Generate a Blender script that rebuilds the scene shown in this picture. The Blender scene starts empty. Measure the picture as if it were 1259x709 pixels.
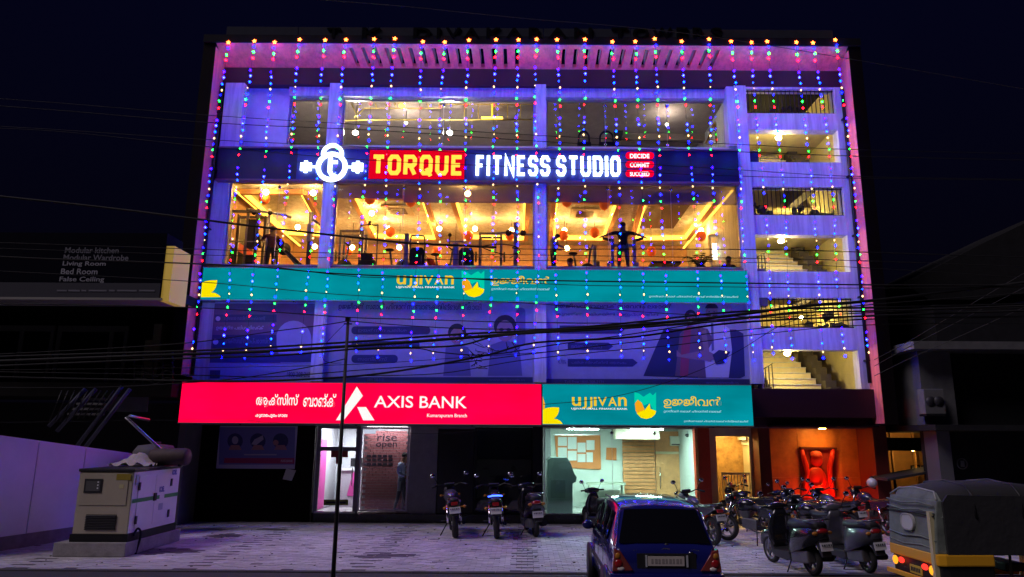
import bpy, bmesh, math, random
from mathutils import Vector, Matrix, Euler
random.seed(7)
S = bpy.context.scene
COL = S.collection
PI = math.pi
# ------------------------------------------------------------------ camera
CAM = Vector((0, -19.6, 2.4)); PITCH = math.radians(11.9); ROLL = math.radians(.35); FPX = 865.0; PPX, PPY = 645.0, 354.5
R0 = Vector((1, 0, 0)); U0 = Vector((0, -math.sin(PITCH), math.cos(PITCH))); FW = Vector((0, math.cos(PITCH), math.sin(PITCH)))
RV = R0 * math.cos(ROLL) + U0 * math.sin(ROLL); UV = U0 * math.cos(ROLL) - R0 * math.sin(ROLL)
cd = bpy.data.cameras.new('camera'); cam = bpy.data.objects.new('camera', cd); COL.objects.link(cam)
m = Matrix((RV, UV, -FW)).transposed().to_4x4(); m.translation = CAM
cam.matrix_world = m
cd.sensor_width = 36; cd.lens = FPX / 1259 * 36; cd.shift_x = (629.5 - PPX) / 1259; cd.clip_start = .1; cd.clip_end = 2000
S.camera = cam
# ------------------------------------------------------------------ world: night sky
w = bpy.data.worlds.new('World'); S.world = w; w.use_nodes = True
nt = w.node_tree; bg = nt.nodes['Background']
tc = nt.nodes.new('ShaderNodeTexCoord'); sx = nt.nodes.new('ShaderNodeSeparateXYZ'); cr = nt.nodes.new('ShaderNodeValToRGB')
nt.links.new(tc.outputs['Generated'], sx.inputs[0]); nt.links.new(sx.outputs['Z'], cr.inputs['Fac']); nt.links.new(cr.outputs['Color'], bg.inputs['Color'])
cr.color_ramp.elements[0].position = 0.12; cr.color_ramp.elements[0].color = (.0011, .0009, .0027, 1)
cr.color_ramp.elements[1].position = .7; cr.color_ramp.elements[1].color = (.0011, .0014, .011, 1)
bg.inputs['Strength'].default_value = 1.0
# one weak, wide lamp for the street lighting behind the camera
sl = bpy.data.lights.new('street_glow', 'SUN'); sl.energy = 1.05; sl.color = (1, .86, .97); sl.specular_factor = .5; sl.angle = math.radians(25)
so = bpy.data.objects.new('street_glow', sl); COL.objects.link(so); so.rotation_euler = (math.radians(42), 0, math.radians(-58)); so.location = (5, -25, 20)
S.view_settings.view_transform = 'Standard'; S.view_settings.look = 'None'; S.view_settings.exposure = 0; S.view_settings.gamma = 1
S.cycles.use_denoising = True
S.cycles.max_bounces = 8; S.cycles.diffuse_bounces = 3; S.cycles.glossy_bounces = 3; S.cycles.transparent_max_bounces = 12; S.cycles.transmission_bounces = 4
S.cycles.caustics_reflective = False; S.cycles.caustics_refractive = False; S.cycles.sample_clamp_indirect = 3
# ------------------------------------------------------------------ pixel helpers (photo pixels -> a point on a real plane)
def ray(px, py): return FW + RV * ((px - PPX) / FPX) - UV * ((py - PPY) / FPX)
def at(px, py, Y=0.0):
    v = ray(px, py); return CAM + v * ((Y - CAM.y) / v.y)
def onz(px, py, z=0.0):
    v = ray(px, py); return CAM + v * ((z - CAM.z) / v.z)
def X(px, py, Y=0.0): return at(px, py, Y).x
def Z(px, py, Y=0.0): return at(px, py, Y).z
# ------------------------------------------------------------------ materials
MT = {}
def mat(name, col=(.5, .5, .5), rough=.6, metal=0.0, em=None, es=1.0, var=0.0, vscale=4.0, bump=0.0, bscale=40.0, island=0.0, spec=.5, coat=0.0, col2=None, streak=0.0):
    if name in MT: return MT[name]
    m = bpy.data.materials.new(name); m.use_nodes = True; nt = m.node_tree; N = nt.nodes; L = nt.links; b = N['Principled BSDF']
    b.inputs['Base Color'].default_value = (*col, 1); b.inputs['Roughness'].default_value = rough; b.inputs['Metallic'].default_value = metal
    b.inputs['Specular IOR Level'].default_value = spec; b.inputs['Coat Weight'].default_value = coat
    if em: b.inputs['Emission Color'].default_value = (*em, 1); b.inputs['Emission Strength'].default_value = es
    tcn = N.new('ShaderNodeTexCoord')
    if var > 0:
        n = N.new('ShaderNodeTexNoise'); n.inputs['Scale'].default_value = vscale; n.inputs['Detail'].default_value = 6; n.inputs['Roughness'].default_value = .65
        L.new(tcn.outputs['Object'], n.inputs['Vector'])
        r = N.new('ShaderNodeMapRange'); r.inputs['From Min'].default_value = .3; r.inputs['From Max'].default_value = .7
        L.new(n.outputs['Fac'], r.inputs['Value'])
        mx = N.new('ShaderNodeMix'); mx.data_type = 'RGBA'
        mx.inputs[6].default_value = (*[c * (1 - var) for c in (col2 or col)], 1); mx.inputs[7].default_value = (*[min(1, c * (1 + var * .5)) for c in col], 1)
        L.new(r.outputs[0], mx.inputs['Factor']); L.new(mx.outputs[2], b.inputs['Base Color'])
        r2 = N.new('ShaderNodeMapRange'); r2.inputs['To Min'].default_value = max(.02, rough - .12); r2.inputs['To Max'].default_value = min(1, rough + .12)
        L.new(n.outputs['Fac'], r2.inputs['Value']); L.new(r2.outputs[0], b.inputs['Roughness'])
    if streak > 0:     # rain streaks and grime running down the surface
        mp = N.new('ShaderNodeMapping'); mp.inputs['Scale'].default_value = (5, 5, .35); n = N.new('ShaderNodeTexNoise'); n.inputs['Scale'].default_value = 1.6; n.inputs['Detail'].default_value = 7; n.inputs['Roughness'].default_value = .7
        L.new(tcn.outputs['Object'], mp.inputs[0]); L.new(mp.outputs[0], n.inputs['Vector']); r = N.new('ShaderNodeMapRange'); r.inputs['From Min'].default_value = .42; r.inputs['From Max'].default_value = .62; r.inputs['To Min'].default_value = 1; r.inputs['To Max'].default_value = 1 - streak
        L.new(n.outputs['Fac'], r.inputs['Value']); hs = N.new('ShaderNodeHueSaturation'); L.new(r.outputs[0], hs.inputs['Value'])
        src = b.inputs['Base Color'].links[0].from_socket if b.inputs['Base Color'].links else None
        if src: L.new(src, hs.inputs['Color'])
        else: hs.inputs['Color'].default_value = (*col, 1)
        L.new(hs.outputs[0], b.inputs['Base Color'])
    if island > 0:
        g = N.new('ShaderNodeNewGeometry'); hs = N.new('ShaderNodeHueSaturation'); r = N.new('ShaderNodeMapRange')
        r.inputs['To Min'].default_value = 1 - island; r.inputs['To Max'].default_value = 1 + island
        L.new(g.outputs['Random Per Island'], r.inputs['Value']); L.new(r.outputs[0], hs.inputs['Value'])
        src = b.inputs['Base Color'].links[0].from_socket if b.inputs['Base Color'].links else None
        if src: L.new(src, hs.inputs['Color'])
        else: hs.inputs['Color'].default_value = (*col, 1)
        L.new(hs.outputs[0], b.inputs['Base Color'])
    if bump > 0:
        n = N.new('ShaderNodeTexNoise'); n.inputs['Scale'].default_value = bscale; n.inputs['Detail'].default_value = 5
        L.new(tcn.outputs['Object'], n.inputs['Vector']); bp = N.new('ShaderNodeBump'); bp.inputs['Strength'].default_value = bump; bp.inputs['Distance'].default_value = .02
        L.new(n.outputs['Fac'], bp.inputs['Height']); L.new(bp.outputs[0], b.inputs['Normal'])
    MT[name] = m; return m
def emat(name, col, s=1.0, uneven=0.0):
    """a lit face: lamp, tube-lit sign skin, screen"""
    if name in MT: return MT[name]
    m = bpy.data.materials.new(name); m.use_nodes = True; nt = m.node_tree; N = nt.nodes; L = nt.links; N.clear()
    o = N.new('ShaderNodeOutputMaterial'); e = N.new('ShaderNodeEmission'); e.inputs[0].default_value = (*col, 1); e.inputs[1].default_value = s
    L.new(e.outputs[0], o.inputs[0])
    if uneven > 0:
        t = N.new('ShaderNodeTexCoord'); mp = N.new('ShaderNodeMapping'); mp.inputs['Scale'].default_value = (.55, .5, 1.3)
        n = N.new('ShaderNodeTexNoise'); n.inputs['Scale'].default_value = 1.1; n.inputs['Detail'].default_value = 3
        r = N.new('ShaderNodeMapRange'); r.inputs['From Min'].default_value = .3; r.inputs['From Max'].default_value = .7; r.inputs['To Min'].default_value = s * (1 - uneven); r.inputs['To Max'].default_value = s * (1 + uneven * .5)
        L.new(t.outputs['Object'], mp.inputs[0]); L.new(mp.outputs[0], n.inputs['Vector']); L.new(n.outputs['Fac'], r.inputs['Value']); L.new(r.outputs[0], e.inputs[1])
    MT[name] = m; return m
def glass(name, tint=(.9, .95, .95), ior=1.45, rough=0.0):
    if name in MT: return MT[name]
    m = bpy.data.materials.new(name); m.use_nodes = True; nt = m.node_tree; N = nt.nodes; L = nt.links; N.clear()
    o = N.new('ShaderNodeOutputMaterial'); t = N.new('ShaderNodeBsdfTransparent'); g = N.new('ShaderNodeBsdfGlossy'); x = N.new('ShaderNodeMixShader'); f = N.new('ShaderNodeFresnel')
    t.inputs[0].default_value = (*tint, 1); g.inputs['Roughness'].default_value = rough; f.inputs[0].default_value = ior
    L.new(f.outputs[0], x.inputs[0]); L.new(t.outputs[0], x.inputs[1]); L.new(g.outputs[0], x.inputs[2]); L.new(x.outputs[0], o.inputs[0])
    MT[name] = m; return m
# ------------------------------------------------------------------ objects
def empty(name, loc=(0, 0, 0), rz=0.0, label=None, cat=None, group=None, kind=None):
    o = bpy.data.objects.new(name, None); COL.objects.link(o); o.location = loc; o.rotation_euler = (0, 0, rz); o.empty_display_size = .2
    return tag(o, label, cat, group, kind)
def tag(o, label=None, cat=None, group=None, kind=None):
    if label: o['label'] = label
    if cat: o['category'] = cat
    if group: o['group'] = group
    if kind: o['kind'] = kind
    return o
class MB:
    def __init__(s): s.v = []; s.f = []; s.sm = []; s.mi = []; s.cur = 0
    def add(s, vs, fs, smooth=False):
        n = len(s.v); s.v += [tuple(v) for v in vs]
        for f in fs: s.f.append(tuple(i + n for i in f)); s.sm.append(smooth); s.mi.append(s.cur)
        return s
    def box(s, x0, x1, y0, y1, z0, z1, M=None):
        if x0 > x1: x0, x1 = x1, x0
        if y0 > y1: y0, y1 = y1, y0
        if z0 > z1: z0, z1 = z1, z0
        vs = [Vector(p) for p in ((x0, y0, z0), (x1, y0, z0), (x1, y1, z0), (x0, y1, z0), (x0, y0, z1), (x1, y0, z1), (x1, y1, z1), (x0, y1, z1))]
        if M: vs = [M @ v for v in vs]
        return s.add(vs, [(0, 3, 2, 1), (4, 5, 6, 7), (0, 1, 5, 4), (1, 2, 6, 5), (2, 3, 7, 6), (3, 0, 4, 7)])
    def cbox(s, c, d, rot=(0, 0, 0)):
        M = Matrix.Translation(c) @ Euler(rot).to_matrix().to_4x4()
        return s.box(-d[0] / 2, d[0] / 2, -d[1] / 2, d[1] / 2, -d[2] / 2, d[2] / 2, M)
    def tube(s, pts, r, n=8, smooth=True, caps=True):
        pts = [Vector(p) for p in pts]; k = len(pts); rs = list(r) if isinstance(r, (list, tuple)) else [r] * k
        ring = []; vs = []; prev = None
        for i, p in enumerate(pts):
            t = (pts[min(i + 1, k - 1)] - pts[max(i - 1, 0)])
            t = t.normalized() if t.length > 1e-9 else Vector((0, 0, 1))
            if prev is None:
                a = Vector((0, 0, 1)) if abs(t.z) < .9 else Vector((1, 0, 0)); u = t.cross(a).normalized()
            else:
                u = (prev - t * prev.dot(t)); u = u.normalized() if u.length > 1e-6 else t.orthogonal().normalized()
            prev = u; v = t.cross(u)
            for j in range(n):
                a = 2 * PI * j / n; vs.append(p + (u * math.cos(a) + v * math.sin(a)) * rs[i])
        fs = [(i * n + j, i * n + (j + 1) % n, (i + 1) * n + (j + 1) % n, (i + 1) * n + j) for i in range(k - 1) for j in range(n)]
        s.add(vs, fs, smooth)
        if caps: n0 = len(s.v) - k * n; s.f.append(tuple(n0 + j for j in reversed(range(n)))); s.f.append(tuple(n0 + (k - 1) * n + j for j in range(n))); s.sm += [False] * 2; s.mi += [s.cur] * 2
        return s
    def lathe(s, prof, c=(0, 0, 0), axis='z', n=24, smooth=True, sc=(1, 1, 1)):
        vs = []
        for (r, h) in prof:
            for j in range(n):
                a = 2 * PI * j / n; x, y = r * math.cos(a), r * math.sin(a)
                p = {'z': (x, y, h), 'x': (h, x, y), 'y': (x, h, y)}[axis]
                vs.append(Vector((p[0] * sc[0] + c[0], p[1] * sc[1] + c[1], p[2] * sc[2] + c[2])))
        k = len(prof)
        return s.add(vs, [(i * n + j, i * n + (j + 1) % n, (i + 1) * n + (j + 1) % n, (i + 1) * n + j) for i in range(k - 1) for j in range(n)], smooth)
    def ball(s, c, r, sc=(1, 1, 1), n=14, m=8):
        return s.lathe([(max(1e-4, r * math.sin(PI * i / m)), -r * math.cos(PI * i / m)) for i in range(m + 1)], c, 'z', n, True, sc)
    def prism(s, poly, y0, y1):
        """polygon of (x,z) pairs, extruded along y"""
        n = len(poly); vs = [Vector((p[0], y0, p[1])) for p in poly] + [Vector((p[0], y1, p[1])) for p in poly]
        return s.add(vs, [tuple(range(n)), tuple(range(2 * n - 1, n - 1, -1))] + [(i, (i + 1) % n, n + (i + 1) % n, n + i) for i in range(n)])
    def prismx(s, poly, x0, x1, smooth=False):
        """polygon of (y,z) pairs, extruded along x"""
        n = len(poly); vs = [Vector((x0, p[0], p[1])) for p in poly] + [Vector((x1, p[0], p[1])) for p in poly]
        s.add(vs, [tuple(range(n)), tuple(range(2 * n - 1, n - 1, -1))]); n0 = len(s.v) - 2 * n
        for i in range(n): s.f.append((n0 + i, n0 + (i + 1) % n, n0 + n + (i + 1) % n, n0 + n + i)); s.sm.append(smooth); s.mi.append(s.cur)
        return s
    def prismz(s, poly, z0, z1):
        n = len(poly); vs = [Vector((p[0], p[1], z0)) for p in poly] + [Vector((p[0], p[1], z1)) for p in poly]
        return s.add(vs, [tuple(range(n)), tuple(range(2 * n - 1, n - 1, -1))] + [(i, (i + 1) % n, n + (i + 1) % n, n + i) for i in range(n)])
    def mesh(s, name, mats, off=None, bevel=0, fix=True):
        me = bpy.data.meshes.new(name)
        vs = s.v if off is None else [(v[0] - off[0], v[1] - off[1], v[2] - off[2]) for v in s.v]
        me.from_pydata(vs, [], s.f)
        for mm in (mats if isinstance(mats, (list, tuple)) else [mats]): me.materials.append(mm)
        for i, p in enumerate(me.polygons): p.use_smooth = s.sm[i]; p.material_index = s.mi[i]
        if fix or bevel > 0:
            bm = bmesh.new(); bm.from_mesh(me); bmesh.ops.recalc_face_normals(bm, faces=bm.faces)
            if bevel > 0:
                ed = [e for e in bm.edges if len(e.link_faces) == 2 and e.calc_face_angle(0) > .6]
                bmesh.ops.bevel(bm, geom=ed, offset=bevel, segments=2, affect='EDGES', profile=.6, clamp_overlap=True)
            bm.to_mesh(me); bm.free()
        me.update(); return me
    def build(s, name, mats, parent=None, world=True, bevel=0, fix=True, **kw):
        """world=True: the vertices were given in world coordinates (parents are unrotated then)"""
        off = None
        if parent is not None and world:
            q = parent; off = Vector((0, 0, 0))
            while q is not None: off += Vector(q.location); q = q.parent
        me = s.mesh(name, mats, off, bevel, fix); o = bpy.data.objects.new(name, me); COL.objects.link(o)
        if parent is not None: o.parent = parent
        return tag(o, **kw)
def bx(name, m, parent, x0, x1, y0, y1, z0, z1, bevel=0, **kw): return MB().box(x0, x1, y0, y1, z0, z1).build(name, m, parent, bevel=bevel, **kw)
def copy_tree(o, parent=None):
    c = o.copy(); COL.objects.link(c); c.parent = parent
    for ch in list(o.children): copy_tree(ch, c)
    return c
def pxpoly(pts, Y): return [(at(a, b, Y).x, at(a, b, Y).z) for a, b in pts]
def flat(name, m, parent, pts, Y, t=.004, **kw):
    """a flat printed or cut shape lying on the plane y=Y (its front face), corners read off the photograph"""
    return MB().prism(pxpoly(pts, Y), Y, Y + t).build(name, m, parent, **kw)
def circ(cx, cy, r, n=24, ry=None, a0=0, a1=360):
    ry = ry or r; return [(cx + r * math.cos(math.radians(a0 + (a1 - a0) * i / n)), cy + ry * math.sin(math.radians(a0 + (a1 - a0) * i / n))) for i in range(n + (a1 - a0 < 360))]
def rrect(x0, y0, x1, y1, r, n=4):
    P = []
    for cx, cy, a in ((x1 - r, y0 + r, -90), (x1 - r, y1 - r, 0), (x0 + r, y1 - r, 90), (x0 + r, y0 + r, 180)):
        P += [(cx + r * math.cos(math.radians(a + 90 * i / n)), cy + r * math.sin(math.radians(a + 90 * i / n))) for i in range(n + 1)]
    return P
def text(name, s, m, parent, box, Y, bold=0.0, ext=.004, world=True, shear=0.0, keep=False, spacing=1.0, **kw):
    """lettering fitted to box=(x0,z0,x1,z1) in metres on the plane y=Y, facing -y"""
    c = bpy.data.curves.new('t', 'FONT'); c.body = s; c.size = 1; c.offset = bold; c.extrude = 0.5; c.resolution_u = 3; c.shear = shear; c.space_character = spacing
    t = bpy.data.objects.new('t', c); me = bpy.data.meshes.new_from_object(t); bpy.data.objects.remove(t); bpy.data.curves.remove(c)
    xs = [v.co.x for v in me.vertices]; ys = [v.co.y for v in me.vertices]
    if not xs: return None
    x0, z0, x1, z1 = box; ax, bx_, ay, by = min(xs), max(xs), min(ys), max(ys)
    kx = (x1 - x0) / (bx_ - ax); kz = (z1 - z0) / (by - ay)
    off = Vector((0, 0, 0))
    if parent is not None and world:
        q = parent
        while q is not None: off += Vector(q.location); q = q.parent
    for v in me.vertices:
        X_, Y_, Z_ = v.co; v.co = (x0 + (X_ - ax) * kx - off.x, Y + (.5 - Z_) * ext - off.y, z0 + (Y_ - ay) * kz - off.z)
    me.name = name; me.materials.clear(); me.materials.append(m)
    o = bpy.data.objects.new(name, me); COL.objects.link(o)
    if parent is not None: o.parent = parent
    return tag(o, **kw)
def ptext(name, s, m, parent, px, Y, **kw):
    """lettering fitted to the photo rectangle px=(x0,y0,x1,y1) on the plane y=Y"""
    a = at(px[0], (px[1] + px[3]) / 2, Y).x; b = at(px[2], (px[1] + px[3]) / 2, Y).x
    c = at((px[0] + px[2]) / 2, px[3], Y).z; d = at((px[0] + px[2]) / 2, px[1], Y).z
    return text(name, s, m, parent, (a, c, b, d), Y, **kw)
# block letters made of mitred strokes
c_ = .22
GL = {'T': (1, [([(-.06, 1), (1.06, 1)], 0), ([(.5, 1), (.5, -.0)], 0)]), 'O': (1, [([(c_, 0), (1 - c_, 0), (1, c_ * .8), (1, 1 - c_ * .8), (1 - c_, 1), (c_, 1), (0, 1 - c_ * .8), (0, c_ * .8)], 1)]),
      'R': (1, [([(0, -.06), (0, 1), (.8, 1), (1, .86), (1, .58), (.8, .46), (.1, .46)], 0), ([(.52, .46), (1, -.06)], 0)]),
      'Q': (1, [([(c_, 0), (1 - c_, 0), (1, c_ * .8), (1, 1 - c_ * .8), (1 - c_, 1), (c_, 1), (0, 1 - c_ * .8), (0, c_ * .8)], 1), ([(.55, .28), (1.02, -.16)], 0)]),
      'U': (1, [([(0, 1.06), (0, c_ * .8), (c_, 0), (1 - c_, 0), (1, c_ * .8), (1, 1.06)], 0)]), 'E': (.85, [([(1.05, 1), (0, 1), (0, 0), (1.05, 0)], 0), ([(.1, .5), (.85, .5)], 0)]),
      'F': (.8, [([(1.05, 1), (0, 1), (0, -.08)], 0), ([(.1, .5), (.85, .5)], 0)]), 'I': (0, [([(0, -.08), (0, 1.08)], 0)]), 'N': (1, [([(0, -.08), (0, 1), (1, 0), (1, 1.08)], 0)]),
      'S': (.95, [([(1, .76), (1, .85), (1 - c_, 1), (c_, 1), (0, .84), (0, .64), (c_, .52), (1 - c_, .48), (1, .36), (1, .16), (1 - c_, 0), (c_, 0), (0, .15), (0, .24)], 0)]),
      'D': (.95, [([(0, 0), (0, 1), (.75, 1), (1, .82), (1, .18), (.75, 0)], 1)])}
def ribbon(mb, pts, closed, w, y0, y1):
    n = len(pts); L = []; Rr = []
    for i in range(n):
        p = Vector(pts[i]); a = Vector(pts[(i - 1) % n]) if (closed or i > 0) else None; b = Vector(pts[(i + 1) % n]) if (closed or i < n - 1) else None
        d1 = (p - a).normalized() if a is not None else None; d2 = (b - p).normalized() if b is not None else None
        if d1 is None: d1 = d2
        if d2 is None: d2 = d1
        t = (d1 + d2); t = t.normalized() if t.length > 1e-5 else d1
        nn = Vector((-t.y, t.x)); n1 = Vector((-d1.y, d1.x)); k = w / 2 / max(.35, nn.dot(n1))
        L.append(p + nn * k); Rr.append(p - nn * k)
    q = L + Rr; N2 = 2 * n
    vs = [Vector((v.x, y0, v.y)) for v in q] + [Vector((v.x, y1, v.y)) for v in q]; fs = []
    for i in range(n if closed else n - 1):
        j = (i + 1) % n
        fs += [(i, j, n + j, n + i), (N2 + i, N2 + n + i, N2 + n + j, N2 + j), (i, N2 + i, N2 + j, j), (n + i, n + j, N2 + n + j, N2 + n + i)]
    if not closed: fs += [(0, n, N2 + n, N2), (n - 1, N2 + n - 1, N2 + 2 * n - 1, 2 * n - 1)]
    mb.add(vs, fs)
def blocktext(s, m, parent, x0, x1, z0, z1, Y, depth, stroke, gap, name='letter', space=.7):
    """stroke and gap as fractions of one letter width"""
    tot = 0
    for ch in s: tot += (space if ch == ' ' else GL[ch][0] + stroke + gap)
    tot -= gap; u = (x1 - x0) / tot; x = x0; H = z1 - z0; sw = stroke * u
    for ch in s:
        if ch == ' ': x += space * u; continue
        gw, st = GL[ch]; mb = MB()
        for k, (pts, cl) in enumerate(st):
            P = [(x + sw / 2 + a * gw * u, z0 + sw / 2 + b * (H - sw)) for a, b in pts]
            ribbon(mb, P, cl, sw, Y + k * .003, Y + depth - k * .003)
        mb.build(name, m, parent); x += (gw + stroke + gap) * u
# ------------------------------------------------------------------ palette
WHITE = mat('white_paint', (.72, .74, .76), .6, var=.14, vscale=1.3, streak=.3, bump=.1, bscale=60)
WARMW = mat('cream_paint', (.72, .62, .45), .7, var=.12, vscale=1.5)
PINK = mat('magenta_paint', (.97, .20, .20), .65, streak=.25, var=.25, vscale=.8, bump=.08)
MAROON = mat('maroon_paint', (.055, .010, .02), .6, var=.25, vscale=1.2, bump=.1)
DKBROWN = mat('dark_brown_cladding', (.006, .003, .004), .8, spec=.08, var=.3, vscale=2)
DARK = mat('dark_paint', (.012, .012, .018), .8, spec=.1, var=.3, vscale=2)
GREYW = mat('grey_render', (.16, .155, .16), .75, var=.25, vscale=1.5, bump=.15)
ALU = mat('aluminium', (.55, .55, .56), .35, 1.0)
STEEL = mat('painted_steel', (.45, .45, .48), .4, .6)
BLACKM = mat('black_metal', (.02, .02, .022), .4, .5)
RUBBER = mat('rubber', (.018, .018, .018), .85, bump=.2)
PLASTIC = mat('black_plastic', (.022, .022, .024), .45)
CHROME = mat('chrome', (.75, .75, .77), .15, 1.0)
CABLE = mat('cable_sheath', (.008, .008, .009), .8)
GLS = glass('window_glass', (.86, .9, .92), 1.5)
GLD = glass('tinted_glass', (.5, .52, .55), 1.5)
NAVY = mat('navy_panel', (.012, .014, .06), .45, var=.2, vscale=.7)
L_COOL = emat('cool_tube_light', (.85, 1, .95), 12)
L_WARM = emat('warm_lamp', (1, .62, .25), 60)
L_COVE = emat('cove_strip', (1, .45, .04), 7)
L_STAIR = emat('stair_lamp', (1, .76, .24), 420)
# ------------------------------------------------------------------ building
B = empty('commercial_building', (0, 0, 0), label='four storey commercial building with wide glazed front and projecting roof canopy', cat='building')
XL, XR = -9.2, 9.56                 # inner faces of the side fins
PLX = [(-5.9, -5.57), (.28, .61), (6.27, 6.62)]
zs = 13.36; zt = 12.8; zb1, zb0 = 10.74, 9.77; zg1, zg0 = 9.66, 7.16; zp1, zp0 = 6.17, 3.87
# canopy: the soffit slopes up to its front edge and is cut by slots
CF = -.66; ZF = Z(650, 54, CF)
def onsof(px, py):
    v = ray(px, py); k = (ZF - zs) / CF      # plane z = zs + k*y
    t = (zs + k * CAM.y - CAM.z) / (v.z - k * v.y); return CAM + v * t
cxl, cxr = XL + .002, XR - .002
def sofx(px, py): return onsof(px, py).x
def sofy(py): return onsof(650, py).y
Ya, Yb = sofy(60), sofy(83)
def sz(y): return zs + (ZF - zs) / CF * y
def slab4(p, th=.12):
    """four (x, y) corners on the sloped soffit plane, extruded upwards"""
    lo = [Vector((x, y, sz(y))) for x, y in p]; return MB().add(lo + [q + Vector((0, 0, th)) for q in lo], [(0, 1, 2, 3), (7, 6, 5, 4), (0, 4, 5, 1), (1, 5, 6, 2), (2, 6, 7, 3), (3, 7, 4, 0)])
can_o = slab4([(cxl, CF), (cxr, CF), (cxr, Ya), (cxl, Ya)]).build('canopy', PINK, B)
slab4([(cxl, Yb), (cxr, Yb), (cxr, .0), (cxl, .0)]).build('canopy_strip', PINK, can_o)
lf = [428.9 + 14.55 * i for i in range(15)] + [691.5 + 14.6 * i for i in range(14)]
sh_ = lambda x: x + (650 - x) * .045
prev = (cxl, cxl)
for x in lf:
    a0, a1 = sofx(x, 60), sofx(sh_(x), 83); b0, b1 = sofx(x + 5, 60), sofx(sh_(x + 5), 83)
    slab4([(prev[0], Ya), (a0, Ya), (a1, Yb), (prev[1], Yb)]).build('canopy_slat', PINK, can_o)
    up = MB()
    for (c0, c1) in ((a0 - .015, a1 - .015), (b0, b1)):
        lo = [Vector((c0, Ya, sz(Ya) + .12)), Vector((c0 + .015, Ya, sz(Ya) + .12)), Vector((c1 + .015, Yb, sz(Yb) + .12)), Vector((c1, Yb, sz(Yb) + .12))]
        up.add(lo + [q + Vector((0, 0, .22)) for q in lo], [(0, 1, 2, 3), (7, 6, 5, 4), (0, 4, 5, 1), (1, 5, 6, 2), (2, 6, 7, 3), (3, 7, 4, 0)])
    up.build('slot_lining', WHITE, can_o); prev = (b0, b1)
slab4([(prev[0], Ya), (cxr, Ya), (cxr, Yb), (prev[1], Yb)]).build('canopy_slat', PINK, can_o)
bx('fascia', DARK, B, cxl - .36, cxr + .36, CF - .06, CF - .002, ZF - .02, ZF + .22)
pt = Z(667, 34, CF - .05)
par = mat('parapet_panel', (.035, .038, .06), .8, spec=.1, var=.2)
pcuts = [277, 366, 409, 452, 560, 668, 776, 884, 1025]
for a, b in zip(pcuts[:-1], pcuts[1:]):
    bx('parapet_panel', par, B, X(a, 42, CF - .05) + .012, X(b, 42, CF - .05) - .012, CF - .02, CF + .02, ZF + .222, pt)
bx('roof', DARK, B, -9.55, 9.9, .302, 8.3, zs, zs + .2)
bx('roof_kerb', DARK, B, -9.19, 9.55, .002, .3, zs + .001, zs + .2)
bx('upper_wall', MAROON, B, XL, XR, 0, .3, zt, zs - .002)
# fins
for sgn, xi in ((-1, XL), (1, XR)):
    f = bx('side_fin', DKBROWN, B, xi, xi + sgn * .36, -.66, .3, 2.78 if sgn > 0 else 3.95, ZF)
    MB().box(xi - sgn * .012, xi, -.655, -.002, 2.8 if sgn > 0 else 3.96, zs + .3).build('fin_lining', PINK, f)
# shell: back wall, side walls, slabs
bx('back_wall', WHITE, B, -9.55, 9.9, 8.0, 8.2, 0, zs - .003)
bx('side_wall', GREYW, B, -9.55, -9.35, .302, 7.998, 0, zs - .003); bx('side_wall', GREYW, B, 9.7, 9.9, .302, 7.998, 0, zs - .003)
bx('floor_slab', WHITE, B, -9.34, 6.6, .3, 7.99, 9.95, 10.55)
bx('floor_slab', mat('gym_floor', (.42, .30, .18), .4, var=.2), B, -9.34, 6.6, .2, 7.99, 6.75, 7.02)
bx('floor_slab', GREYW, B, -9.34, 9.69, .32, 7.99, 2.78, 2.98)
bx('spandrel_wall', NAVY, B, XL, 6.9, .0, .3, zb0 - .05, zb1)
bx('spandrel_wall', GREYW, B, XL, 6.9, .0, .299, zp1 - .1, zg0)
bx('poster_floor_wall', WHITE, B, XL, 6.27, .02, .29, 3.75, zp1 - .102)
bx('spandrel_wall', MAROON, B, XL, 9.56, .05, .318, 2.7, 3.748)
# pillars (run the height of the glazed floors)
for a, b in PLX: bx('pillar', WHITE, B, a, b, -.12, .4, 3.87, zt - .002)
wl = X(277, 280, 0); wl2 = X(298, 150, 0)
bx('pier', WHITE, B, XL, wl, -.04, .35, zg0, zb0 - .052); bx('pier', WHITE, B, XL + .15, wl2, -.1, .25, zb1, zt - .002)
bx('recess_wall', mat('pale_blue_paint', (.62, .63, .78), .6, var=.15), B, wl2, X(355, 150, .3), .25, .35, zb1, zt - .002)
bx('gym_side_wall', mat('gym_side_paint', (.70, .46, .27), .8), B, -9.345, -9.30, .31, 7.69, 7.03, 9.94); bx('partition_wall', WHITE, B, 6.5, 6.62, .41, 7.99, 3, zs - .01)
# shop glazing: frame > pane
def window(x0, x1, z0, z1, y, joints=(), g=GLS, fr=ALU, fw=.05, mull=.012, name='window'):
    f = MB().box(x0, x1, y - .03, y + .03, z1 - fw, z1).box(x0, x1, y - .03, y + .03, z0, z0 + fw).box(x0, x0 + fw, y - .03, y + .03, z0 + fw, z1 - fw).box(x1 - fw, x1, y - .03, y + .03, z0 + fw, z1 - fw).build(name, fr, B)
    xs = [x0 + fw] + list(joints) + [x1 - fw]
    for a, b in zip(xs[:-1], xs[1:]):
        MB().box(a + mull / 2, b - mull / 2, y - .006, y + .006, z0 + fw + .002, z1 - fw - .002).build('pane', g, f)
    for j in joints:
        MB().box(j - mull / 2 + .001, j + mull / 2 - .001, y - .012, y + .012, z0 + fw, z1 - fw).build('joint_bar', fr, f)
        for zz in (z1 - fw - .12, z0 + fw + .12): MB().lathe([(.001, -.03), (.045, -.03), (.045, .0), (.001, .0)], (j, y - .012, zz), 'y', 12).build('glass_fitting', CHROME, f)
    return f
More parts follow.
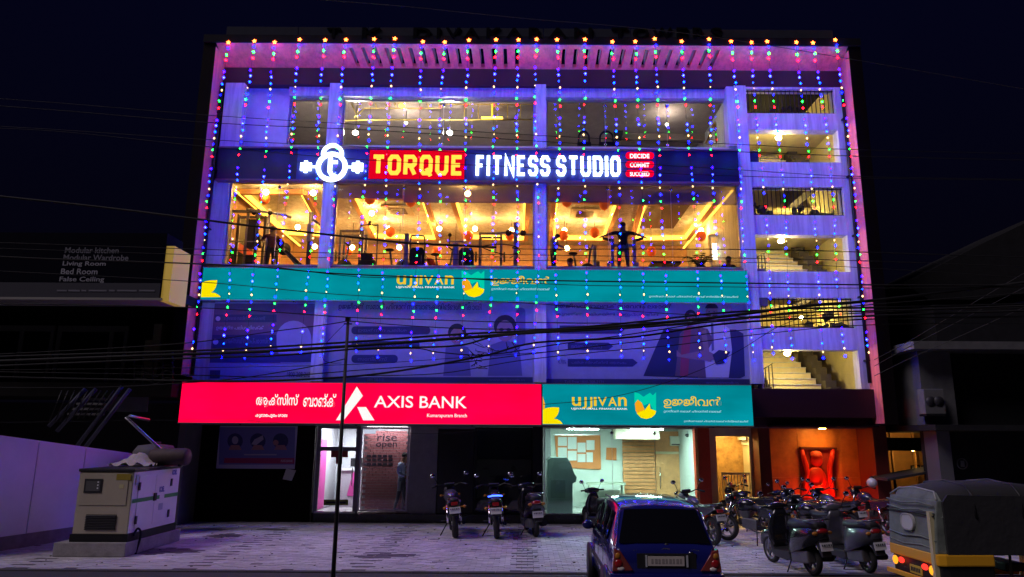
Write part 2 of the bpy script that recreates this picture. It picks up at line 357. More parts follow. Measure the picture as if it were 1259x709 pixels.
# top floor windows: white surround, header and glass
for (a, b, js) in ((X(355, 150, .3), -5.9, ()), (-5.57, .28, (X(545, 150, .3),)), (.61, 6.27, (X(744, 150, .3), X(820, 150, .3)))):
    bx('window_header', WHITE, B, a, b, .12, .3, zt - .3, zt - .003)
    bx('sill', WARMW, B, a, b, .05, .55, zb1, zb1 + .14)
    window(a, b, zb1 + .142, zt - .302, .34, js)
bx('surround', WHITE, B, 6.05, 6.268, -.06, .5, zb1 + .142, zt - .004)
# gym windows
gy = .1
window(wl, -5.9, zg0, zg1 + .06, gy, (X(340, 280, gy),)); window(-5.57, .28, zg0, zg1 + .06, gy, (X(495, 280, gy), X(570, 280, gy))); window(.61, 6.27, zg0, zg1 + .06, gy, (X(748, 280, gy), X(826, 280, gy)))
HD = mat('frosted_header_panel', (.40, .36, .44), .4); HD.node_tree.nodes['Principled BSDF'].inputs['Alpha'].default_value = .45
bx('header_panel', HD, B, X(412, 238, .3), X(495, 238, .3), .28, .31, 9.3, 9.94)
bx('header_panel', HD, B, X(497, 238, .3), .27, .28, .31, 9.18, 9.94)
bx('header_panel', HD, B, .63, X(748, 238, .3), .28, .31, 9.22, 9.94); bx('header_panel', HD, B, X(750, 238, .3), X(905, 238, .3), .28, .31, 9.16, 9.94)
# ---- stair tower
tx0, tx1 = X(935, 455, 0), X(1056, 455, 0)
ops = [(110, 140), (160, 200), (230, 265), (289, 334), (366, 403), (430, 478)]
oz = [(Z(975, b, 0), Z(975, a, 0)) for a, b in ops]
tw = MB(); tw.box(6.62, tx0, -.05, .3, 3.75, zt - .003)
bx('tower_wall', WHITE, B, 6.621, tx0, -.05, .3, 3.75, zt - .003); bx('tower_wall', WHITE, B, tx1, XR, -.05, .3, 3.75, zt - .003)
prev = zt - .004
for z0, z1 in oz:
    if prev - z1 > .02: bx('tower_wall', WHITE, B, tx0 + .001, tx1 - .001, -.045, .29, z1, prev)
    prev = z0
bx('tower_sill', WHITE, B, tx0 + .001, tx1 - .001, -.045, .29, 3.751, prev) if prev > 3.76 else None
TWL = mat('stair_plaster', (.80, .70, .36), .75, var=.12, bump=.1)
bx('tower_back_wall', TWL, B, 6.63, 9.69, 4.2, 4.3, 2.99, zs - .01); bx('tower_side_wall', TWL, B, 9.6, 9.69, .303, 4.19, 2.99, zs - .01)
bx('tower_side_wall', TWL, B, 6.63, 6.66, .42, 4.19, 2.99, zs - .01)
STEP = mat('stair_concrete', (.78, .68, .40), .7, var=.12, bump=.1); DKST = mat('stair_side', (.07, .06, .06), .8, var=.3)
for k in (1, 3, 5):
    z0, z1 = oz[k]; fl = empty('staircase', (8.2, .5, z0 - .3)); fl.parent = B; fl.location = (8.2, .5, z0 - .3)
    for i in range(9):
        q = i * .19
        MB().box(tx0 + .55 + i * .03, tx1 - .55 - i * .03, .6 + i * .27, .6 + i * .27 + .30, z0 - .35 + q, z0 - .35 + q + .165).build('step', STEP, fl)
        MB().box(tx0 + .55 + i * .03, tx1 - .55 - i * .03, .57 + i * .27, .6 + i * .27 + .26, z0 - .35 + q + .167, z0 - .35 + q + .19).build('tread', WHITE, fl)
    for sgn, xa in ((1, tx1 - .53), (-1, tx0 + .53)):
        pts = []
        for i in range(8): pts += [(.7 + i * .3, z0 - .4 + i * .22 + .28), (.7 + i * .3, z0 - .4 + (i + 1) * .22 + .28)]
        pts += [(3.2, z0 - .4)] + [(.7, z0 - .4)]
        MB().prismx(pts, xa, xa + sgn * .32).build('stringer', DKST, fl)
    rail = MB()
    for i in range(5): rail.box(tx0 + .2 + i * .1, tx0 + .225 + i * .1, .8, .825, z0 - .2, z0 + .55 + i * .05)
    rail.tube([(tx0 + .15, .8, z0 + .5), (tx0 + .65, .8, z0 + .8)], .02, 6); rail.build('handrail', BLACKM, fl)
    bx('landing_slab', TWL, B, 6.67, 9.59, .31, 4.19, z1 + .40, z1 + .47)
    bx('landing_slab', TWL, B, 6.67, 9.59, 2.9, 4.18, z0 - .56, z0 - .42)
for k in (0, 2, 4):
    z0, z1 = oz[k]; g = empty('grille', (8, .1, z0)); g.parent = B
    n = 22
    for i in range(n): MB().box(tx0 + .03 + i * (tx1 - tx0 - .06) / (n - 1) - .009, tx0 + .03 + i * (tx1 - tx0 - .06) / (n - 1) + .009, .05, .07, z0, z1).build('bar', BLACKM, g)
    MB().box(tx0, tx1, .045, .075, z0 + .02, z0 + .05).box(tx0, tx1, .045, .075, z1 - .05, z1 - .02).build('rail', BLACKM, g)
# ---- ground floor
gy2 = 1.3
bx('ground_wall', DKBROWN, B, -9.34, X(385, 580, gy2), gy2 - .05, gy2 + .15, .0, 2.777)
bx('plinth', mat('black_granite', (.012, .012, .014), .25, var=.3), B, X(386, 640, gy2), X(868, 640, gy2), gy2 - .12, gy2 + .2, -.01, Z(667, 633, gy2 - .12))
zpl = Z(667, 633, gy2 - .12); bz = zpl + .003
bx('shop_ceiling', GREYW, B, -9.3, 9.55, .32, gy2 + .15, 2.68, 2.779)
RED_C = mat('red_pillar_paint', (.55, .05, .02), .55, var=.15); DRED = mat('dark_red_paint', (.16, .02, .015), .55, var=.2)
bx('black_column', BLACKM, B, X(655, 580, 1.1), X(667.5, 580, 1.1), .95, gy2 + .1, bz, 2.679)
bx('red_pillar', RED_C, B, X(858.5, 580, 1.1), X(873, 580, 1.1), 1.0, gy2 + .3, .0, 2.679)
bx('dark_red_pillar', DRED, B, X(932, 580, .9), X(946, 580, .9), .7, gy2 + .3, .0, 2.76)
bx('dark_red_pillar', DRED, B, X(1065, 580, .9), X(1081, 580, .9), .3, gy2 + .3, .0, 2.76)
ORW = mat('orange_marble', (.62, .22, .05), .45, var=.35, vscale=2.2, bump=.12, bscale=9)
ow = empty('orange_wall', (7.5, gy2, 0)); ow.parent = B
xa, xb = X(946, 580, gy2), X(1065, 580, gy2)
for i, (pa, pb) in enumerate(((xa, xa + (xb - xa) * .31), (xa + (xb - xa) * .31 + .006, xa + (xb - xa) * .76), (xa + (xb - xa) * .76 + .006, xb))):
    for (q0, q1) in ((.0, 1.3), (1.306, 2.76)): MB().box(pa, pb, gy2, gy2 + .2, q0, q1).build('panel', ORW, ow)
bx('entrance_beam', mat('maroon_fascia', (.03, .004, .010), .5, var=.2), B, X(925, 495, -.25), X(1079, 495, -.25), -.25, .04, Z(1000, 513, -.25), Z(1000, 478, -.25))
bx('soffit', DKBROWN, B, 6.7, 9.6, -.24, .31, 2.71, 2.755)
bx('entrance_ceiling', DKBROWN, B, 6.7, 9.55, .312, gy2 + .3, 2.762, 2.778)
# doorway to the stairs
dY = 2.8
bx('stair_hall_wall', mat('brown_marble', (.42, .25, .10), .35, var=.6, vscale=3.5, bump=.05, bscale=6), B, X(866, 580, dY) - .1, X(945, 580, dY) + .2, dY, dY + .1, 0, 2.69)
bx('stair_hall_side', WARMW, B, X(872, 580, gy2) - .1, X(872, 580, gy2) - .02, gy2 + .3, dY, 0, 2.69)
bx('stair_hall_side', WARMW, B, X(932, 580, gy2) + .05, X(932, 580, gy2) + .12, gy2 + .3, dY, 0, 2.69)
bx('stair_hall_floor', GREYW, B, 4.6, 6.8, gy2, dY, -.02, .14)
df = MB()
xd0, xd1 = X(873.5, 580, gy2), X(931.5, 580, gy2)
df.box(xd0, xd0 + .2, gy2, gy2 + .08, .14, 2.68).box(xd1 - .2, xd1, gy2, gy2 + .08, .14, 2.68).box(xd0 + .2, xd1 - .2, gy2, gy2 + .08, 2.45, 2.68)
df.build('door_frame', WARMW, B)
gate = empty('gate', (X(900, 600, gy2 + .3), gy2 + .3, .14)); gate.parent = B
ga, gb = X(889, 600, gy2 + .3), X(922, 600, gy2 + .3)
for i in range(10):
    xx = ga + (gb - ga) * i / 9; MB().box(xx - .012, xx + .012, gy2 + .29, gy2 + .31, .16, 1.35).build('bar', WHITE, gate)
MB().box(ga - .03, gb + .03, gy2 + .285, gy2 + .315, 1.35, 1.42).box(ga - .03, gb + .03, gy2 + .286, gy2 + .314, .3, .35).build('rail', WHITE, gate)
fl = empty('staircase', (6.3, 2.2, 1.5)); fl.parent = B
for i in range(7):
    xx = X(905 + i * 4.0, 560, 2.3); MB().box(xx, xx + .16, 1.9, 2.7, 2.62 - i * .14, 2.72 - i * .14).build('step', WHITE, fl)
bx('hall_lamp', emat('hall_lamp', (1, .66, .18), 130), B, X(885, 530, 2.0), X(915, 530, 2.0), 1.9, 2.1, 2.62, 2.66)
# ---- bank unit under the red sign
bxl, bxm, bxr = X(388, 580, gy2), X(441, 580, gy2), X(502, 580, gy2)
zl0, zl1 = Z(440, 632, gy2), Z(440, 527, gy2)
bx('bank_wall', mat('bank_grey', (.26, .25, .27), .6, var=.2), B, bxr + .02, X(537, 580, gy2), gy2, gy2 + .12, bz, 2.679)
bx('bank_wall', mat('bank_grey'), B, X(537, 580, gy2), X(583, 580, gy2), gy2, gy2 + .119, Z(560, 527, gy2), 2.678)
dark_in = mat('unlit_interior', (.12, .12, .13), .8)
bx('unlit_room_wall', dark_in, B, X(528, 580, 2.6), X(665, 580, 2.6) + .3, 2.6, 2.7, bz, 2.67)
window(X(583, 580, gy2), X(655, 580, gy2), bz, 2.66, gy2 + .04, (), GLS, BLACKM, name='shop_window')
bx('door_leaf', mat('door_black', (.012, .012, .016), .35), B, X(538, 580, gy2), X(582, 580, gy2), gy2 + .05, gy2 + .1, bz, Z(560, 528, gy2))
rb = 3.6     # back of the lit bank room
bx('bank_room_wall', mat('bank_white', (.75, .72, .74), .6), B, X(380, 580, rb), X(515, 580, rb) + .5, rb, rb + .1, bz, 2.67)
bx('bank_room_side', mat('bank_white'), B, bxl - .08, bxl - .02, gy2 + .13, rb - .01, bz, 2.67); bx('pink_band', mat('bank_pink', (.75, .10, .40), .5), B, bxl - .019, bxl - .01, gy2 + .3, gy2 + 1.1, bz + .05, 2.3)
bx('bank_room_side', mat('bank_white'), B, bxr + .03, bxr + .09, gy2 + .13, rb - .01, bz, 2.67)
bx('bank_room_floor', mat('bank_floor', (.55, .5, .5), .3), B, bxl, bxr + .02, gy2 + .2, rb - .01, bz - .1, bz + .02)
bx('bank_room_partition', mat('bank_white'), B, bxm - .02, bxm + .03, gy2 + .5, rb - .01, bz, 2.67)
bx('bank_ceiling_light', emat('bank_tube', (.9, .93, 1), 55), B, bxl + .2, bxm - .2, 1.9, 2.5, 2.62, 2.66)
bx('bank_ceiling_light', emat('bank_tube_soft', (1, .88, .95), 26), B, bxm + .15, bxr - .08, 1.37, 1.46, 2.62, 2.66)
# glazed door with transom
d = empty('glass_door', (bxl, gy2, bz)); d.parent = B
FR = mat('grey_door_frame', (.2, .19, .21), .4, .5)
zt_ = Z(415, 549, gy2); fm = MB()
fm.box(bxl, bxl + .1, gy2 - .02, gy2 + .08, bz, zl1 + .12).box(bxm - .12, bxm - .002, gy2 - .02, gy2 + .08, bz, zl1 + .12).box(bxl + .1, bxm - .12, gy2 - .02, gy2 + .08, zl1, zl1 + .12).box(bxl + .1, bxm - .12, gy2 - .018, gy2 + .078, zt_ - .12, zt_)
fm.build('door_frame', FR, d); MB().box(bxl + .1, bxm - .12, gy2 + .02, gy2 + .03, bz + .05, zt_ - .122).build('pane', GLS, d); MB().box(bxl + .1, bxm - .12, gy2 + .02, gy2 + .03, zt_ + .002, zl1 - .002).build('pane', GLS, d)
MB().tube([(bxm - .17, gy2 - .06, 1.0), (bxm - .17, gy2 - .06, 1.5)], .014, 8).build('handle', CHROME, d)
MB().box(bxl + .05, bxm - .05, gy2 - .06, gy2 + .06, bz - .0, bz + .048).build('threshold', ALU, d)
# film covered pane with lattice behind
d2 = empty('display_window', (bxm, gy2, bz)); d2.parent = B
MB().box(bxm, bxm + .05, gy2, gy2 + .06, bz + .05, zl1 + .06).box(bxr - .05, bxr, gy2, gy2 + .06, bz + .05, zl1 + .06).box(bxm + .05, bxr - .05, gy2, gy2 + .06, bz + .05, bz + .1).box(bxm + .05, bxr - .05, gy2, gy2 + .06, zl1 + .01, zl1 + .06).build('window_frame', mat('pale_frame', (.6, .6, .64), .5), d2)
MB().box(bxm + .05, bxr - .05, gy2 + .03, gy2 + .04, bz + .102, zl1 + .008).build('pane', GLS, d2)
bx('bank_frame_head', FR, B, bxl, bxr + .02, gy2 - .03, gy2 + .1, zl1 + .121, 2.679)
RDW = mat('red_brick_wall', (.55, .22, .22), .7, var=.2)
bkw = empty('brick_screen', (bxm, gy2 + .42, bz)); bkw.parent = B
bkm = None; rows = 30; cols = 9; wB = (bxr + .3 - bxm) / cols; hB = (2.55 - bz) / rows
for r in range(rows):
    for c in range(cols):
        x0 = bxm + .03 + (c + (.5 if r % 2 else 0)) * wB
        o = bpy.data.objects.new('brick', bkm) if bkm else MB().box(0, wB - .01, 0, .05, 0, hB - .008).build('brick', RDW, None)
        if bkm is None: bkm = o.data
        else: COL.objects.link(o)
        o.parent = bkw; o.location = (x0 - bxm, random.uniform(0, .008), r * hB)
        if x0 + wB > bxr + .03: bpy.data.objects.remove(o)
bx('screen_backing', WHITE, B, bxm + .04, bxr, gy2 + .5, gy2 + .53, bz, 2.6)
# printed film on the pane: tilted sheet strip and window sticker
flat('film_header', emat('film_glow', (.55, .6, .75), 1.0), d2, [(448, 528), (462, 528), (462, 533), (448, 533)], gy2 + .028)  # pale film strip is made to glow by itself, without a lamp
NUM = mat('rack_dark', (.03, .02, .04), .6)
for (r, c) in [(r, c) for r in range(3) for c in range(5)]:
    flat('poster_tile', NUM, d2, [(451 + c * 6.6, 559 + r * 5), (456 + c * 6.6, 559 + r * 5), (456 + c * 6.6, 562 + r * 5), (451 + c * 6.6, 562 + r * 5)], gy2 + .41)
ptext('lettering', 'rise', NUM, d2, (464, 533, 488, 542), gy2 + .41); ptext('lettering', 'open', NUM, d2, (462, 544, 488, 552), gy2 + .41)
# things on the door glass and behind it
flat('door_sign', mat('door_sign_red', (.25, .02, .02), .5), d, [(407, 554), (428, 554), (428, 562), (421, 562), (421, 570), (413, 570), (413, 562), (407, 562)], gy2 + .005)
flat('pull_sign', mat('olive_sticker', (.16, .2, .02), .5), d, [(398, 614), (428, 614), (428, 621), (398, 621)], gy2 + .006)
flat('worn_print_line', mat('dark_ink', (.01, .01, .03)), d, [(401, 616.4), (425, 616.4), (425, 618.6), (401, 618.6)], gy2 + .004, t=.001)
cnt = empty('service_counter', (bxl + .5, 2.9, bz + .02), label='pale bank counter with a pink slanted stripe behind the glazed door', cat='counter')
MB().box(bxl + .35, bxm - .1, 2.7, 3.1, bz + .02, 1.35).build('counter_body', mat('counter_grey', (.6, .55, .6), .4), cnt)
MB().box(bxl + .3, bxm - .06, 2.66, 3.14, 1.35, 1.4).build('counter_top', mat('bank_white'), cnt)
MB().prism([(bxl + .6, .6), (bxl + .8, .6), (bxm - .3, 1.3), (bxm - .5, 1.3)], 2.685, 2.698).build('stripe', mat('bank_pink'), cnt)
mon = empty('desk_monitor', (bxm - .4, 2.85, 1.4), label='small dark computer monitor on the bank counter', cat='monitor')
MB().box(bxm - .62, bxm - .25, 2.86, 2.89, 1.46, 1.72).build('screen', BLACKM, mon); MB().box(bxm - .46, bxm - .4, 2.84, 2.92, 1.402, 1.47).build('stand', BLACKM, mon)
# ---- bank unit under the lower teal sign
ra, rbx = X(668.5, 580, gy2), X(858, 580, gy2); rY = 3.9
window(ra, rbx, bz, 2.67, gy2 + .03, (X(753, 580, gy2 + .03), X(806, 580, gy2 + .03)), glass('clear_shop_glass', (.85, .97, .93), 1.5), ALU, fw=.03, name='shop_window')
MINT = mat('mint_white', (.74, .80, .74), .65, var=.06)
bx('office_wall', MINT, B, ra - .3, rbx + .6, rY, rY + .1, bz - .1, 2.67); bx('office_side', MINT, B, ra - .12, ra - .05, gy2 + .1, rY, bz - .1, 2.67); bx('office_side', MINT, B, rbx + .02, rbx + .08, gy2 + .31, rY, bz - .1, 2.67)
bx('office_floor', mat('office_floor', (.6, .6, .58), .25, var=.1), B, ra, rbx, gy2 + .2, rY, bz - .1, bz - .02)
for xx in (1.3, 3.2): bx('ceiling_light', emat('office_tube', (.80, 1, .95), 85), B, xx, xx + .9, 1.5, 1.9, 2.62, 2.665)
bx('ceiling_duct', mat('duct_beige', (.55, .5, .38), .6), B, X(755, 535, 2.8), X(808, 535, 2.8), 2.4, 3.2, 2.35, 2.66)
sh = empty('rolling_shutter', (X(784, 570, rY - .1), rY - .1, 0)); sh.parent = B
sx0, sx1 = X(766, 580, rY - .1), X(806, 580, rY - .1); WD = mat('varnished_wood', (.78, .34, .14), .45, var=.3, vscale=3)
for i in range(20): MB().box(sx0, sx1, rY - .1, rY - .05, .2 + i * .115, .2 + i * .115 + .1).build('slat', WD, sh)
bx('wood_panel', mat('light_wood', (.85, .42, .18), .45, var=.25), B, sx1 + .02, X(841, 580, rY - .1), rY - .08, rY - .03, .15, Z(820, 558, rY))
bx('wood_panel', WD, B, sx1 + .02, X(841, 580, rY - .1), rY - .085, rY - .03, Z(820, 555, rY), 2.6)
bx('door_lintel', mat('pale_wood', (.8, .68, .45), .5), B, sx1 + .02, X(841, 580, rY - .1), rY - .12, rY - .03, Z(820, 558, rY), Z(820, 555, rY) - .003)
MB().tube([(X(812, 590, rY - .15), rY - .14, Z(812, 600, rY)), (X(812, 590, rY - .15), rY - .14, Z(812, 574, rY))], .015, 6).build('handle', CHROME, B)
# ------------------------------------------------------------------ ground
PAV = mat('paving_block', (.55, .52, .55), .7, var=.3, vscale=1.2, island=.17, bump=.15, bscale=80)
PAVD = mat('dark_paving_block', (.10, .085, .11), .7, var=.25, vscale=1.5, island=.25, bump=.15)
BED = mat('paving_bed', (.06, .05, .055), .9)
gx0, gx1, gya, gyb = -13.0, 12.0, -6.0, 1.18
MB().box(gx0, gx1, gya, 1.5, -.12, -.025).build('forecourt', BED, None, kind='structure')
fc = bpy.data.objects['forecourt']
MB().box(-400, 400, -60, 600, -.4, -.16).build('ground', mat('bare_ground', (.05, .045, .045), .95, var=.3), None, kind='structure')
MB().box(-200, 200, -40, gya - .16, -.158, -.02).build('road', mat('asphalt', (.05, .05, .052), .85, var=.3, vscale=3, bump=.4, bscale=120), None, kind='structure')
kb = MB()
for i in range(50): kb.box(gx0 + i * .5 + .004, gx0 + i * .5 + .496, gya - .14, gya - .004, -.15, .0)
kb.build('kerb', mat('kerb_concrete', (.09, .085, .09), .9, var=.3, island=.2), None, kind='structure')
PW, PH = .22, .11; lad = [-9.3, -6.15, -3.05, .05, 3.15, 6.2]
stain = [(-7.3, -1.6, .5, .35), (-7.7, -4.0, .8, .45), (-2.9, -4.4, .65, .35), (-6.6, -.4, .5, .2), (3.2, -3.2, .5, .3)]
mbs = [MB(), MB()]; shared = [None, None]; count = 0
row = 0; y = gya
while y < gyb:
    x = gx0 + (PW / 2 if row % 2 else 0)
    while x < gx1:
        dk = 0
        if row % 3 == 0 and any(abs(x + PW / 2 - l) < .2 for l in lad): dk = 1
        for (sx_, sy_, ra_, rb_) in stain:
            if ((x - sx_) / ra_) ** 2 + ((y - sy_) / rb_) ** 2 < random.uniform(.5, 1.2): dk = 1
        if random.random() < .012: dk = 1
        vis = abs(x + .55 - .3) < 9.5
        dz = random.uniform(-.004, .004)
        if count < 300 and row < 6 and -9.6 < x < 2.0 and (row % 2 == 0 or True):
            me = shared[dk]
            if me is None:
                me = MB().box(.004, PW - .004, .004, PH - .004, -.03, 0).mesh('paver', [PAV, PAVD][dk]); shared[dk] = me
            o = bpy.data.objects.new('paver', me); COL.objects.link(o); o.parent = fc; o.location = (x, y, dz); count += 1
        else:
            mbs[dk].box(x + .004, x + PW - .004, y + .004, y + PH - .004, -.03, dz)
        x += PW
    y += PH; row += 1
mbs[0].build('paving_blocks', PAV, fc, fix=False, kind='stuff'); mbs[1].build('dark_paving_blocks', PAVD, fc, fix=False, kind='stuff')
# litter and grit scattered over the paving
lt = MB()
for i in range(260):
    x, y = random.uniform(-9.5, 9), random.uniform(-5.9, 1.0); q = random.uniform(.008, .03)
    lt.cbox((x, y, .006 + q * .2), (q * random.uniform(.8, 2.2), q, q * .4), (random.uniform(-.3, .3), 0, random.uniform(0, 3)))
lt.build('grit', mat('grit', (.06, .05, .045), .9, island=.9), None, kind='stuff', label='grit and small litter scattered over the paving', fix=False)
lt = MB()
for i in range(22):
    x, y = random.uniform(-8, 3), random.uniform(-5.8, .6); lt.cbox((x, y, .012), (random.uniform(.03, .07), random.uniform(.03, .05), .008), (random.uniform(-.2, .2), random.uniform(-.2, .2), random.uniform(0, 3)))
lt.build('paper_scraps', mat('paper_scrap', (.6, .58, .55), .8), None, kind='stuff', label='small pale paper scraps on the paving', fix=False)
# ------------------------------------------------------------------ signs
def lightbox(label, px, Y, m, depth=.22, frame=None):
    cx = (px[0] + px[2]) / 2; cy = (px[1] + px[3]) / 2
    x0, x1 = X(px[0], cy, Y), X(px[2], cy, Y); z0, z1 = Z(cx, px[3], Y), Z(cx, px[1], Y)
    s = empty('lightbox_sign', ((x0 + x1) / 2, Y, z0), label=label, cat='sign')
    MB().box(x0 + .01, x1 - .01, Y + .012, Y + depth, z0 + .01, z1 - .01).build('sign_case', frame or DARK, s)
    MB().box(x0, x1, Y, Y + .01, z0, z1).build('sign_face', m, s)
    MB().box(x0 - .01, x1 + .01, Y - .012, Y + .06, z1 + .001, z1 + .022).build('edge_trim', STEEL, s); MB().box(x0 - .01, x1 + .01, Y - .012, Y + .06, z0 - .022, z0 - .001).build('edge_trim', STEEL, s)
    for k in range(3): MB().lathe([(.001, -.03), (.03, -.03), (.03, .0), (.001, .0)], (x0 + (x1 - x0) * (.17 + .32 * k), Y + .03, z0 - .025), 'z', 8).build('fixing_bolt', BLACKM, s)
    return s
TEAL = emat('teal_sign_skin', (.0, .27, .33), 1.0, .25); REDS = emat('red_sign_skin', (1.0, .0, .048), 1.35, .3)
YEL = emat('yellow_print', (1, .80, .0), .95); ORA = emat('orange_print', (1, .42, .01), .9); GRN = emat('green_print', (.0, .75, .5), .8); WHP = emat('white_print', (1, .97, .95), 1.0)
GOLD = emat('gold_print', (.95, .62, .03), .9); LBL = emat('pale_print', (.35, .75, .85), .9)
def ujj(s, Y, name_box, logo_box, mal_box, tiny):
    x0, y0, x1, y1 = name_box; n = 'uJJIVAn'; wd = [1.25, .7, .7, .5, 1.25, 1.2, 1.2]; tot = sum(wd); p = x0
    for ch, ww in zip(n, wd):
        a = p + .07 * (x1 - x0) / tot; b = p + (ww - .1) * (x1 - x0) / tot; yb = y1 + (3.2 if ch == 'J' else 0)
        ptext('letter', ch, GOLD, s, (a, y0, b, yb), Y - .006, bold=.015); p += ww * (x1 - x0) / tot
    ptext('lettering', 'UJJIVAN SMALL FINANCE BANK', WHP, s, (x0, y1 + 2.2, x1, y1 + 5), Y - .006, bold=.01)
    a, b, c, d = logo_box; L = lambda P: [(a + (c - a) * u, b + (d - b) * v) for u, v in P]
    flat('logo_leaf', GRN, s, L([(0, 0), (.22, .05), (.42, .17), (.55, .1), (.72, .02), (.85, .12), (1, .0), (1, .68), (.9, .72), (.7, .4), (.45, .5), (.2, .28), (0, .4)]), Y - .005)
    flat('logo_petal', ORA, s, L([(0.02, .42), (.16, .28), (.34, .4), (.46, .62), (.46, .95), (.22, .88), (.06, .7)]), Y - .009)
    flat('logo_petal', YEL, s, L([(.1, .78), (.48, .66), (.7, .42), (.74, .62), (1, .7), (.96, .82), (.8, .94), (.55, 1), (.3, .95)]), Y - .013)
    a, b, c, d = mal_box
    ptext('lettering', 'ഉജജീവൻ', GOLD, s, (a, b, c, d), Y - .006, bold=.008, spacing=.97)
    ptext('lettering', 'ഉജജീവൻ സമാൾ ഫിനാൻസ് ബാങക്', LBL, s, (a, d + 2.5, c, d + 6), Y - .006, bold=.02)
    ptext('lettering', 'ഉജജീവൻ സമാൾ ഫിനാൻസ് ബാങക് രജിസ്ട്രേഡ് ഓഫീസ്', LBL, s, tiny, Y - .006, bold=.02)
Yt = -.22
s = lightbox('long teal lightbox sign across the whole front below the gym windows', (248, 331, 919.5, 370), Yt, TEAL)
flat('flower_print', YEL, s, [(248.5, 347.5), (252, 345.6), (258, 344.5), (267, 344.2), (266.5, 349), (265, 353.5), (262.5, 357.2), (259.5, 359.4), (264, 359.8), (268, 361.8), (271.5, 365), (247, 365.2)], Yt - .005)
ujj(s, Yt, (487, 338.5, 559, 349.5), (567.5, 332.5, 595.5, 365.3), (604, 339, 676, 351), (798, 363.2, 908, 366))
Yl = -.62
s = lightbox('shorter teal lightbox sign to the right of the red bank sign', (667, 473, 925, 522.5), Yl, TEAL)
flat('flower_print', ORA, s, [(667.3, 487), (670, 496), (669.5, 508), (667.3, 508)], Yl - .005)
flat('flower_print', YEL, s, [(667.3, 504), (670, 502), (674, 501), (680, 500.4), (687.5, 500.8), (687.2, 505), (686, 509), (684, 512), (681, 514.5), (685, 515.2), (689, 517.5), (692, 521), (667.3, 521)], Yl - .009)
ujj(s, Yl, (702.5, 488, 771.5, 499), (780, 482, 806.7, 515), (816, 487, 887, 501.5), (841, 516.4, 920, 519.4))
s = lightbox('long red lightbox bank sign over the left half of the ground floor', (221.5, 471, 665.5, 520.5), Yl, REDS)
flat('logo_stroke', WHP, s, [(438.7, 475), (446, 486.5), (422.5, 516.5), (413, 516.5)], Yl - .005)
flat('logo_stroke', WHP, s, [(439.3, 500.3), (450, 500.3), (460.3, 516.5), (446.5, 516.5)], Yl - .005)
ptext('lettering', 'AXIS', WHP, s, (460, 486.5, 508, 501), Yl - .006, bold=.008); ptext('lettering', 'BANK', WHP, s, (516, 487, 574, 501.5), Yl - .006, bold=.008)
ptext('lettering', 'Kumarapuram Branch', WHP, s, (525, 508.5, 574, 514), Yl - .006, bold=.01)
ptext('lettering', 'ആക്സിസ്', WHP, s, (315, 484, 367, 501), Yl - .006, bold=.015); ptext('lettering', 'ബാങ്ക്', WHP, s, (373, 484, 413, 500), Yl - .006, bold=.015)
ptext('lettering', 'കുമാരപുരം ശാഖ', WHP, s, (314, 509, 353, 513.5), Yl - .006, bold=.03)
# gym sign
Yg = -.2
x0, x1 = X(268, 203, Yg), X(908, 203, Yg); z0, z1 = Z(600, 222, Yg), Z(600, 184, Yg)
s = empty('gym_sign', ((x0 + x1) / 2, Yg, z0), label='dark blue gym sign band with glowing red and white letters', cat='sign')
SGP = mat('glow_blue_panel', (.035, .05, .22), .5, var=.15)  # navy made bluer behind the letters, putting their glow into the colour
xb1, xb2, xb3 = X(372, 203, Yg), X(575, 203, Yg), X(806, 203, Yg)
for a, b in ((x0, X(365, 203, Yg)), (X(365, 203, Yg) + .004, X(452, 203, Yg)), (X(452, 203, Yg) + .004, xb2), (xb2 + .004, xb3), (xb3 + .004, x1)):
    MB().box(a, b, Yg, Yg + .15, z0, z1).build('sign_panel', SGP if b > xb1 and a < xb3 - .1 else NAVY, s)
MB().box(x0 - .02, x1 + .02, Yg - .05, Yg + .16, z1 + .001, z1 + .04).box(x0 - .02, x1 + .02, Yg - .05, Yg + .16, z0 - .05, z0 - .001).build('trim', mat('brown_trim', (.18, .10, .12), .5), s)
RLIT = emat('red_letter_back', (1, .0, .02), .75); LYEL = emat('orange_yellow_letter', (1, .50, .05), 1.7); LWHT = emat('blue_white_letter', (.62, .78, 1), 4.5); LRED = emat('red_pill', (1, .0, .03), 1.1)
MB().box(X(454, 203, Yg), X(571, 203, Yg), Yg - .03, Yg - .002, Z(512, 220, Yg), Z(512, 185, Yg)).build('letter_backing', RLIT, s)
blocktext('TORQUE', LYEL, s, X(457, 203, Yg - .1), X(569, 203, Yg - .1), Z(512, 214.5, Yg - .1), Z(512, 190, Yg - .1), Yg - .1, .05, .42, .32)
blocktext('FITNESS STUDIO', LWHT, s, X(585, 203, Yg - .1), X(763, 203, Yg - .1), Z(674, 215.5, Yg - .1), Z(674, 191, Yg - .1), Yg - .1, .05, .42, .30, space=.55)
for i, t in enumerate(('DECIDE', 'COMMIT', 'SUCCEED')):
    ya = 187.6 + i * 11
    mb = MB(); P = rrect(X(769, ya, Yg), Z(780, ya + 8, Yg), X(803.5, ya, Yg), Z(780, ya, Yg), .09)
    mb.prism(P, Yg - .06, Yg - .01).build('red_pill', LRED, s)
    ptext('lettering', t, emat('white_letter', (1, .9, .95), 1.5), s, (774.5, ya + 1.2, 798.5, ya + 6.8), Yg - .07, bold=.03)
def ring(mb, cx, cy, r0, r1, a0, a1, Y, t=.05, n=36):
    cl = (a1 - a0 >= 360); P = [(cx + r0 * math.cos(math.radians(a0 + (a1 - a0) * i / n)), cy + r0 * math.sin(math.radians(a0 + (a1 - a0) * i / n))) for i in range(n + (0 if cl else 1))]
    ribbon(mb, P, cl, r1, Y, Y + t)
